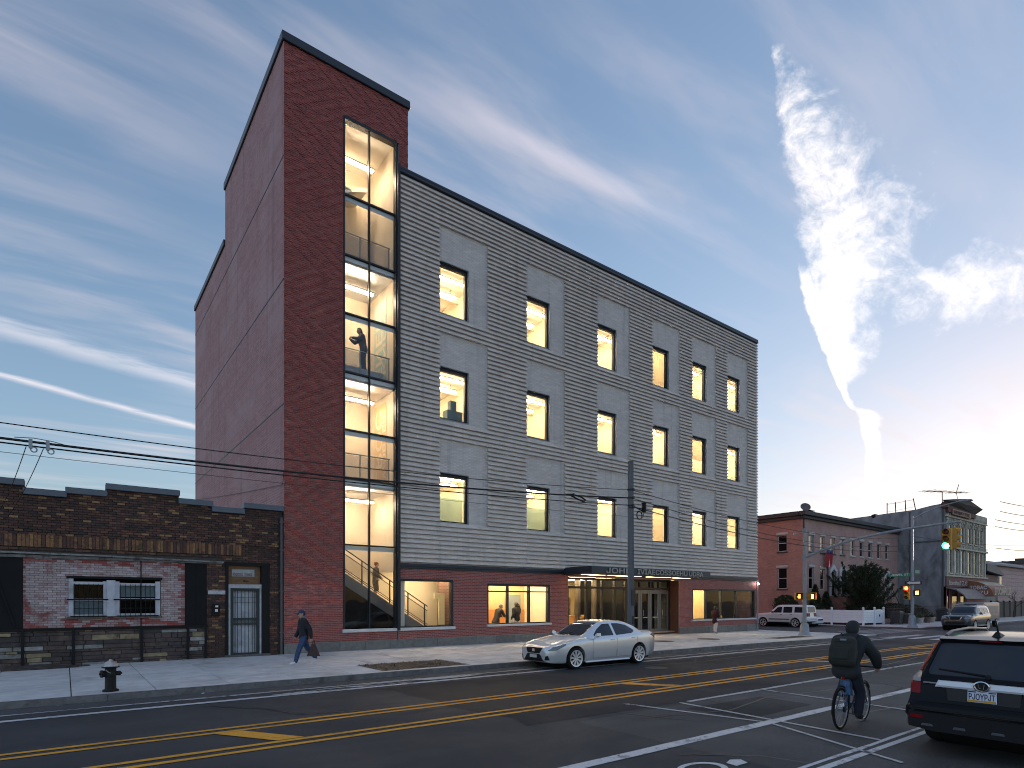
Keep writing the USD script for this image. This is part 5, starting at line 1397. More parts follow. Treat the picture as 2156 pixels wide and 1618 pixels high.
# traffic signal on a mast arm
YS = mat('signal_yellow', (.46, .23, .025), .5, var=.1)
HOUS = mat('signal_black', (.015, .015, .015), .6)
tl = thing('traffic_signal_pole', 'galvanised signal pole with long curved mast arm at the school corner', 'traffic light pole', (34.6, 17.3, .05))
px, py = 34.6, 17.3
part(tl, 'pole_base', B().lathe([(.34, -.03), (.34, .06), (.27, .16), (.235, .6), (.19, .72), (.12, .75)], (px, py, .03), 12), GALV, smooth=30)
part(tl, 'pole_shaft', B().cyl((px, py, .7), (px, py, 6.25), .115, .085, 14), GALV, smooth=40)
ap = [(px, py, 4.62), (px - .0, py - 1.0, 4.98), (px, py - 2.4, 5.38), (px, py - 4.2, 5.68), (px, py - 6.0, 5.84), (px, py - 7.6, 5.92)]
from scipy.interpolate import PchipInterpolator
yy = -np.array([a[1] for a in ap]); zz = np.array([a[2] for a in ap])
ys_ = np.linspace(yy[0], yy[-1], 30)
arm = np.stack([np.full(30, px), -ys_, PchipInterpolator(yy, zz)(ys_)], 1)
part(tl, 'mast_arm', B().tube(arm, np.linspace(.085, .055, 30), 10), GALV, smooth=50)
part(tl, 'arm_clamp', B().lathe([(.12, -.1), (.14, -.1), (.14, .1), (.12, .1)], (px, py, 4.62), 14).lathe([(.1, -.05), (.12, -.05), (.12, .12), (.0, .14)], (px, py, 6.2), 14), GALV)
part(tl, 'finial_lamp', B().cyl((px, py, 6.1), (px - .55, py + .25, 5.98), .03, n=8).lathe([(0, -.08), (.07, -.06), (.08, 0), (.05, .06), (0, .07)], (px - .6, py + .27, 5.98), 10), GALV)


def visor(b, c, ax, r, L):
    """A half tunnel over a lens at c, facing ax."""
    ax = np.asarray(ax, float); side = np.cross(ax, (0, 0, 1))
    a = np.linspace(-.25 * math.pi, 1.25 * math.pi, 14)
    p = np.array([np.asarray(c) + side * math.cos(t) * r + np.array([0, 0, 1]) * math.sin(t) * r for t in a])
    q = p + ax * L * (0.55 + 0.45 * np.sin(np.clip(a, 0, math.pi)))[:, None]
    n = len(a); i = np.arange(n - 1)
    b.raw(np.vstack([p, q]), np.stack([i, i + 1, i + 1 + n, i + n], 1))


def signal(owner, cx_, cy_, ztop, ax, lit, name='signal_head', big=1.0):
    """A three-lens head facing ax; lit: index of the burning lens from the top."""
    ax = np.asarray(ax, float); side = np.cross(ax, (0, 0, 1)); R = np.stack([ax, side, (0, 0, 1)], 1)
    b = B(); vb = B()
    for k in range(3):
        c_ = np.array([cx_, cy_, ztop - .17 * big - k * .345 * big])
        b.obox(c_, (.24 * big, .34 * big, .335 * big), R)
        visor(vb, c_ + ax * .12 * big, ax, .15 * big, .24 * big)
    h = part(owner, name, b, YS)
    part(h, 'visor', vb, YS)
    for k in range(3):
        c_ = np.array([cx_, cy_, ztop - .17 * big - k * .345 * big]) + ax * .125 * big
        lens = B().lathe([(0, .03 * big), (.08 * big, .024 * big), (.132 * big, 0)], (0, 0, 0), 20, 'x')
        lens.v = [np.stack([v[:, 0], v[:, 1], v[:, 2]], 1) @ np.stack([ax, side, np.array([0, 0, 1.0])]) + c_ for v in lens.v]
        m = glow(*(('red_lens', (1.0, .03, .008), 10.0), ('amber_lens', (1, .5, .05), 12.0), ('green_lens', (.02, 1.0, .42), 9.0))[k]) if k == lit else mat(f'lens_off_{k}', ((.10, .01, .01), (.12, .06, .01), (.01, .06, .04))[k], .3)
        part(h, 'lens', lens, m)
    return h


tip = arm[-3]
part(tl, 'hanger', B().cyl((px, tip[1], tip[2]), (px, tip[1], tip[2] - .35), .03, n=8), GALV)
signal(tl, px - .12, tip[1], tip[2] - .28, (-1, 0, 0), 2)
signal(tl, px + .28, tip[1] - .12, tip[2] - .22, (.5, -.866, 0), -1)
for dx, dy, ax, lit in ((-.42, .12, (-.75, -.66, 0), .6), (.40, -.18, (-.3, -.954, 0), 4.0)):
    ax = np.asarray(ax); side = np.cross(ax, (0, 0, 1)); R = np.stack([ax, side, (0, 0, 1)], 1)
    c_ = np.array([px + dx, py + dy, 2.35])
    h = part(tl, 'pedestrian_signal', B().obox(c_, (.22, .42, .44), R).obox(c_ + ax * .16 + np.array([0, 0, .21]), (.14, .42, .02), R).obox(c_ + ax * .16 + side * .21, (.14, .02, .42), R).obox(c_ + ax * .16 - side * .21, (.14, .02, .42), R), YS)
    hand = B().obox(c_ + ax * .115 + np.array([0, 0, -.06]), (.01, .14, .13), R)
    for f_ in range(4):
        hand.obox(c_ + ax * .115 + side * (-.052 + .035 * f_) + np.array([0, 0, .065]), (.01, .024, .12), R)
    hand.obox(c_ + ax * .115 + side * .09 + np.array([0, 0, -.03]), (.01, .024, .09), R)
    part(h, 'face_plate', B().obox(c_ + ax * .111, (.004, .37, .38), R), HOUS)
    part(h, 'hand_symbol', hand, glow('hand_dim' if lit < 1 else 'hand_lit', (1.0, .36, .06), 0.5 if lit < 1 else 2.6))
    part(h, 'signal_bracket', B().cyl(c_, (px, py, 2.35), .025, n=6), GALV)

p2 = thing('signal_lamp_post', 'tall grey post with street lamp arm, red signal and street signs on the far corner', 'lamp post', (50.6, 17.2, .1))
qx, qy = 50.6, 17.2
part(p2, 'pole_base', B().lathe([(.36, 0), (.36, .08), (.28, .2), (.24, .75), (.16, .9), (.11, .92)], (qx, qy, .09), 8), GALV)
part(p2, 'pole_shaft', B().cyl((qx, qy, .9), (qx, qy, 8.4), .11, .08, 12), GALV, smooth=40)
part(p2, 'lamp_arm', B().tube([(qx, qy, 8.2), (qx, qy - .7, 8.55), (qx, qy - 1.8, 8.95), (qx, qy - 2.9, 9.15)], [.05, .045, .04, .035], 8), GALV)
part(p2, 'lamp_head', B().bev(qx - .16, qx + .16, qy - 3.7, qy - 2.85, 9.08, 9.22, .05), GALV)
signal(p2, qx - .38, qy + .22, 3.2, (-1, 0, 0), 0)
part(p2, 'signal_bracket', B().cyl((qx - .3, qy + .2, 3.1), (qx, qy, 3.1), .03, n=6).cyl((qx - .3, qy + .2, 2.3), (qx, qy, 2.3), .03, n=6), GALV)
h = part(p2, 'pedestrian_signal', B().box(qx - .12, qx + .16, qy - .55, qy - .13, 2.45, 2.92), HOUS)
part(h, 'hand_symbol', B().box(qx - .13, qx - .121, qy - .44, qy - .24, 2.55, 2.68).boxes([(qx - .13, qx - .121, qy - .44 + .052 * f_, qy - .41 + .052 * f_, 2.68, 2.82) for f_ in range(4)]), glow('hand_lit', (1.0, .30, .04), 2.6))
GS = mat('sign_green', (.015, .20, .11), .5)
s_ = part(p2, 'street_sign', B().box(qx - .13, qx - .10, qy + .1, qy + 1.5, 3.92, 4.18), GS)
part(s_, 'sign_letter', B().text('JEWEL ST', .15, (qx - .131, qy + 1.4, 3.98), (0, -1, 0), (0, 0, 1), .004, True, width=1.2), mat('sign_white', (.6, .6, .6), .6))
part(p2, 'street_sign', B().box(qx + .1, qx + 1.0, qy - .13, qy - .1, 4.15, 4.4), GS)
s_ = part(p2, 'one_way_sign', B().box(qx - .14, qx - .11, qy - .65, qy + .45, 3.3, 3.56), HOUS)
part(s_, 'sign_letter', B().prism([(-.45, .05), (.2, .05), (.2, 0), (.45, .13), (.2, .26), (.2, .21), (-.45, .21)], 'yz', qx - .147, qx - .141).rot(0, shift=(0, qy - .1, 3.3)), MATS['sign_white'])

# fire hydrant
hy = thing('fire_hydrant', 'black fire hydrant with silver domed cap on the pavement edge', 'hydrant', (.78, 15.35, .13))
hx, hyy = .78, 15.35
HB = mat('hydrant_black', (.008, .0075, .008), .5, spec=.3, var=.3, scale=20, bump=.2, bscale=60)
HS = mat('hydrant_silver', (.46, .44, .43), .42, .5, var=.25, scale=14, dirt=(.14, .09, .06), dscale=6)
part(hy, 'barrel', B().lathe([(0, 0), (.15, 0), (.15, .03), (.118, .045), (.104, .07), (.102, .33), (.118, .345), (.118, .38), (.104, .40), (.104, .50), (.11, .52), (0, .52)], (hx, hyy, .13), 28), HB, smooth=35)
part(hy, 'cap', B().lathe([(.11, .52), (.155, .525), (.16, .545), (.148, .565), (.125, .60), (.09, .635), (.045, .655), (.03, .66), (.03, .69), (0, .692)], (hx, hyy, .13), 28), HS, smooth=35)
part(hy, 'cap_rim', B().lathe([(.145, .505), (.163, .51), (.168, .53), (.155, .545)], (hx, hyy, .13), 28), HB, smooth=35)
for dx, dy, r in ((-1, -.25, .082), (.95, -.3, .052)):
    d_ = np.array([dx, dy, 0]); d_ /= np.linalg.norm(d_)
    c_ = np.array([hx, hyy, .13 + .385])
    part(hy, 'hose_outlet', B().cyl(c_ + d_ * .08, c_ + d_ * .155, r * .85, n=16).cyl(c_ + d_ * .15, c_ + d_ * .185, r, r * .95, 16).cyl(c_ + d_ * .185, c_ + d_ * .21, .022, n=5), HB, smooth=35)
part(hy, 'cap_chain', B().tube([(hx - .09, hyy - .08, .13 + .47), (hx - .05, hyy - .115, .13 + .43), (hx + .0, hyy - .12, .13 + .40)], .008, 5), HS)
part(hy, 'flange_bolts', B().boxes([(hx + .13 * math.cos(a) - .012, hx + .13 * math.cos(a) + .012, hyy + .13 * math.sin(a) - .012, hyy + .13 * math.sin(a) + .012, .155, .178) for a in np.arange(8) * math.pi / 4]), HB)

# white yard fence
WV = mat('white_vinyl', (.66, .68, .72), .45, var=.05)
yf_ = thing('white_yard_fence', 'low white vinyl yard fence with gate beside the side street', 'fence', (51.3, 23, .1))
for k, (a, b) in enumerate(((25.7, 23.4), (23.3, 20.95))):
    for i in range(5):
        part(yf_, 'fence_board', B().bev(51.27, 51.33, b + .02, a - .02, .28 + i * .212, .28 + i * .212 + .205, .006), WV)
for y in (25.75, 23.35, 20.9):
    part(yf_, 'fence_post', B().bev(51.23, 51.37, y - .07, y + .07, .1, 1.5, .01).hull([(51.21, y - .09, 1.5), (51.39, y - .09, 1.5), (51.21, y + .09, 1.5), (51.39, y + .09, 1.5), (51.3, y, 1.6)]), WV)
for i in range(5):
    part(yf_, 'fence_board', B().bev(51.4, 53.3, 20.87, 20.93, .28 + i * .212, .28 + i * .212 + .205, .006), WV)
for x in (53.4, 55.2):
    part(yf_, 'fence_post', B().bev(x - .07, x + .07, 20.83, 20.97, .1, 1.5, .01).hull([(x - .09, 20.81, 1.5), (x + .09, 20.81, 1.5), (x - .09, 20.99, 1.5), (x + .09, 20.99, 1.5), (x, 20.9, 1.6)]), WV)
for i in range(8):
    part(yf_, 'gate_picket', B().bev(53.5 + i * .205, 53.68 + i * .205, 20.87, 20.93, .25, 1.3 + .1 * math.sin(i / 7 * math.pi), .006), WV)
part(yf_, 'gate_brace', B().bar((53.5, 20.85, .4), (55.1, 20.85, 1.2), .03, .07), WV)
part(yf_, 'gate_latch', B().box(54.2, 54.35, 20.83, 20.86, .75, .95), BLK)

# what stands along the pavement beyond the fence
ir = thing('iron_garden_fence', 'rusty ornamental iron fence on a low wall in front of the grey building', 'fence', (61, 21, .1))
part(ir, 'low_wall', B().bev(56.2, 71.0, 20.95, 21.2, .05, .55, .02), mat('pink_wall', (.26, .19, .17), .85, var=.25))
for i in range(46):
    x = 56.4 + i * .315
    part(ir, 'picket', B().cyl((x, 21.07, .55), (x, 21.07, 1.55), .016, n=5).lathe([(0, .09), (.035, .03), (0, -.02)], (x, 21.07, 1.56), 6), mat('rusty_iron', (.10, .055, .045), .8, var=.3, scale=20))
part(ir, 'rail', B().box(56.3, 70.9, 21.05, 21.09, .7, .73).box(56.3, 70.9, 21.05, 21.09, 1.42, 1.45), MATS['rusty_iron'])
for k, (x, y, h, r, c, lab) in enumerate(((56.0, 20.2, 1.15, .42, (.03, .026, .026), 'black dustbin nearest the white gate'), (57.0, 19.9, .95, .40, (.05, .045, .04), 'dark squat dustbin second from the white gate'), (67.5, 20.3, 1.25, .5, (.02, .02, .02), 'large black dustbin by the grey side wall'), (69.4, 20.2, 1.05, .42, (.015, .05, .22), 'blue recycling bin by the grey building corner'))):
    bn = thing('dustbin', lab, 'bin', (x, y, .1), group='bins on the far pavement')
    m = mat(f'bin_{k}', c, .55, var=.2)
    part(bn, 'bin_body', B().hull([(x + sx * r * f_, y + sy * r * f_, .1 + z) for f_, z in ((.78, .06), (1, h * .86)) for sx in (-1, 1) for sy in (-1, 1)]), m)
    part(bn, 'bin_lid', B().hull([(x + sx * r * 1.06, y + sy * r * 1.06, .1 + h * .875) for sx in (-1, 1) for sy in (-1, 1)] + [(x + sx * r * .7, y + sy * r * .7, .1 + h) for sx in (-1, 1) for sy in (-1, 1)]), m)
    part(bn, 'bin_wheel', B().cyl((x - r * .7, y + r * .8, .2), (x - r * .5, y + r * .8, .2), .1, n=10).cyl((x + r * .5, y + r * .8, .2), (x + r * .7, y + r * .8, .2), .1, n=10), HOUS)
for k, (x, y, c) in enumerate(((58.2, 20.0, (.35, .3, .26)), (59.3, 20.2, (.15, .10, .08)), (60.2, 19.9, (.4, .38, .34)), (61.5, 20.3, (.06, .1, .28)), (62.6, 20.1, (.16, .09, .07)), (64.0, 20.2, (.34, .28, .22)))):
    pt = thing('planter_pot', ['pale round pot first beyond the squat dustbin', 'brown pot beside the pale pot on the pavement', 'light grey pot third in the row by the iron fence', 'blue glazed pot by the iron fence', 'reddish pot by the iron fence', 'tan pot farthest along the iron fence'][k], 'flower pot', (x, y, .1), group='pots by the iron fence')
    part(pt, 'pot', B().lathe([(0, 0), (.2, 0), (.3, .42), (.33, .42), (.33, .5), (.27, .5), (.25, .44), (0, .42)], (x, y, .1), 14), mat(f'pot_{k}', c, .7, var=.2), smooth=35)
    tw = B()
    for _ in range(60):
        a, e, L = nrg.uniform(0, 6.28), nrg.uniform(.5, 1.4), nrg.uniform(.25, .6)
        d_ = np.array([math.cos(a) * math.cos(e), math.sin(a) * math.cos(e), math.sin(e)])
        s0 = np.array([x, y, .52]); tpt = s0 + d_ * L
        sd2 = np.cross(d_, (0, 0, 1)) * .06
        tw.raw([s0, s0 + d_ * L * .6 + sd2, tpt, s0 + d_ * L * .6 - sd2], [[0, 1, 2, 3]])
    part(pt, 'plant', tw, mat('dry_leaf', (.07, .07, .03), .8, var=.4))

# ------------------------------------------------------------------ vehicles
from scipy.interpolate import PchipInterpolator as Pch
TYRE = mat('tyre', (.008, .008, .008), .8, spec=.2, bump=.3, bscale=40)
RIM = mat('alloy', (.80, .80, .82), .28, .55)
RIMD = mat('rim_dark', (.03, .03, .032), .5, .5)
CHROME = mat('chrome', (.75, .75, .75), .12, 1.0)
TRIM = mat('black_trim', (.007, .007, .008), .5, spec=.25)
HEADL = mat('headlamp_lens', (.16, .17, .19), .08, .5, coat=1)
TAILR = mat('tail_lens', (.17, .004, .008), .2, spec=.2)
CARGL = mat('car_glass', (.008, .010, .014), .02, spec=.6)


def loft(c, off=0.0, n=8):
    """A car body from curves over x (0 at the nose): half sections stacked along x. off swells it evenly."""
    xs = c['xs']
    g = {k: Pch([p[0] for p in c[k]], [p[1] for p in c[k]])(xs) for k in ('top', 'belt', 'sill', 'w', 'wr')}
    rows = []
    for i, x in enumerate(xs):
        zt, zb, zs, w, wr = (g[k][i] for k in ('top', 'belt', 'sill', 'w', 'wr'))
        zb = min(zb, zt - .012)
        zm = zs + (zb - zs) * .55
        cr = min(.06, (zt - zb) * .5)                    # roof crown
        k = [(0, zs), (w * .80, zs), (w * .93, zs + .025), (w * .975, zs + .12), (w, zm), (w * .992, zb - (zb - zm) * .3), (w * .965, zb - .012), (w * .93, zb + .012 if zt - zb > .1 else zb + (zt - zb) * .25),
             ((w * .93 + wr) / 2 + .012, zb + (zt - cr - zb) * .5), (wr + .004, zt - cr), (wr * .93, zt - cr * .42), (wr * .75, zt - cr * .14), (wr * .4, zt - cr * .03), (0, zt)]
        k = np.array(k)
        s = np.linspace(0, 1, len(k)); ss = np.unique(np.concatenate([np.linspace(s[a], s[a + 1], 5) for a in range(len(k) - 1)]))
        p = np.stack([Pch(s, k[:, 0])(ss), Pch(s, k[:, 1])(ss)], 1)
        p[0, 0] = p[-1, 0] = 0
        rows.append(p)
    P = np.array(rows)                                   # stations x half section
    full = np.concatenate([P, (P * [-1, 1])[:, -2:0:-1]], 1)
    m = full.shape[1]
    v = np.concatenate([np.broadcast_to(xs[:, None, None], (len(xs), m, 1)), full], 2).reshape(-1, 3)
    i, j = np.meshgrid(np.arange(len(xs) - 1), np.arange(m), indexing='ij')
    f = np.stack([i * m + j, (i + 1) * m + j, (i + 1) * m + (j + 1) % m, i * m + (j + 1) % m], -1).reshape(-1, 4)
    f = np.vstack([f[:, [0, 1, 2]], f[:, [0, 2, 3]]])
    c0, c1 = len(v), len(v) + 1
    v = np.vstack([v, [[xs[0], 0, (P[0, 0, 1] + P[0, -1, 1]) / 2]], [[xs[-1], 0, (P[-1, 0, 1] + P[-1, -1, 1]) / 2]]])
    q = np.arange(m)
    f = np.vstack([f, np.stack([0 * q + c0, q, (q + 1) % m], 1), np.stack([0 * q + c1, (len(xs) - 1) * m + (q + 1) % m, (len(xs) - 1) * m + q], 1)])
    t = trimesh.Trimesh(v, f, process=False)
    if t.volume < 0:
        t.invert()
    if off:
        t.vertices = t.vertices + t.vertex_normals * off
    return man(t)


def slab_(poly, plane, a, b):
    return man(trimesh.Trimesh(*B().prism(poly, plane, a, b).get()))


def rounded(poly, r):
    return Polygon(poly).buffer(-r).buffer(2 * r).buffer(-r) if r else Polygon(poly)


def wheel(owner, x, y, r, w, spokes=10, side=1, style=0):
    """A wheel at (x, y); side: which way its face looks along y."""
    o = y
    prof = [(r * .74, -w / 2), (r * .93, -w / 2), (r * .985, -w * .36), (r, -w * .2), (r, w * .2), (r * .985, w * .36), (r * .93, w / 2), (r * .74, w / 2), (r * .74, -w / 2)]
    wl = part(owner, 'wheel', B().lathe(prof, (x, o, r), 36, 'y'), TYRE, smooth=40)
    yf_ = o + side * w * .40
    rim = B().lathe([(r * .74, -w * .45), (r * .76, -w * .5), (r * .70, -w * .46), (r * .68, w * .1), (r * .735, w * .4)], (x, o, r), 36, 'y')
    rim.lathe([(0, .016), (r * .15, .012), (r * .17, -.02)], (x, yf_, r), 18, 'y') if side < 0 else rim.lathe([(0, -.016), (r * .15, -.012), (r * .17, .02)], (x, yf_, r), 18, 'y')
    rim.lathe([(r * .67, -.012), (r * .755, -.02), (r * .755, .02), (r * .67, .012)], (x, o + side * w * .46, r), 36, 'y')
    for k in range(spokes):
        a = 2 * math.pi * k / spokes + .2
        for da in ((-.10, .10) if style else (0,)):
            p0_ = np.array([x + math.cos(a) * r * .13, yf_, r + math.sin(a) * r * .13])
            p1_ = np.array([x + math.cos(a + da) * r * .70, yf_ + side * w * .03, r + math.sin(a + da) * r * .70])
            rim.bar(p0_, p1_, r * (.07 if style else .10), .03, up=(0, 1, 0))
    part(wl, 'rim', rim, RIM, smooth=30)
    part(wl, 'brake_disc', B().lathe([(0, 0), (r * .66, 0), (r * .66, .01)], (x, o + side * w * .1, r), 24, 'y'), RIMD)
    return wl


def vehicle(name, label, loc, rotz, c, paint_, group=None, cat='car'):
    """The shared shell: body with wheel openings, glass, lamps cut from the same loft, wheels."""
    t = thing(name, label, cat, loc, rotz, group, local=True)
    hw, L, r = c['half'], c['len'], c['r']
    body = loft(c)
    arch = None
    for x in c['axles']:
        for s in (-1, 1):
            cyl_ = man(trimesh.creation.cylinder(radius=r * 1.13, height=.36, sections=40).apply_transform(trimesh.transformations.rotation_matrix(math.pi / 2, [1, 0, 0])).apply_translation([x, s * (hw - .10), r * 1.02]))
            arch = cyl_ if arch is None else arch + cyl_
    body = body - arch
    inner = loft(c, -.012)
    outer = loft(c, .004)
    cut, glass = None, []
    for nm, poly, plane, rad in c['glass']:
        P_ = rounded(poly, rad)
        if plane == 'xz':
            for s in (-1, 1):
                g_ = slab_(P_, 'xz', *sorted((s * .12, s * 2)))
                glass.append((nm, g_)); cut = g_ if cut is None else cut + g_
        else:
            x0, x1 = plane
            g_ = slab_(P_, 'yz', x0, x1)
            glass.append((nm, g_)); cut = g_ if cut is None else cut + g_
    lamps = []
    for nm, poly, plane, rad, m, both in c['lamps']:
        P_ = rounded(poly, rad)
        for s in ((-1, 1) if both else (1,)):
            if plane == 'xz':
                g_ = slab_(P_, 'xz', *sorted((s * .3, s * 2)))
            elif plane == 'xy':
                g_ = slab_(P_, 'xy', 0, 3)
            else:
                PP = Polygon([(s * a, b) for a, b in P_.exterior.coords])
                g_ = slab_(PP, 'yz', *plane)
            lamps.append((nm, outer ^ (g_ - loft(c, -.02)), m))
    shell = body - cut
    part(t, 'body', shell, paint_, smooth=32)
    used = None
    for nm, g_ in glass:
        g2 = g_ if used is None else g_ - used
        part(t, nm, inner ^ g2, CARGL, smooth=28)
        used = g_ if used is None else used + g_
    for nm, m_, mt in lamps:
        if not m_.is_empty():
            part(t, nm, m_, mt, smooth=30)
    for x in c['axles']:
        part(t, 'wheel_well', B().cyl((x, -(hw - .24), r * 1.02), (x, hw - .24, r * 1.02), r * 1.10, n=28), TRIM)
        for s in (-1, 1):
            wheel(t, x, s * (hw - .125), r, c['tw'], c.get('spokes', 10), s, c.get('style', 0))
    part(t, 'underbody', B().box(.5, L - .4, -hw * .78, hw * .78, c['under'], c['under'] + .12), TRIM)
    return t


def ends(L, nose=.25, tail=.3, n=70):
    return np.unique(np.round(np.concatenate([np.linspace(0, nose, 18), np.linspace(nose, L - tail, n), np.linspace(L - tail, L, 26)]), 4))


SILVERP = mat('silver_paint', (.62, .63, .655), .25, .6, coat=.8)
# --- silver saloon parked at the kerb, nose to the left
L = 4.85
sedan = dict(len=L, half=.92, r=.335, tw=.225, axles=(.93, 3.78), under=.17, spokes=9, style=1, xs=ends(L),
             top=[(0, .56), (.03, .66), (.12, .735), (.5, .84), (1.0, .93), (1.35, .985), (1.75, 1.19), (2.1, 1.37), (2.4, 1.435), (2.8, 1.455), (3.3, 1.425), (3.8, 1.28), (4.2, 1.10), (4.5, 1.075), (4.75, 1.05), (4.81, .95), (L, .80)],
             belt=[(0, .48), (.03, .55), (.12, .64), (.5, .77), (1.0, .86), (1.5, .90), (2.5, .925), (3.5, .97), (4.2, 1.0), (4.7, .97), (4.81, .85), (L, .70)],
             sill=[(0, .30), (.1, .22), (.5, .19), (3.9, .20), (4.5, .25), (L, .36)],
             w=[(0, .50), (.03, .60), (.12, .72), (.3, .82), (.7, .90), (1.4, .92), (3.6, .92), (4.3, .88), (4.65, .80), (4.8, .68), (L, .60)],
             wr=[(0, .42), (.12, .60), (.5, .70), (1.2, .72), (1.6, .66), (2.2, .56), (3.0, .55), (3.6, .56), (4.2, .64), (4.7, .62), (L, .52)],
             glass=[('side_window', [(1.72, .965), (2.64, .975), (2.64, 1.345), (2.32, 1.33), (2.02, 1.18)], 'xz', .03), ('side_window', [(2.74, .975), (3.50, 1.02), (3.72, 1.10), (3.40, 1.28), (3.05, 1.345), (2.74, 1.35)], 'xz', .04),
                    ('windscreen', [(-.60, .99), (.60, .99), (.50, 1.40), (-.50, 1.40)], (1.2, 2.2), .05), ('rear_window', [(-.54, 1.10), (.54, 1.10), (.46, 1.37), (-.46, 1.37)], (3.4, 4.4), .05)],
             lamps=[('headlight', [(.02, .57), (.22, .60), (.52, .735), (.60, .79), (.48, .78), (.16, .69)], 'xz', .015, HEADL, True), ('taillight', [(4.36, .95), (4.86, .76), (4.86, .98), (4.62, 1.01)], 'xz', .015, TAILR, True),
                    ('grille', [(-.40, .665), (.40, .665), (.28, .49), (-.28, .49)], (-.1, .2), .02, TRIM, False), ('lower_grille', [(-.30, .47), (.30, .47), (.48, .25), (-.48, .25)], (-.1, .2), .02, TRIM, False),
                    ('fog_lamp_recess', [(.50, .30), (.66, .30), (.62, .44), (.54, .42)], (-.1, .5), .01, TRIM, True)])
sc = thing
sd = vehicle('silver_saloon', 'silver four door saloon car parked at the kerb before the entrance', (11.40, 13.98, 0.0), 0, sedan, SILVERP)
for s in (-1, 1):
    ln = B()
    for x in (1.62, 2.69, 3.62):
        ln.bar((x, s * .919, .30), (x + (.02 if x < 3 else .06), s * .916, .90), .006, .004)
    ln.bar((1.62, s * .921, .305), (3.35, s * .921, .305), .004, .006)
    part(sd, 'door_seam', ln, TRIM)
    part(sd, 'door_handle', B().bev(2.42, 2.62, s * .915 - .015, s * .915 + .025, .835, .865, .008).bev(3.38, 3.58, s * .912 - .015, s * .912 + .025, .865, .895, .008), CHROME)
    part(sd, 'side_mirror', B().hull([(1.70, s * .88, .94), (1.78, s * .88, .92), (1.66, s * 1.06, 1.0), (1.80, s * 1.09, .97), (1.66, s * 1.05, 1.08), (1.80, s * 1.08, 1.08), (1.72, s * .92, 1.03)]), SILVERP, smooth=40)
    part(sd, 'rocker_trim', B().bev(1.35, 3.35, s * .86 - .04, s * .86 + .045, .175, .225, .015), SILVERP)
part(sd, 'badge', B().bev(-.012, .006, -.06, .06, .54, .62, .004), CHROME)
part(sd, 'number_plate', B().box(-.02, -.01, -.16, .16, .36, .45), mat('plate_pale', (.5, .5, .45), .5))
part(sd, 'wiper', B().bar((1.42, -.5, 1.03), (1.52, .1, 1.09), .02, .015).bar((1.42, .05, 1.04), (1.52, .55, 1.07), .02, .015), TRIM)

# --- black sport utility car in the foreground, tail towards us
BLACKP = mat('black_paint', (.004, .0045, .006), .16, 0, spec=.14)
L = 4.55
crv = dict(len=L, half=.89, r=.345, tw=.225, axles=(.88, 3.46), under=.24, spokes=5, xs=ends(L, .3, .75, 60),
           top=[(0, .66), (.06, .82), (.3, .95), (.9, 1.04), (1.15, 1.08), (1.5, 1.30), (1.9, 1.52), (2.3, 1.60), (3.0, 1.625), (3.7, 1.60), (3.98, 1.565), (4.06, 1.54), (4.22, 1.30), (4.36, 1.06), (4.42, .98), (4.445, .74), (4.455, .70), (4.54, .69), (L, .64)],
           belt=[(0, .55), (.06, .70), (.3, .84), (1.0, .93), (2.0, .97), (3.2, 1.03), (3.9, 1.06), (4.2, 1.03), (4.36, .97), (4.42, .92), (4.445, .70), (4.46, .66), (4.54, .63), (L, .58)],
           sill=[(0, .42), (.1, .30), (.5, .26), (3.9, .27), (4.3, .30), (4.45, .34), (L, .42)],
           w=[(0, .55), (.06, .68), (.3, .82), (.8, .88), (3.7, .89), (4.1, .88), (4.3, .86), (4.40, .83), (4.44, .82), (4.47, .87), (4.51, .84), (L, .76)],
           wr=[(0, .45), (.3, .66), (1.1, .70), (1.6, .62), (2.2, .59), (3.4, .60), (3.98, .60), (4.2, .66), (4.36, .73), (4.44, .74), (4.47, .80), (L, .70)],
           glass=[('side_window', [(1.55, 1.02), (2.35, 1.04), (2.35, 1.48), (2.0, 1.47)], 'xz', .03), ('side_window', [(2.44, 1.04), (3.25, 1.08), (3.25, 1.50), (2.44, 1.50)], 'xz', .03), ('side_window', [(3.34, 1.10), (3.85, 1.14), (3.6, 1.48), (3.34, 1.50)], 'xz', .05),
                  ('windscreen', [(-.62, 1.12), (.62, 1.12), (.54, 1.52), (-.54, 1.52)], (1.0, 2.0), .05), ('rear_window', [(-.66, 1.06), (.66, 1.06), (.555, 1.50), (-.555, 1.50)], (4.04, 4.6), .06)],
           lamps=[('tail_light', [(.575, 1.52), (.66, 1.52), (.90, 1.105), (.725, 1.105)], (3.9, 4.5), .008, TAILR, True), ('tail_light', [(.695, .80), (.90, .80), (.90, .95), (.70, .95)], (4.0, 4.6), .008, TAILR, True),
                  ('reverse_lens', [(.70, .96), (.90, .96), (.90, 1.095), (.715, 1.095)], (4.1, 4.6), .008, mat('clear_lens', (.24, .22, .24), .15, .3), True), ('reflector', [(.62, .475), (.80, .475), (.80, .515), (.62, .515)], (4.2, 4.7), .006, TAILR, True)])
cx0, cy0 = 9.34 + L, 2.42
cr = vehicle('black_suv', 'black sport utility car seen from behind at the lower right corner', (cx0, cy0, 0), 180, crv, BLACKP)
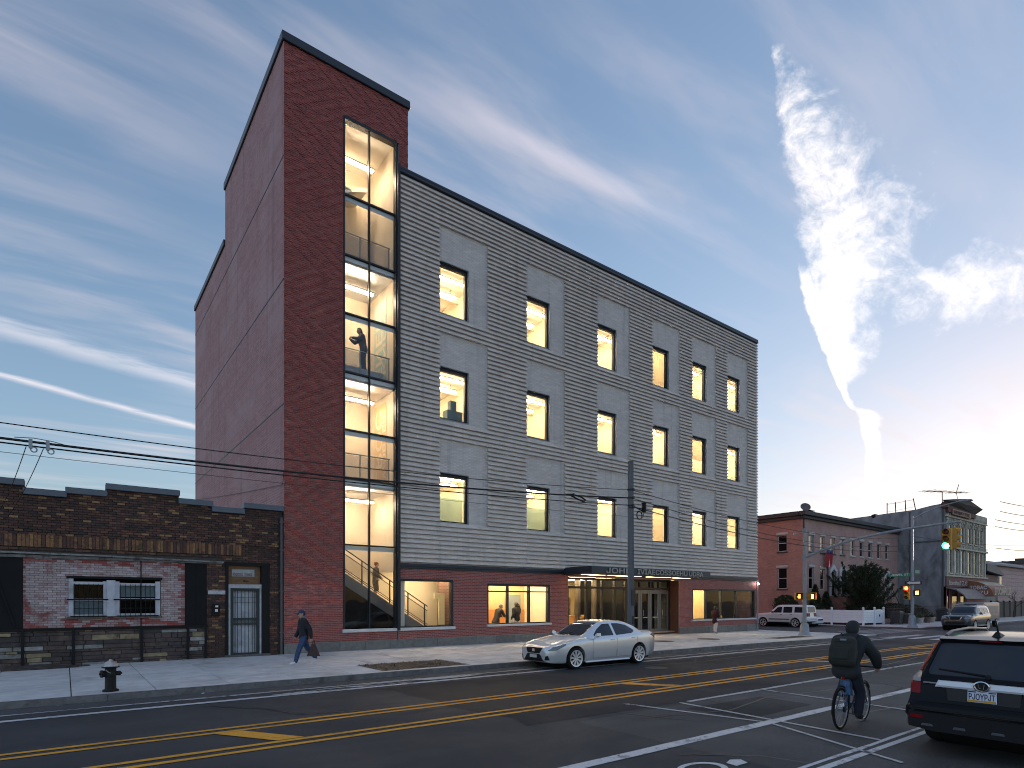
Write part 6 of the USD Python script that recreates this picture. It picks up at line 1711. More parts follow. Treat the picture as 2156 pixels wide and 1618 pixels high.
# (its own x runs from nose to tail, so its tail is at the left)
part(cr, 'bumper', B().hull([(4.42, s * .86, z) for s in (-1, 1) for z in (.36, .58)] + [(4.60, s * .78, z) for s in (-1, 1) for z in (.36, .56)] + [(4.62, s * .5, z) for s in (-1, 1) for z in (.33, .56)] + [(4.1, s * .885, z) for s in (-1, 1) for z in (.36, .55)]), mat('bumper_plastic', (.009, .009, .011), .5, spec=.2, bump=.15, bscale=120), smooth=30)
part(cr, 'bumper_step', B().bev(4.44, 4.585, -.74, .74, .585, .605, .008), TRIM)
for y in (-.56, -.2, .2, .56):
    part(cr, 'bumper_insert', B().bev(4.61, 4.63, y - .07, y + .07, .385, .42, .008), mat('insert_grey', (.05, .055, .07), .4))
part(cr, 'garnish_bar', B().hull([(4.43, s * .49, z) for s in (-1, 1) for z in (.94, 1.0)] + [(4.475, s * .47, .935) for s in (-1, 1)] + [(4.455, s * .475, .995) for s in (-1, 1)] + [(4.46, s * .52, .91) for s in (-1, 1)]), mat('satin_silver', (.62, .62, .65), .28, .35), smooth=20)
em = B().lathe([(.075, -.004), (.088, .0), (.088, .012), (.075, .016), (.066, .008), (.066, 0)], (0, 0, 0), 28, 'x')
em.v = [v * [1, 1, .78] + [4.475, 0, .965] for v in em.v]
eb = part(cr, 'emblem', em, CHROME, smooth=30)
disc = B().lathe([(0, .004), (.066, .004)], (0, 0, 0), 28, 'x')
disc.v = [v * [1, 1, .78] + [4.475, 0, .965] for v in disc.v]
part(eb, 'emblem_ground', disc, TRIM)
part(eb, 'emblem_mark', B().bar((4.484, .03, .995), (4.484, .022, .93), .006, .018, up=(1, 0, 0)).bar((4.484, -.034, .995), (4.484, -.022, .94), .006, .02, up=(1, 0, 0)).bar((4.484, -.026, .948), (4.484, .0, .945), .006, .016, up=(1, 0, 0)), CHROME)
part(cr, 'plate_recess', B().hull([(4.448, s * .40, .93) for s in (-1, 1)] + [(4.448, s * .38, .73) for s in (-1, 1)] + [(4.456, s * .39, .92) for s in (-1, 1)] + [(4.456, s * .37, .74) for s in (-1, 1)]), mat('recess_black', (.012, .013, .016), .4))
pl = part(cr, 'number_plate', B().bev(4.462, 4.472, -.155, .155, .755, .905, .004), mat('plate_white', (.55, .58, .68), .4))
part(pl, 'plate_band', B().box(4.4721, 4.4735, -.145, .145, .762, .785), mat('plate_gold', (.50, .26, .02), .5))
NAVY = mat('plate_navy', (.015, .02, .07), .5)
part(pl, 'plate_band', B().box(4.4721, 4.4735, .07, .145, .883, .898).box(4.4721, 4.4735, -.145, -.06, .883, .898), NAVY)
part(pl, 'plate_letter', B().text('PJOYPJT', .075, (4.4722, -.138, .793), (0, 1, 0), (0, 0, 1), .002, True, width=.276), NAVY)
part(cr, 'model_badge', B().bev(4.452, 4.46, -.66, -.5, .945, .965, .003).bev(4.452, 4.46, .50, .68, .945, .965, .003), CHROME)
part(cr, 'rear_wiper', B().bar((4.345, .04, 1.095), (4.30, -.52, 1.14), .02, .015).lathe([(0, .02), (.03, .015), (.035, 0)], (4.37, .04, 1.08), 12, 'x'), TRIM)
part(cr, 'spoiler', B().hull([(3.95, s * .60, 1.575) for s in (-1, 1)] + [(4.12, s * .57, 1.548) for s in (-1, 1)] + [(4.10, s * .57, 1.52) for s in (-1, 1)] + [(3.95, s * .61, 1.54) for s in (-1, 1)]), BLACKP, smooth=30)
part(cr, 'brake_lamp', B().box(4.105, 4.118, -.12, .12, 1.523, 1.537), TAILR)
for s in (-1, 1):
    part(cr, 'roof_rail', B().tube([(1.9, s * .57, 1.545), (2.1, s * .565, 1.63), (2.9, s * .565, 1.66), (3.6, s * .57, 1.635), (3.82, s * .575, 1.58)], .02, 8), mat('rail_grey', (.10, .10, .10), .35, .5), smooth=50)
part(cr, 'aerial', B().hull([(3.66, s * .05, 1.60) for s in (-1, 1)] + [(3.86, s * .05, 1.585) for s in (-1, 1)] + [(3.80, s * .02, 1.65) for s in (-1, 1)] + [(3.72, 0, 1.64)]).tube([(3.77, 0, 1.64), (3.87, 0, 1.80)], [.012, .006], 6), TRIM)
part(cr, 'exhaust_pipe', B().cyl((4.2, .5, .30), (4.56, .5, .29), .035, n=12), RIMD)
part(cr, 'head_rest', B().bev(3.0, 3.1, -.45, -.2, 1.1, 1.3, .03).bev(3.0, 3.1, .2, .45, 1.1, 1.3, .03), TRIM)
for s_ in (-1, 1):
    part(cr, 'bumper_reflector', B().hull([(4.595, s_ * .76, z) for z in (.485, .525)] + [(4.615, s_ * .60, z) for z in (.485, .525)] + [(4.612, s_ * .76, z) for z in (.485, .525)] + [(4.626, s_ * .60, z) for z in (.485, .525)]), TAILR)

# --- white off-road wagon in the side street
WHITEP = mat('white_paint_car', (.62, .63, .66), .3, 0, coat=.7)
L = 4.43
jeep = dict(len=L, half=.91, r=.36, tw=.235, axles=(.86, 3.51), under=.28, spokes=6, xs=ends(L, .2, .3, 56),
            top=[(0, .80), (.04, .95), (.2, 1.04), (.6, 1.10), (1.2, 1.14), (1.35, 1.18), (1.75, 1.58), (1.95, 1.72), (2.3, 1.78), (3.4, 1.78), (4.15, 1.76), (4.28, 1.70), (4.36, 1.2), (4.39, .9), (L, .75)],
            belt=[(0, .70), (.04, .84), (.2, .96), (.6, 1.03), (1.3, 1.08), (2.5, 1.10), (4.1, 1.10), (4.32, 1.08), (4.37, .85), (L, .66)],
            sill=[(0, .46), (.2, .40), (.6, .38), (3.8, .38), (4.2, .42), (L, .50)],
            w=[(0, .70), (.04, .80), (.2, .88), (.6, .91), (4.0, .91), (4.25, .88), (4.36, .84), (L, .80)],
            wr=[(0, .6), (.2, .74), (1.3, .74), (1.7, .68), (2.1, .66), (4.1, .68), (4.3, .70), (L, .7)],
            glass=[('side_window', [(1.60, 1.14), (2.38, 1.14), (2.38, 1.60), (2.0, 1.58)], 'xz', .03), ('side_window', [(2.50, 1.14), (3.22, 1.14), (3.22, 1.60), (2.50, 1.60)], 'xz', .03), ('side_window', [(3.40, 1.16), (4.05, 1.16), (4.05, 1.60), (3.40, 1.60)], 'xz', .03),
                   ('windscreen', [(-.66, 1.2), (.66, 1.2), (.60, 1.68), (-.60, 1.68)], (1.3, 2.0), .04), ('rear_window', [(-.6, 1.18), (.6, 1.18), (.56, 1.62), (-.56, 1.62)], (4.2, 4.6), .05)],
            lamps=[('tail_light', [(4.22, .86), (4.45, .86), (4.45, 1.14), (4.26, 1.14)], 'xz', .01, TAILR, True), ('headlight', [(.42, .74), (.66, .74), (.66, .94), (.42, .94)], (-.1, .15), .06, HEADL, True), ('grille', [(-.36, .70), (.36, .70), (.36, .92), (-.36, .92)], (-.1, .12), .02, TRIM, False)])
jp = vehicle('white_offroad_wagon', 'white boxy off-road wagon in the side street behind the signal pole', (46.4, 27.0, 0), -90, jeep, WHITEP)
for s in (-1, 1):
    part(jp, 'door_handle', B().bev(2.28, 2.46, s * .90 - .02, s * .90 + .03, 1.0, 1.04, .008).bev(3.10, 3.28, s * .90 - .02, s * .90 + .03, 1.0, 1.04, .008), TRIM)
    part(jp, 'side_moulding', B().bev(1.35, 3.05, s * .905 - .02, s * .905 + .02, .60, .67, .01), TRIM)
    part(jp, 'side_mirror', B().bev(1.66, 1.78, min(s * .9, s * 1.1), max(s * .9, s * 1.1), 1.12, 1.26, .02), TRIM)
    fl_ = B()
    for x in jeep['axles']:
        a = np.linspace(0.05, math.pi - .05, 14)
        fl_.tube([(x + .44 * math.cos(t), s * .915, .37 + .44 * math.sin(t)) for t in a], .035, 6)
    part(jp, 'wheel_flare', fl_, WHITEP)

# --- white hatchback parked beyond it
L = 4.1
hat = dict(len=L, half=.86, r=.30, tw=.2, axles=(.8, 3.3), under=.2, spokes=8, xs=ends(L, .25, .3, 50),
           top=[(0, .6), (.08, .75), (.5, .9), (.95, 1.0), (1.5, 1.33), (1.9, 1.47), (2.5, 1.5), (3.4, 1.46), (3.7, 1.4), (3.95, 1.0), (4.05, .85), (L, .7)],
           belt=[(0, .5), (.08, .64), (.5, .8), (1.2, .88), (2.5, .93), (3.7, .97), (3.95, .9), (L, .6)], sill=[(0, .32), (.2, .22), (3.6, .22), (L, .36)],
           w=[(0, .55), (.08, .68), (.4, .82), (.9, .86), (3.4, .86), (3.9, .8), (L, .68)], wr=[(0, .5), (.5, .68), (1.1, .68), (1.8, .56), (3.4, .56), (3.9, .62), (L, .6)],
           glass=[('side_window', [(1.35, .95), (2.2, .97), (2.2, 1.38), (1.85, 1.36)], 'xz', .03), ('side_window', [(2.3, .97), (3.3, 1.02), (3.1, 1.36), (2.3, 1.39)], 'xz', .03), ('windscreen', [(-.6, 1.02), (.6, 1.02), (.5, 1.42), (-.5, 1.42)], (.9, 1.85), .04), ('rear_window', [(-.55, 1.02), (.55, 1.02), (.48, 1.36), (-.48, 1.36)], (3.6, 4.1), .04)],
           lamps=[('headlight', [(.02, .60), (.2, .62), (.5, .78), (.4, .80), (.1, .72)], 'xz', .01, HEADL, True), ('grille', [(-.4, .5), (.4, .5), (.4, .62), (-.4, .62)], (-.1, .2), .01, TRIM, False)])
hb = vehicle('white_hatchback', 'white hatchback parked against the white fence beside the off-road wagon', (48.5, 22.95, 0), 90, hat, WHITEP)
for s in (-1, 1):
    part(hb, 'side_mirror', B().hull([(1.35, s * .85, .95), (1.5, s * .85, .93), (1.32, s * 1.0, 1.0), (1.48, s * 1.02, .98), (1.34, s * 1.0, 1.07), (1.48, s * 1.01, 1.07)]), WHITEP)
    part(hb, 'door_handle', B().bev(2.05, 2.2, s * .855 - .01, s * .855 + .02, .82, .85, .006), TRIM)

# --- dark wagon coming towards us on the avenue
DARKP = mat('dark_blue_paint', (.030, .034, .042), .2, .3, coat=1.0)
L = 4.8
path = dict(len=L, half=.925, r=.375, tw=.245, axles=(.90, 3.75), under=.28, spokes=6, xs=ends(L, .25, .35, 56),
            top=[(0, .74), (.05, .95), (.2, 1.05), (.7, 1.12), (1.3, 1.18), (1.7, 1.50), (2.05, 1.70), (2.5, 1.76), (3.6, 1.77), (4.3, 1.74), (4.5, 1.64), (4.7, 1.15), (4.76, .9), (L, .74)],
            belt=[(0, .64), (.05, .84), (.2, .96), (.7, 1.04), (1.5, 1.08), (3.0, 1.10), (4.4, 1.12), (4.68, 1.0), (L, .66)], sill=[(0, .42), (.2, .34), (.6, .34), (4.2, .36), (L, .46)],
            w=[(0, .66), (.05, .78), (.2, .88), (.6, .925), (4.2, .925), (4.6, .86), (L, .78)], wr=[(0, .6), (.2, .74), (1.3, .74), (1.9, .66), (4.3, .66), (4.6, .70), (L, .68)],
            glass=[('side_window', [(1.66, 1.14), (2.5, 1.14), (2.5, 1.58), (2.1, 1.57)], 'xz', .03), ('side_window', [(2.62, 1.14), (3.4, 1.15), (3.4, 1.60), (2.62, 1.60)], 'xz', .03), ('side_window', [(3.5, 1.17), (4.2, 1.18), (4.1, 1.58), (3.5, 1.59)], 'xz', .03),
                   ('windscreen', [(-.68, 1.2), (.68, 1.2), (.6, 1.66), (-.6, 1.66)], (1.2, 2.1), .05), ('rear_window', [(-.6, 1.2), (.6, 1.2), (.56, 1.6), (-.56, 1.6)], (4.4, 4.9), .05)],
            lamps=[('headlight', [(.50, .80), (.84, .84), (.86, .96), (.56, .99)], (-.1, .5), .02, HEADL, True), ('grille', [(-.30, .96), (.30, .96), (.24, .78), (-.24, .78)], (-.1, .2), .01, TRIM, False), ('lower_grille', [(-.6, .60), (.6, .60), (.55, .48), (-.55, .48)], (-.1, .2), .01, TRIM, False)])
pf = vehicle('dark_oncoming_suv', 'dark blue sport utility car coming towards us before the ornate building', (49.4, 14.2, 0), 0, path, DARKP)
part(pf, 'grille_strut', B().bar((-.015, .28, .79), (.03, .40, .99), .03, .05).bar((-.015, -.28, .79), (.03, -.40, .99), .03, .05), CHROME)
part(pf, 'turn_lamp', B().bev(4.6, 4.72, -.80, -.76, 1.0, 1.15, .01), mat('amber_lamp', (.6, .2, .03), .3))
for s in (-1, 1):
    part(pf, 'side_mirror', B().bev(1.66, 1.80, min(s * .92, s * 1.14), max(s * .92, s * 1.14), 1.12, 1.28, .03), DARKP)
    part(pf, 'roof_rail', B().tube([(2.2, s * .62, 1.75), (2.4, s * .62, 1.83), (4.0, s * .63, 1.84), (4.2, s * .64, 1.76)], .025, 6), MATS['rail_grey'])
    part(pf, 'running_board', B().bev(1.4, 3.3, min(s * .8, s * .98), max(s * .8, s * .98), .34, .38, .01), ALU)
vn = thing('dark_cargo_van', 'dark grey cargo van half hidden behind the oncoming dark suv', 'van', (55.6, 15.35, 0), local=True)
part(vn, 'body', B().hull([(x, s * w_, z) for s in (-1, 1) for x, w_, z in ((0, .85, .5), (0, .88, 1.0), (.5, .92, 1.15), (1.2, .85, 1.85), (1.5, .85, 1.95), (4.9, .85, 1.98), (5, .95, .5), (5, .93, 1.9))]), mat('van_paint', (.05, .06, .085), .35, .1, coat=.3), smooth=30)
part(vn, 'windscreen', B().hull([(.62, s * .76, 1.2) for s in (-1, 1)] + [(1.17, s * .72, 1.82) for s in (-1, 1)] + [(.7, s * .76, 1.2) for s in (-1, 1)] + [(1.25, s * .72, 1.82) for s in (-1, 1)]).rot(0, shift=(-.03, 0, .02)), CARGL)
part(vn, 'side_panel', B().box(1.6, 4.7, -.955, -.93, 1.15, 1.7), mat('van_panel', (.10, .115, .15), .4))
for x in (.9, 4.1):
    for s in (-1, 1):
        wheel(vn, x, s * .86, .34, .22, 8, s)
part(vn, 'bumper', B().bev(-.08, .1, -.85, .85, .35, .6, .03), TRIM)

# ------------------------------------------------------------------ people
def ball(c, r, n=10, squash=(1, 1, 1)):
    m = trimesh.creation.icosphere(1 if n < 14 else 2, 1.0)
    return np.array(m.vertices) * r * np.asarray(squash) + c


def bone(*balls):
    """The hull of several (point, radius) spheres."""
    return man(trimesh.convex.convex_hull(np.vstack([ball(np.asarray(c, float), r) for c, r in balls])))


def fuse(solids, fine, soft=8):
    m = mf.Manifold.batch_boolean(solids, mf.OpType.Add).refine_to_length(fine)
    v, f, _ = meshkit.arrays(m)
    t = trimesh.Trimesh(v, f, process=True)
    trimesh.smoothing.filter_taubin(t, iterations=soft)
    return t


def hand(w, d, n, s, curl=.6, thumb=1):
    """Five fingers on a palm at the wrist w, pointing along d, palm facing n; s: the figure's height."""
    d, n = np.asarray(d, float), np.asarray(n, float)
    d /= np.linalg.norm(d); n -= d * (n @ d); n /= np.linalg.norm(n); a = np.cross(n, d) * thumb
    k = s / 1.72
    out = [bone((w, .022 * k), (w + d * .03 * k + a * .018 * k, .016 * k), (w + d * .03 * k - a * .018 * k, .016 * k), (w + d * .085 * k + a * .030 * k, .012 * k), (w + d * .085 * k - a * .030 * k, .012 * k))]
    for i, L in enumerate((.92, 1.05, 1.0, .8)):
        b0 = w + d * .082 * k + a * (.031 - .0205 * i) * k
        p, q = b0, d
        for j, l in enumerate((.042, .028, .020)):
            q = q * math.cos(curl) + n * math.sin(curl); q /= np.linalg.norm(q)
            e = p + q * l * L * k
            out.append(bone((p, .0092 * k), (e, .0082 * k)))
            p = e
    p = w + d * .03 * k + a * .026 * k
    q = d * .6 + a * .7 + n * .35
    for l in (.04, .032, .026):
        q = q / np.linalg.norm(q); e = p + q * l * k
        out.append(bone((p, .0115 * k), (e, .0095 * k))); p = e
        q = q + n * .35 + d * .3 - a * .2
    return out


def figure(name, label, loc, rotz, h, J, wear, skin=(.42, .27, .20), hair=None, face=1, group=None, curl=.7):
    """A person in a pose. J gives the joints in the person's own frame (x forward, y to the left, z up, metres for a height of 1);
    wear: list of (name, kind, material)."""
    t = thing(name, label, 'person', loc, rotz, group, local=True)
    g = {k: np.asarray(v, float) * h for k, v in J.items()}
    r = lambda x: x * h
    up = g['head'] - g['neck']; up /= np.linalg.norm(up)
    fw = g.get('look', np.array([1.0, 0, 0])); fw = fw - up * (fw @ up); fw /= np.linalg.norm(fw); lf = np.cross(up, fw)
    hc = g['head']
    S = [bone((g['pel'] + [0, .035 * h, 0], r(.062)), (g['pel'] - [0, .035 * h, 0], r(.062)), (g['waist'] + [0, .02 * h, 0], r(.058)), (g['waist'] - [0, .02 * h, 0], r(.058))),
         bone((g['waist'] + [0, .02 * h, 0], r(.058)), (g['waist'] - [0, .02 * h, 0], r(.058)), (g['chest'] + [0, .045 * h, 0], r(.066)), (g['chest'] - [0, .045 * h, 0], r(.066))),
         bone((g['chest'] + [0, .04 * h, 0], r(.062)), (g['chest'] - [0, .04 * h, 0], r(.062)), (g['shl'], r(.036)), (g['shr'], r(.036)), (g['neck'], r(.034))),
         bone((g['neck'], r(.032)), (hc - up * .035 * h, r(.030)))]
    head = ball(hc + up * .012 * h, r(.056), 20, (1, 1, 1.0))
    jaw = ball(hc - up * .035 * h + fw * .016 * h, r(.036), 12)
    brow = ball(hc + fw * .022 * h + up * .01 * h, r(.042), 12)
    S.append(man(trimesh.convex.convex_hull(np.vstack([head, jaw, brow]))))
    S.append(bone((hc + fw * .058 * h + up * .004 * h, r(.007)), (hc + fw * .068 * h - up * .014 * h, r(.009)), (hc + fw * .055 * h - up * .016 * h, r(.012))))      # nose
    S.append(bone((hc + fw * .052 * h - up * .034 * h + lf * .012 * h, r(.006)), (hc + fw * .052 * h - up * .034 * h - lf * .012 * h, r(.006))))                       # lips
    for s in (-1, 1):
        S.append(bone((hc + lf * s * .056 * h + up * .008 * h, r(.010)), (hc + lf * s * .055 * h - up * .014 * h, r(.007))))                                            # ears
    for s, q in (('l', 1), ('r', -1)):
        S += [bone((g['sh' + s], r(.036)), (g['el' + s], r(.026))), bone((g['el' + s], r(.026)), (g['wr' + s], r(.018))),
              bone((g['hip' + s], r(.056)), ((g['hip' + s] * .5 + g['kn' + s] * .5), r(.046)), (g['kn' + s], r(.035))), bone((g['kn' + s], r(.035)), (g['kn' + s] * .65 + g['an' + s] * .35, r(.034)), (g['an' + s], r(.023))),
              bone((g['an' + s], r(.026)), (g['an' + s] + (g['to' + s] - g['an' + s]) * -.18 - [0, 0, .012 * h], r(.022)), (g['to' + s], r(.018)))]
        S += hand(g['wr' + s], g['wr' + s] - g['el' + s], np.array([0.15, -q, 0.0]), h, curl, q)
    part(t, 'body', fuse(S, .03 * h), mat(f'skin_{int(skin[0] * 100)}', skin, .55), smooth=60)
    if face:
        ey = B()
        for s in (-1, 1):
            ey.add(trimesh.creation.icosphere(1, r(.0065)).apply_translation(hc + fw * .0575 * h + up * .008 * h + lf * s * .019 * h))
        part(t, 'eyes', ey, TRIM)
    for nm, kind, m in wear:
        C = []
        e = .012 * h
        if kind in ('jacket', 'coat', 'dress', 'parka'):
            e = dict(dress=.012, parka=.027).get(kind, .017) * h
            C += [bone((g['waist'] + [0, .02 * h, 0], r(.06) + e), (g['waist'] - [0, .02 * h, 0], r(.06) + e), (g['chest'] + [0, .045 * h, 0], r(.066) + e), (g['chest'] - [0, .045 * h, 0], r(.066) + e)),
                  bone((g['chest'] + [0, .04 * h, 0], r(.062) + e), (g['chest'] - [0, .04 * h, 0], r(.062) + e), (g['shl'], r(.036) + e), (g['shr'], r(.036) + e), (g['neck'] - up * .01 * h, r(.034) + e))]
            dn = (g['pel'] - g['waist']); dn /= np.linalg.norm(dn)
            hem = g['pel'] + dn * (.03 if kind in ('jacket', 'parka') else .10) * h
            C.append(bone((g['waist'] + [0, .02 * h, 0], r(.06) + e), (g['waist'] - [0, .02 * h, 0], r(.06) + e), (hem + [0, .04 * h, 0], r(.062) + e), (hem - [0, .04 * h, 0], r(.062) + e)))
            for s in 'lr':
                C += [bone((g['sh' + s], r(.036) + e), (g['el' + s], r(.026) + e)), bone((g['el' + s], r(.026) + e), (g['wr' + s] * .94 + g['el' + s] * .06, r(.019) + e * .8))]
            if kind == 'dress':
                kz = (g['knl'] + g['knr']) / 2 - [0, 0, .06 * h]
                C.append(bone((hem + [0, .04 * h, 0], r(.07)), (hem - [0, .04 * h, 0], r(.07)), (kz + [.03 * h, .05 * h, 0], r(.07)), (kz - [.03 * h, .05 * h, 0], r(.07))))
        elif kind == 'trousers':
            C.append(bone((g['pel'] + [0, .035 * h, 0], r(.062) + e), (g['pel'] - [0, .035 * h, 0], r(.062) + e), (g['waist'], r(.058) + e * .6)))
            for s in 'lr':
                C += [bone((g['hip' + s], r(.056) + e), ((g['hip' + s] + g['kn' + s]) / 2, r(.046) + e), (g['kn' + s], r(.036) + e)), bone((g['kn' + s], r(.036) + e), (g['kn' + s] * .5 + g['an' + s] * .5, r(.032) + e), (g['an' + s], r(.025) + e))]
        elif kind == 'shoes':
            for s in 'lr':
                a_, b_ = g['an' + s], g['to' + s]
                C = [bone((a_ - [0, 0, .008 * h], r(.028)), (a_ - (b_ - a_) * .3 - [0, 0, .016 * h], r(.022)), (b_, r(.021)))]
                part(t, 'shoe', fuse(C, .025 * h, 3), m, smooth=60)
            continue
        elif kind == 'cap':
            C = [man(trimesh.convex.convex_hull(np.vstack([ball(hc + up * .028 * h - fw * .004 * h, r(.060), 20), ball(hc + up * .012 * h - fw * .012 * h, r(.058), 20)]))), bone((hc + up * .028 * h + fw * .05 * h, r(.012)), (hc + up * .022 * h + fw * .085 * h + lf * .015 * h, r(.009)), (hc + up * .022 * h + fw * .085 * h - lf * .015 * h, r(.009)))]
        elif kind == 'beanie':
            C = [man(trimesh.convex.convex_hull(np.vstack([ball(hc + up * .030 * h - fw * .006 * h, r(.060), 20), ball(hc + up * .0 * h - fw * .016 * h, r(.060), 20)])))]
        elif kind == 'hair':
            C = [man(trimesh.convex.convex_hull(np.vstack([ball(hc + up * .026 * h - fw * .012 * h, r(.060), 20), ball(hc - up * .03 * h - fw * .028 * h, r(.045), 14)])))]
        elif kind == 'curls':
            C = [bone((hc + up * .03 * h - fw * .012 * h + np.array([math.cos(a) * .035, math.sin(a) * .035, math.sin(a * 3) * .02]) * h, r(.038)), (hc + up * .012 * h - fw * .022 * h, r(.05))) for a in np.arange(7) * .9]
        elif kind == 'hood':
            C = [bone((g['neck'] + up * .012 * h - fw * .03 * h + lf * .03 * h, r(.036)), (g['neck'] + up * .012 * h - fw * .03 * h - lf * .03 * h, r(.036)), (g['neck'] + fw * .02 * h, r(.034)))]
        part(t, nm, fuse(C, .03 * h, 5), m, smooth=60)
    return t


def stand(lean=0.0, **k):
    """Joints of someone upright, to be changed by the pose."""
    J = dict(pel=(0, 0, .53), waist=(.0, 0, .61), chest=(.0, 0, .73), neck=(0, 0, .835), head=(.012, 0, .925), shl=(0, .105, .80), shr=(0, -.105, .80), ell=(-.01, .135, .63), elr=(-.01, -.135, .63), wrl=(.03, .14, .49), wrr=(.03, -.14, .49),
             hipl=(0, .052, .51), hipr=(0, -.052, .51), knl=(.01, .055, .285), knr=(.01, -.055, .285), anl=(-.01, .055, .05), anr=(-.01, -.055, .05), tol=(.09, .062, .019), tor=(.09, -.062, .019), look=(1, 0, 0))
    J = {a: np.array(b, float) for a, b in J.items()}
    if lean:
        for a in ('waist', 'chest', 'neck', 'head', 'shl', 'shr', 'ell', 'elr', 'wrl', 'wrr'):
            z = J[a][2] - .53
            J[a] = np.array([J[a][0] + math.sin(lean) * z, J[a][1], .53 + z * math.cos(lean)])
    J.update({a: np.array(b, float) for a, b in k.items()})
    return J


DENIM = mat('denim', (.028, .055, .13), .85, var=.25, scale=12)
BLKC = mat('black_cloth', (.012, .013, .017), .9, var=.2, scale=10)
NAVC = mat('navy_cloth', (.010, .012, .024), .9)
WSHOE = mat('white_shoe', (.66, .67, .72), .5)
WTRS = mat('white_trousers', (.52, .49, .52), .85, var=.1)
MARN = mat('maroon_cloth', (.045, .010, .013), .9, var=.2, scale=10)
BHAIR = mat('black_hair', (.010, .009, .009), .6)
# the man walking to the left with a bag
J = stand(.06, hipl=(.0, .052, .51), knl=(.10, .055, .30), anl=(.165, .055, .065), tol=(.255, .06, .032), knr=(-.085, -.055, .29), anr=(-.235, -.055, .115), tor=(-.165, -.06, .03), ell=(-.075, .13, .64), wrl=(-.095, .125, .49), elr=(.04, -.13, .63), wrr=(.11, -.12, .51))
man1 = figure('person', 'person in black jacket, jeans and cap walking left with a dark bag', (5.82, 18.25, .133), 180, 1.66, J,
              [('trousers', 'trousers', DENIM), ('jacket', 'jacket', BLKC), ('shoes', 'shoes', WSHOE), ('cap', 'cap', mat('blue_cap', (.025, .04, .10), .85)), ('hood', 'hood', mat('grey_hood', (.15, .16, .2), .9))])
bg = thing('shopping_bag', 'dark brown carrier bag held by the walking man', 'bag', (5.98, 18.05, .3), local=True)
part(bg, 'bag_body', B().hull([(-.12, -.05, .10), (.26, -.05, .08), (-.12, .05, .10), (.26, .05, .08), (.02, -.03, .46), (.12, -.03, .46), (.02, .03, .46), (.12, .03, .46), (-.06, .06, .2), (.2, .06, .2), (-.06, -.06, .2), (.2, -.06, .2)]), mat('bag_brown', (.045, .025, .022), .8, var=.3, scale=8), smooth=30)
part(bg, 'bag_handle', B().tube([(.04, 0, .44), (.06, 0, .54), (.09, 0, .56), (.11, 0, .52), (.11, 0, .44)], .012, 6), BLKC)
# the woman at the right-hand window
J = stand(.04, knl=(.10, .055, .30), anl=(.04, .055, .10), tol=(.12, .06, .06), knr=(-.03, -.05, .285), anr=(-.08, -.05, .06), tor=(.01, -.055, .02), elr=(.02, -.13, .64), wrr=(.15, -.10, .60), ell=(.03, .13, .64), wrl=(.15, .07, .62))
wom = figure('person', 'person in maroon jacket and white trousers walking past the right-hand shop window', (31.6, 21.25, .09), 8, 1.66, J, [('trousers', 'trousers', WTRS), ('jacket', 'coat', MARN), ('shoes', 'shoes', mat('tan_shoe', (.3, .22, .16), .6)), ('hair', 'hair', BHAIR)])
yb_ = thing('yellow_packet', 'small yellow packet in the hand of the maroon jacketed walker', 'packet', (31.9, 21.2, 1.08), local=True)
part(yb_, 'packet', B().bev(-.04, .22, -.1, -.03, -.02, .10, .012), mat('packet_yellow', (.6, .3, .02), .5))
part(yb_, 'packet_flap', B().bev(-.02, .20, -.098, -.032, .10, .115, .004), mat('packet_dark', (.4, .2, .02), .5))
# the figures behind glass
J = stand(.22, elr=(.16, -.13, .68), wrr=(.28, -.06, .70), ell=(.17, .13, .68), wrl=(.28, .06, .71), knl=(.02, .055, .285), look=(1, .1, -.3))
part(school, 'stair_platform', B().box(8.9, 10.6, F + .72, F + 1.7, 11.011, 11.55), SILVER)
figure('person', 'dark clothed figure leaning on the landing rail high in the lit stair window', (9.85, F + 1.0, 11.55), 175, 1.78, J, [('trousers', 'trousers', mat('slate_cloth', (.05, .06, .10), .9)), ('jacket', 'jacket', mat('blue_grey_cloth', (.06, .075, .12), .9)), ('shoes', 'shoes', BLKC), ('hair', 'hair', BHAIR)])
J = stand(.05, knl=(.05, .055, .30), anl=(.05, .055, .03), tol=(.14, .06, .0), knr=(.01, -.055, .29), anr=(-.06, -.055, .075), tor=(.03, -.06, .05), elr=(.02, -.13, .64), wrr=(.12, -.12, .55), ell=(.0, .13, .63), wrl=(.10, .13, .53))
figure('person', 'red haired figure in patterned dress walking down the lit ground floor stair', (10.55, yf + .55, 2.23), 0, 1.5, J, [('dress', 'dress', mat('patterned_dress', (.13, .10, .085), .9, var=.9, scale=26)), ('shoes', 'shoes', BLKC), ('hair', 'curls', mat('red_hair', (.30, .08, .02), .8))])
J = stand(.0, elr=(.05, -.15, .70), wrr=(.08, -.16, .88), ell=(-.04, .14, .64), wrl=(.06, .13, .54), look=(-.2, 1, 0))
figure('person', 'standing figure with raised hand in black jacket behind the three-pane window', (18.25, F + 1.55, .28), 90, 1.72, J, [('trousers', 'trousers', WTRS), ('jacket', 'jacket', BLKC), ('shoes', 'shoes', BLKC), ('hair', 'hair', BHAIR)], skin=(.10, .06, .045))
J = stand(.45, elr=(.2, -.14, .62), wrr=(.30, -.08, .60), ell=(.2, .14, .62), wrl=(.30, .06, .61))
figure('person', 'stooping figure in puffy black coat and cap behind the three-pane window', (16.95, F + 1.5, .28), 10, 1.7, J, [('trousers', 'trousers', NAVC), ('jacket', 'coat', mat('puffy_black', (.02, .018, .018), .7)), ('cap', 'cap', mat('grey_cap', (.2, .2, .22), .8)), ('shoes', 'shoes', BLKC)], skin=(.35, .22, .16))

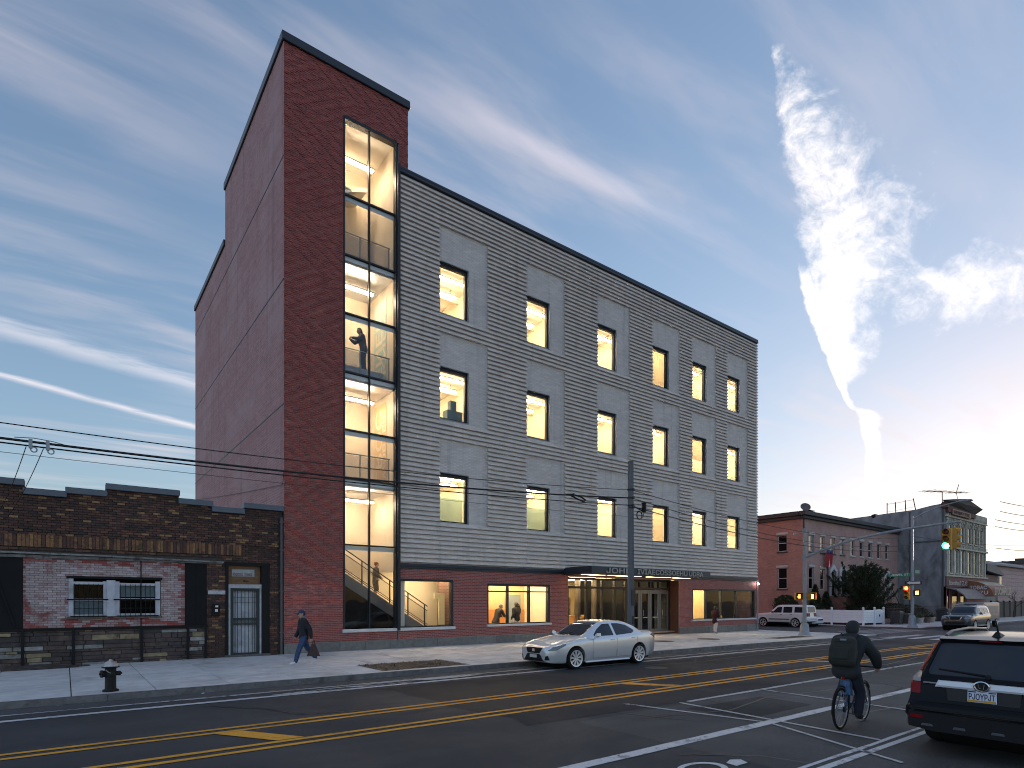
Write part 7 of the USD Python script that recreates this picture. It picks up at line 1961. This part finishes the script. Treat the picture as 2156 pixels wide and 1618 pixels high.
# ------------------------------------------------------------------ the bicycle and its rider
bx, by, brot = 9.97, 4.40, 5.0
bk = thing('bicycle', 'dark bicycle under the rider on the road beside the black suv', 'bicycle', (bx, by, 0), brot, local=True)
W = .335


def bwheel(x, nm):
    tor_ = trimesh.creation.torus(W - .02, .021, major_sections=48, minor_sections=10)
    tor_.apply_transform(trimesh.transformations.rotation_matrix(math.pi / 2, [1, 0, 0])); tor_.apply_translation([x, 0, W])
    w_ = part(bk, 'wheel', B().add(tor_), TYRE, smooth=60)
    rt = trimesh.creation.torus(W - .045, .011, major_sections=48, minor_sections=8)
    rt.apply_transform(trimesh.transformations.rotation_matrix(math.pi / 2, [1, 0, 0])); rt.apply_translation([x, 0, W])
    sp_ = B().add(rt).cyl((x, -.05, W), (x, .05, W), .022, n=10)
    for k in range(28):
        a = 2 * math.pi * k / 28
        sp_.tube([(x + .02 * math.cos(a + 1), .03 * (-1) ** k, W + .02 * math.sin(a + 1)), (x + (W - .045) * math.cos(a), 0, W + (W - .045) * math.sin(a))], .0022, 3, False)
    part(w_, 'rim', sp_, mat('rim_grey', (.35, .36, .38), .3, .8))
    part(w_, 'mudguard', B().tube([(x + (W + .03) * math.cos(a), 0, W + (W + .03) * math.sin(a)) for a in np.linspace(.2 * math.pi, 1.05 * math.pi, 16)], .014, 6), BLK)


bwheel(0, 'rear'); bwheel(1.06, 'front')
BB, ST, HD, HT = (.43, 0, .29), (.30, 0, .78), (.88, 0, .66), (.85, 0, .80)
fr = B().tube([BB, ST], .017, 8).tube([BB, HD], .020, 8).tube([(.32, 0, .73), HT], .018, 8)
for s in (-1, 1):
    fr.tube([BB, (.2, s * .06, .31), (0, s * .065, W)], .010, 6).tube([(.31, 0, .74), (.15, s * .055, .55), (0, s * .065, W)], .009, 6).tube([(.875, s * .03, .66), (.93, s * .05, .55), (1.06, s * .055, W)], .012, 6)
fr.tube([HD, HT], .024, 8).tube([HT, (.835, 0, .90)], .016, 8)
part(bk, 'frame', fr, mat('frame_blue', (.02, .05, .12), .35, .2), smooth=50)
part(bk, 'handlebar', B().tube([(.835, 0, .95), (.80, 0, .97)], .016, 6).tube([(.70, .30, .96), (.78, .24, .97), (.82, .1, .965), (.82, -.1, .965), (.78, -.24, .97), (.70, -.30, .96)], .013, 8), BLK, smooth=50)
part(bk, 'saddle', B().hull([(.14, .075, .90), (.14, -.075, .90), (.17, .08, .93), (.17, -.08, .93), (.40, .02, .92), (.40, -.02, .92), (.15, 0, .89), (.30, .03, .89), (.30, -.03, .89)]).cyl((.27, 0, .9), ST, .014, n=8), BLK, smooth=40)
ca = math.radians(-80)
ck = B().lathe([(.04, -.004), (.095, -.004), (.095, .004), (.04, .004)], (BB[0], -.055, BB[2]), 24, 'y')
for s, sg_ in ((-1, 1), (1, -1)):
    e = np.array([BB[0] + sg_ * math.cos(ca) * .17, s * .085, BB[2] + sg_ * math.sin(ca) * .17])
    ck.bar((BB[0], s * .075, BB[2]), e, .014, .022).box(e[0] - .05, e[0] + .05, min(e[1], e[1] + s * .1), max(e[1], e[1] + s * .1), e[2] - .012, e[2] + .012)
part(bk, 'crank', ck, mat('crank_metal', (.3, .3, .31), .35, .8))
part(bk, 'chain', B().tube([(BB[0], -.055, BB[2] + .095), (0, -.055, W + .035)], .006, 4).tube([(BB[0], -.055, BB[2] - .095), (0, -.055, W - .035)], .006, 4).lathe([(0, -.01), (.045, -.01), (.045, .01), (0, .01)], (0, -.055, W), 14, 'y'), BLK)
part(bk, 'rear_reflector', B().bev(.10, .13, -.03, .03, .80, .84, .006), TAILR)
part(bk, 'carrier_bag', B().hull([(.16, -.08, .55), (.30, -.08, .52), (.16, .08, .55), (.30, .08, .52), (.18, -.07, .80), (.30, -.07, .80), (.18, .07, .80), (.30, .07, .80)]), mat('blue_white_bag', (.05, .10, .20), .6, var=.8, scale=7))
hS = 1.74
e1 = np.array([BB[0] + math.cos(ca) * .17, -.13, BB[2] + math.sin(ca) * .17])
e2 = np.array([BB[0] - math.cos(ca) * .17, .13, BB[2] - math.sin(ca) * .17])
A = lambda *p: np.array(p, float) / hS
J = dict(pel=A(.25, 0, .98), waist=A(.29, 0, 1.10), chest=A(.40, 0, 1.30), neck=A(.49, 0, 1.46), head=A(.545, 0, 1.595), shl=A(.46, .19, 1.40), shr=A(.46, -.19, 1.40), ell=A(.60, .30, 1.17), elr=A(.62, -.31, 1.17), wrl=A(.715, .31, 1.00), wrr=A(.715, -.32, 1.00),
         hipl=A(.27, .09, .95), hipr=A(.27, -.09, .95), knl=A(.66, .13, .83), knr=A(.50, -.13, .55), anl=(e2 + [-.05, 0, .08]) / hS, anr=(e1 + [-.06, 0, .09]) / hS, tol=(e2 + [.11, 0, .035]) / hS, tor=(e1 + [.10, 0, .035]) / hS, look=(1, 0, -.1))
OLIVE = mat('dark_olive_cloth', (.013, .015, .012), .9, var=.3, scale=7)
figure('person', 'cyclist in dark jacket and beanie riding away with a backpack', (bx, by, 0), brot, hS, J, [('trousers', 'trousers', NAVC), ('jacket', 'parka', mat('dark_teal_cloth', (.010, .013, .016), .85, var=.3, scale=6)), ('shoes', 'shoes', BLKC), ('beanie', 'beanie', BLKC)], skin=(.30, .19, .15), curl=.9)
bp = thing('backpack', 'dark olive backpack on the cyclist back', 'backpack', (bx, by, 1.0), brot, local=True)
ax_ = np.array([.20, 0, .46]); ax_ /= np.linalg.norm(ax_); bkw = np.array([-ax_[2], 0, ax_[0]])
c0 = np.array([.185, 0, .26])
pts = []
for u_, w_, d_ in ((-.27, .16, .08), (-.22, .19, .15), (0, .20, .17), (.16, .175, .13), (.235, .11, .05)):
    for sy in (-1, 1):
        for dd in (-.02, d_):
            pts += [c0 + ax_ * u_ + [0, sy * w_, 0] + bkw * dd * .75, c0 + ax_ * u_ + [0, sy * w_ * .8, 0] + bkw * dd]
part(bp, 'bag_body', fuse([man(trimesh.convex.convex_hull(np.array(pts)))], .04, 6), OLIVE, smooth=50)
pk = [c0 + ax_ * u_ + [0, sy * w_, 0] + bkw * d_ for u_, w_ in ((-.2, .12), (.0, .12)) for sy in (-1, 1) for d_ in (.10, .175)]
part(bp, 'front_pocket', fuse([man(trimesh.convex.convex_hull(np.array(pk)))], .03, 6), OLIVE, smooth=50)
st_ = B()
for u_ in (-.08, .10):
    st_.tube([c0 + ax_ * u_ + [0, y_, 0] + bkw * (.168 - 1.5 * y_ * y_) for y_ in np.linspace(-.18, .18, 9)], .006, 5)
part(bp, 'strap', st_, BLKC)
part(bp, 'logo_patch', B().obox(c0 + ax_ * .14 + bkw * .139, (.03, .09, .004), np.stack([ax_, (0, 1, 0), bkw], 1)), mat('patch_grey', (.16, .18, .22), .6))
for s in (-1, 1):
    part(bp, 'shoulder_strap', B().tube([c0 + ax_ * .2 + [0, s * .10, 0], c0 + ax_ * .26 + [.1, s * .12, .02], c0 + ax_ * .12 + [.26, s * .13, 0], c0 - ax_ * .12 + [.16, s * .16, 0]], .018, 6), BLKC)

# ------------------------------------------------------------------ trees and shrubs
def foliage(pts, dirs, size, r, flat=.35):
    """Leaf-sized blades at the points, roughly along the directions."""
    n = len(pts)
    d = dirs + r.normal(size=(n, 3)) * .45
    d /= np.linalg.norm(d, axis=1, keepdims=True)
    s = np.cross(d, r.normal(size=(n, 3))); s /= np.linalg.norm(s, axis=1, keepdims=True)
    L = size * r.uniform(.6, 1.4, (n, 1))
    v = np.stack([pts, pts + d * L * .5 + s * L * flat, pts + d * L, pts + d * L * .5 - s * L * flat], 1).reshape(-1, 3)
    k = np.arange(n)[:, None] * 4
    return v, np.hstack([k, k + 1, k + 2, k + 3])


def leafmat(name, c1, c2):
    g = Graph()
    TONED.add('/World/Looks/' + name)
    rnd = g.add('attribute', 'fac', attribute='tone')
    col = g.ramp(rnd, [(0, c1), (1, c2)])
    p_ = g.add('principled_bsdf', 'BSDF', base_color=col, roughness=.7)
    t_ = g.add('translucent_bsdf', 'BSDF', color=col)
    MATS[name] = g.make('/World/Looks/' + name, surface=g.add('mix_closure', 'closure', fac=.25, closure1=p_, closure2=t_))
    return MATS[name]


LEAF = leafmat('conifer_leaf', (.016, .030, .016), (.07, .09, .042))
BARK = mat('bark', (.07, .05, .04), .95, var=.3, scale=10, bump=.6)
tr = np.random.default_rng(11)
tree = thing('conifer_tree', 'bushy dark conifer with upswept branches behind the white fence', 'tree', (57.4, 23.3, .05))
tb_ = np.array([57.4, 23.3, .05])
limbs, P, D = B(), [], []
limbs.tube([tb_, tb_ + [.05, 0, 2.4], tb_ + [-.05, .1, 5.2]], [.17, .11, .02], 8)
for k in range(125):
    z = tr.uniform(.25, 5.0)
    az_ = tr.uniform(0, 6.283)
    reach = (2.5 if z < 2.6 else 2.5 * max(.12, (5.6 - z) / 3.0)) * tr.uniform(.4, 1.25)
    if z < .8:
        reach *= .8
    s0 = tb_ + [0, 0, z]
    out = np.array([math.cos(az_), math.sin(az_), 0])
    cv = np.array([s0 + out * reach * t + [0, 0, .05 * t * reach + (.62 * reach) * t ** 1.9 * (1.0 if z > 1.0 else .4)] for t in np.linspace(0, 1, 6)])
    limbs.tube(cv, np.linspace(.03, .006, 6), 4, False)
    m_ = int(230 * reach / 2.5) + 24
    t = tr.uniform(.15, 1.02, m_) ** .75
    c_ = np.stack([np.interp(t, np.linspace(0, 1, 6), cv[:, i]) for i in range(3)], 1)
    w_ = (.17 * (1.08 - t) + .03)[:, None]
    P.append(c_ + tr.normal(size=(m_, 3)) * w_ * [1, 1, .7])
    D.append(np.broadcast_to(out * .6 + [0, 0, .75], (m_, 3)))
for top in ((-2.0, 1.0, 5.4), (.1, -.1, 5.75), (1.0, .3, 4.9)):          # leading shoots
    cv = np.array([tb_ + [top[0] * .35, top[1] * .35, 2.6], tb_ + [top[0] * .8, top[1] * .8, 4.0], tb_ + np.array(top)])
    limbs.tube(cv, [.04, .03, .01], 5, False)
    t = tr.uniform(0, 1, 330)
    c_ = np.stack([np.interp(t, [0, .5, 1], cv[:, i]) for i in range(3)], 1)
    P.append(c_ + tr.normal(size=(330, 3)) * (.20 * (1.05 - t))[:, None]); D.append(np.broadcast_to([top[0] * .15, top[1] * .15, .9], (330, 3)))
part(tree, 'trunk', limbs, BARK)
part(tree, 'crown', B().raw(*foliage(np.vstack(P), np.vstack(D), .19, tr, .17)), LEAF)


def shrub(name, label, x, y, h, rad, n, cone=True, group=None):
    t = thing(name, label, 'shrub', (x, y, .05), group=group)
    u = tr.uniform(0, 1, n)
    rr = rad * ((1 - u) ** .8 if cone else np.sqrt(np.maximum(0, 1 - (2 * u - 1) ** 2)) + .05) * tr.uniform(.72, 1.05, n)
    a = tr.uniform(0, 6.283, n)
    rr *= 1 + .12 * np.sin(a * 3 + u * 9)
    p = np.stack([x + rr * np.cos(a), y + rr * np.sin(a), .1 + u * h], 1)
    part(t, 'stem', B().cyl((x, y, .0), (x, y, h * .9), rad * .1, .01, 8), BARK)
    part(t, 'crown', B().raw(*foliage(p, np.stack([np.cos(a) * .5, np.sin(a) * .5, np.full(n, .8)], 1), .16, tr, .3)), LEAF)


shrub('cone_shrub', 'taller cone shaped shrub left of the two by the row house', 52.4, 25.25, 3.3, .75, 2600)
shrub('cone_shrub', 'shorter cone shaped shrub right of the two by the row house', 54.1, 25.1, 2.7, .8, 2400)
shrub('round_shrub', 'round dark shrub at the row house side wall above the wagon', 50.5, 26.9, 2.4, .95, 3000, False)
for k, (x, y) in enumerate(((60.5, 22.2), (62.8, 22.5), (65.5, 22.3))):
    shrub('garden_shrub', ['low loose shrub nearest the conifer behind the iron fence', 'low loose shrub in the middle behind the iron fence', 'low loose shrub farthest right behind the iron fence'][k], x, y, 1.7 - .1 * k, 1.2, 1500, False, 'low shrubs behind the iron fence')
bt = thing('bare_tree', 'small leafless tree before the mauve house at the right edge', 'tree', (92.5, 20.6, .05))
bb_ = B()


def branch(p, d, L, r, depth):
    q = p + d * L
    bb_.tube([p, (p + q) / 2 + tr.normal(size=3) * L * .04, q], [r, r * .8, r * .6], 5, False)
    if depth:
        for _ in range(3):
            e = d + tr.normal(size=3) * .55 + [0, 0, .1]
            branch(p + (q - p) * tr.uniform(.55, 1), e / np.linalg.norm(e), L * .68, r * .55, depth - 1)


branch(np.array([92.5, 20.6, .05]), np.array([0.1, 0, 1.0]), 1.5, .09, 5)
part(bt, 'branches', bb_, BARK)
part(bt, 'trunk', B().cyl((92.5, 20.6, .0), (92.55, 20.6, .9), .13, .1, 8), BARK)
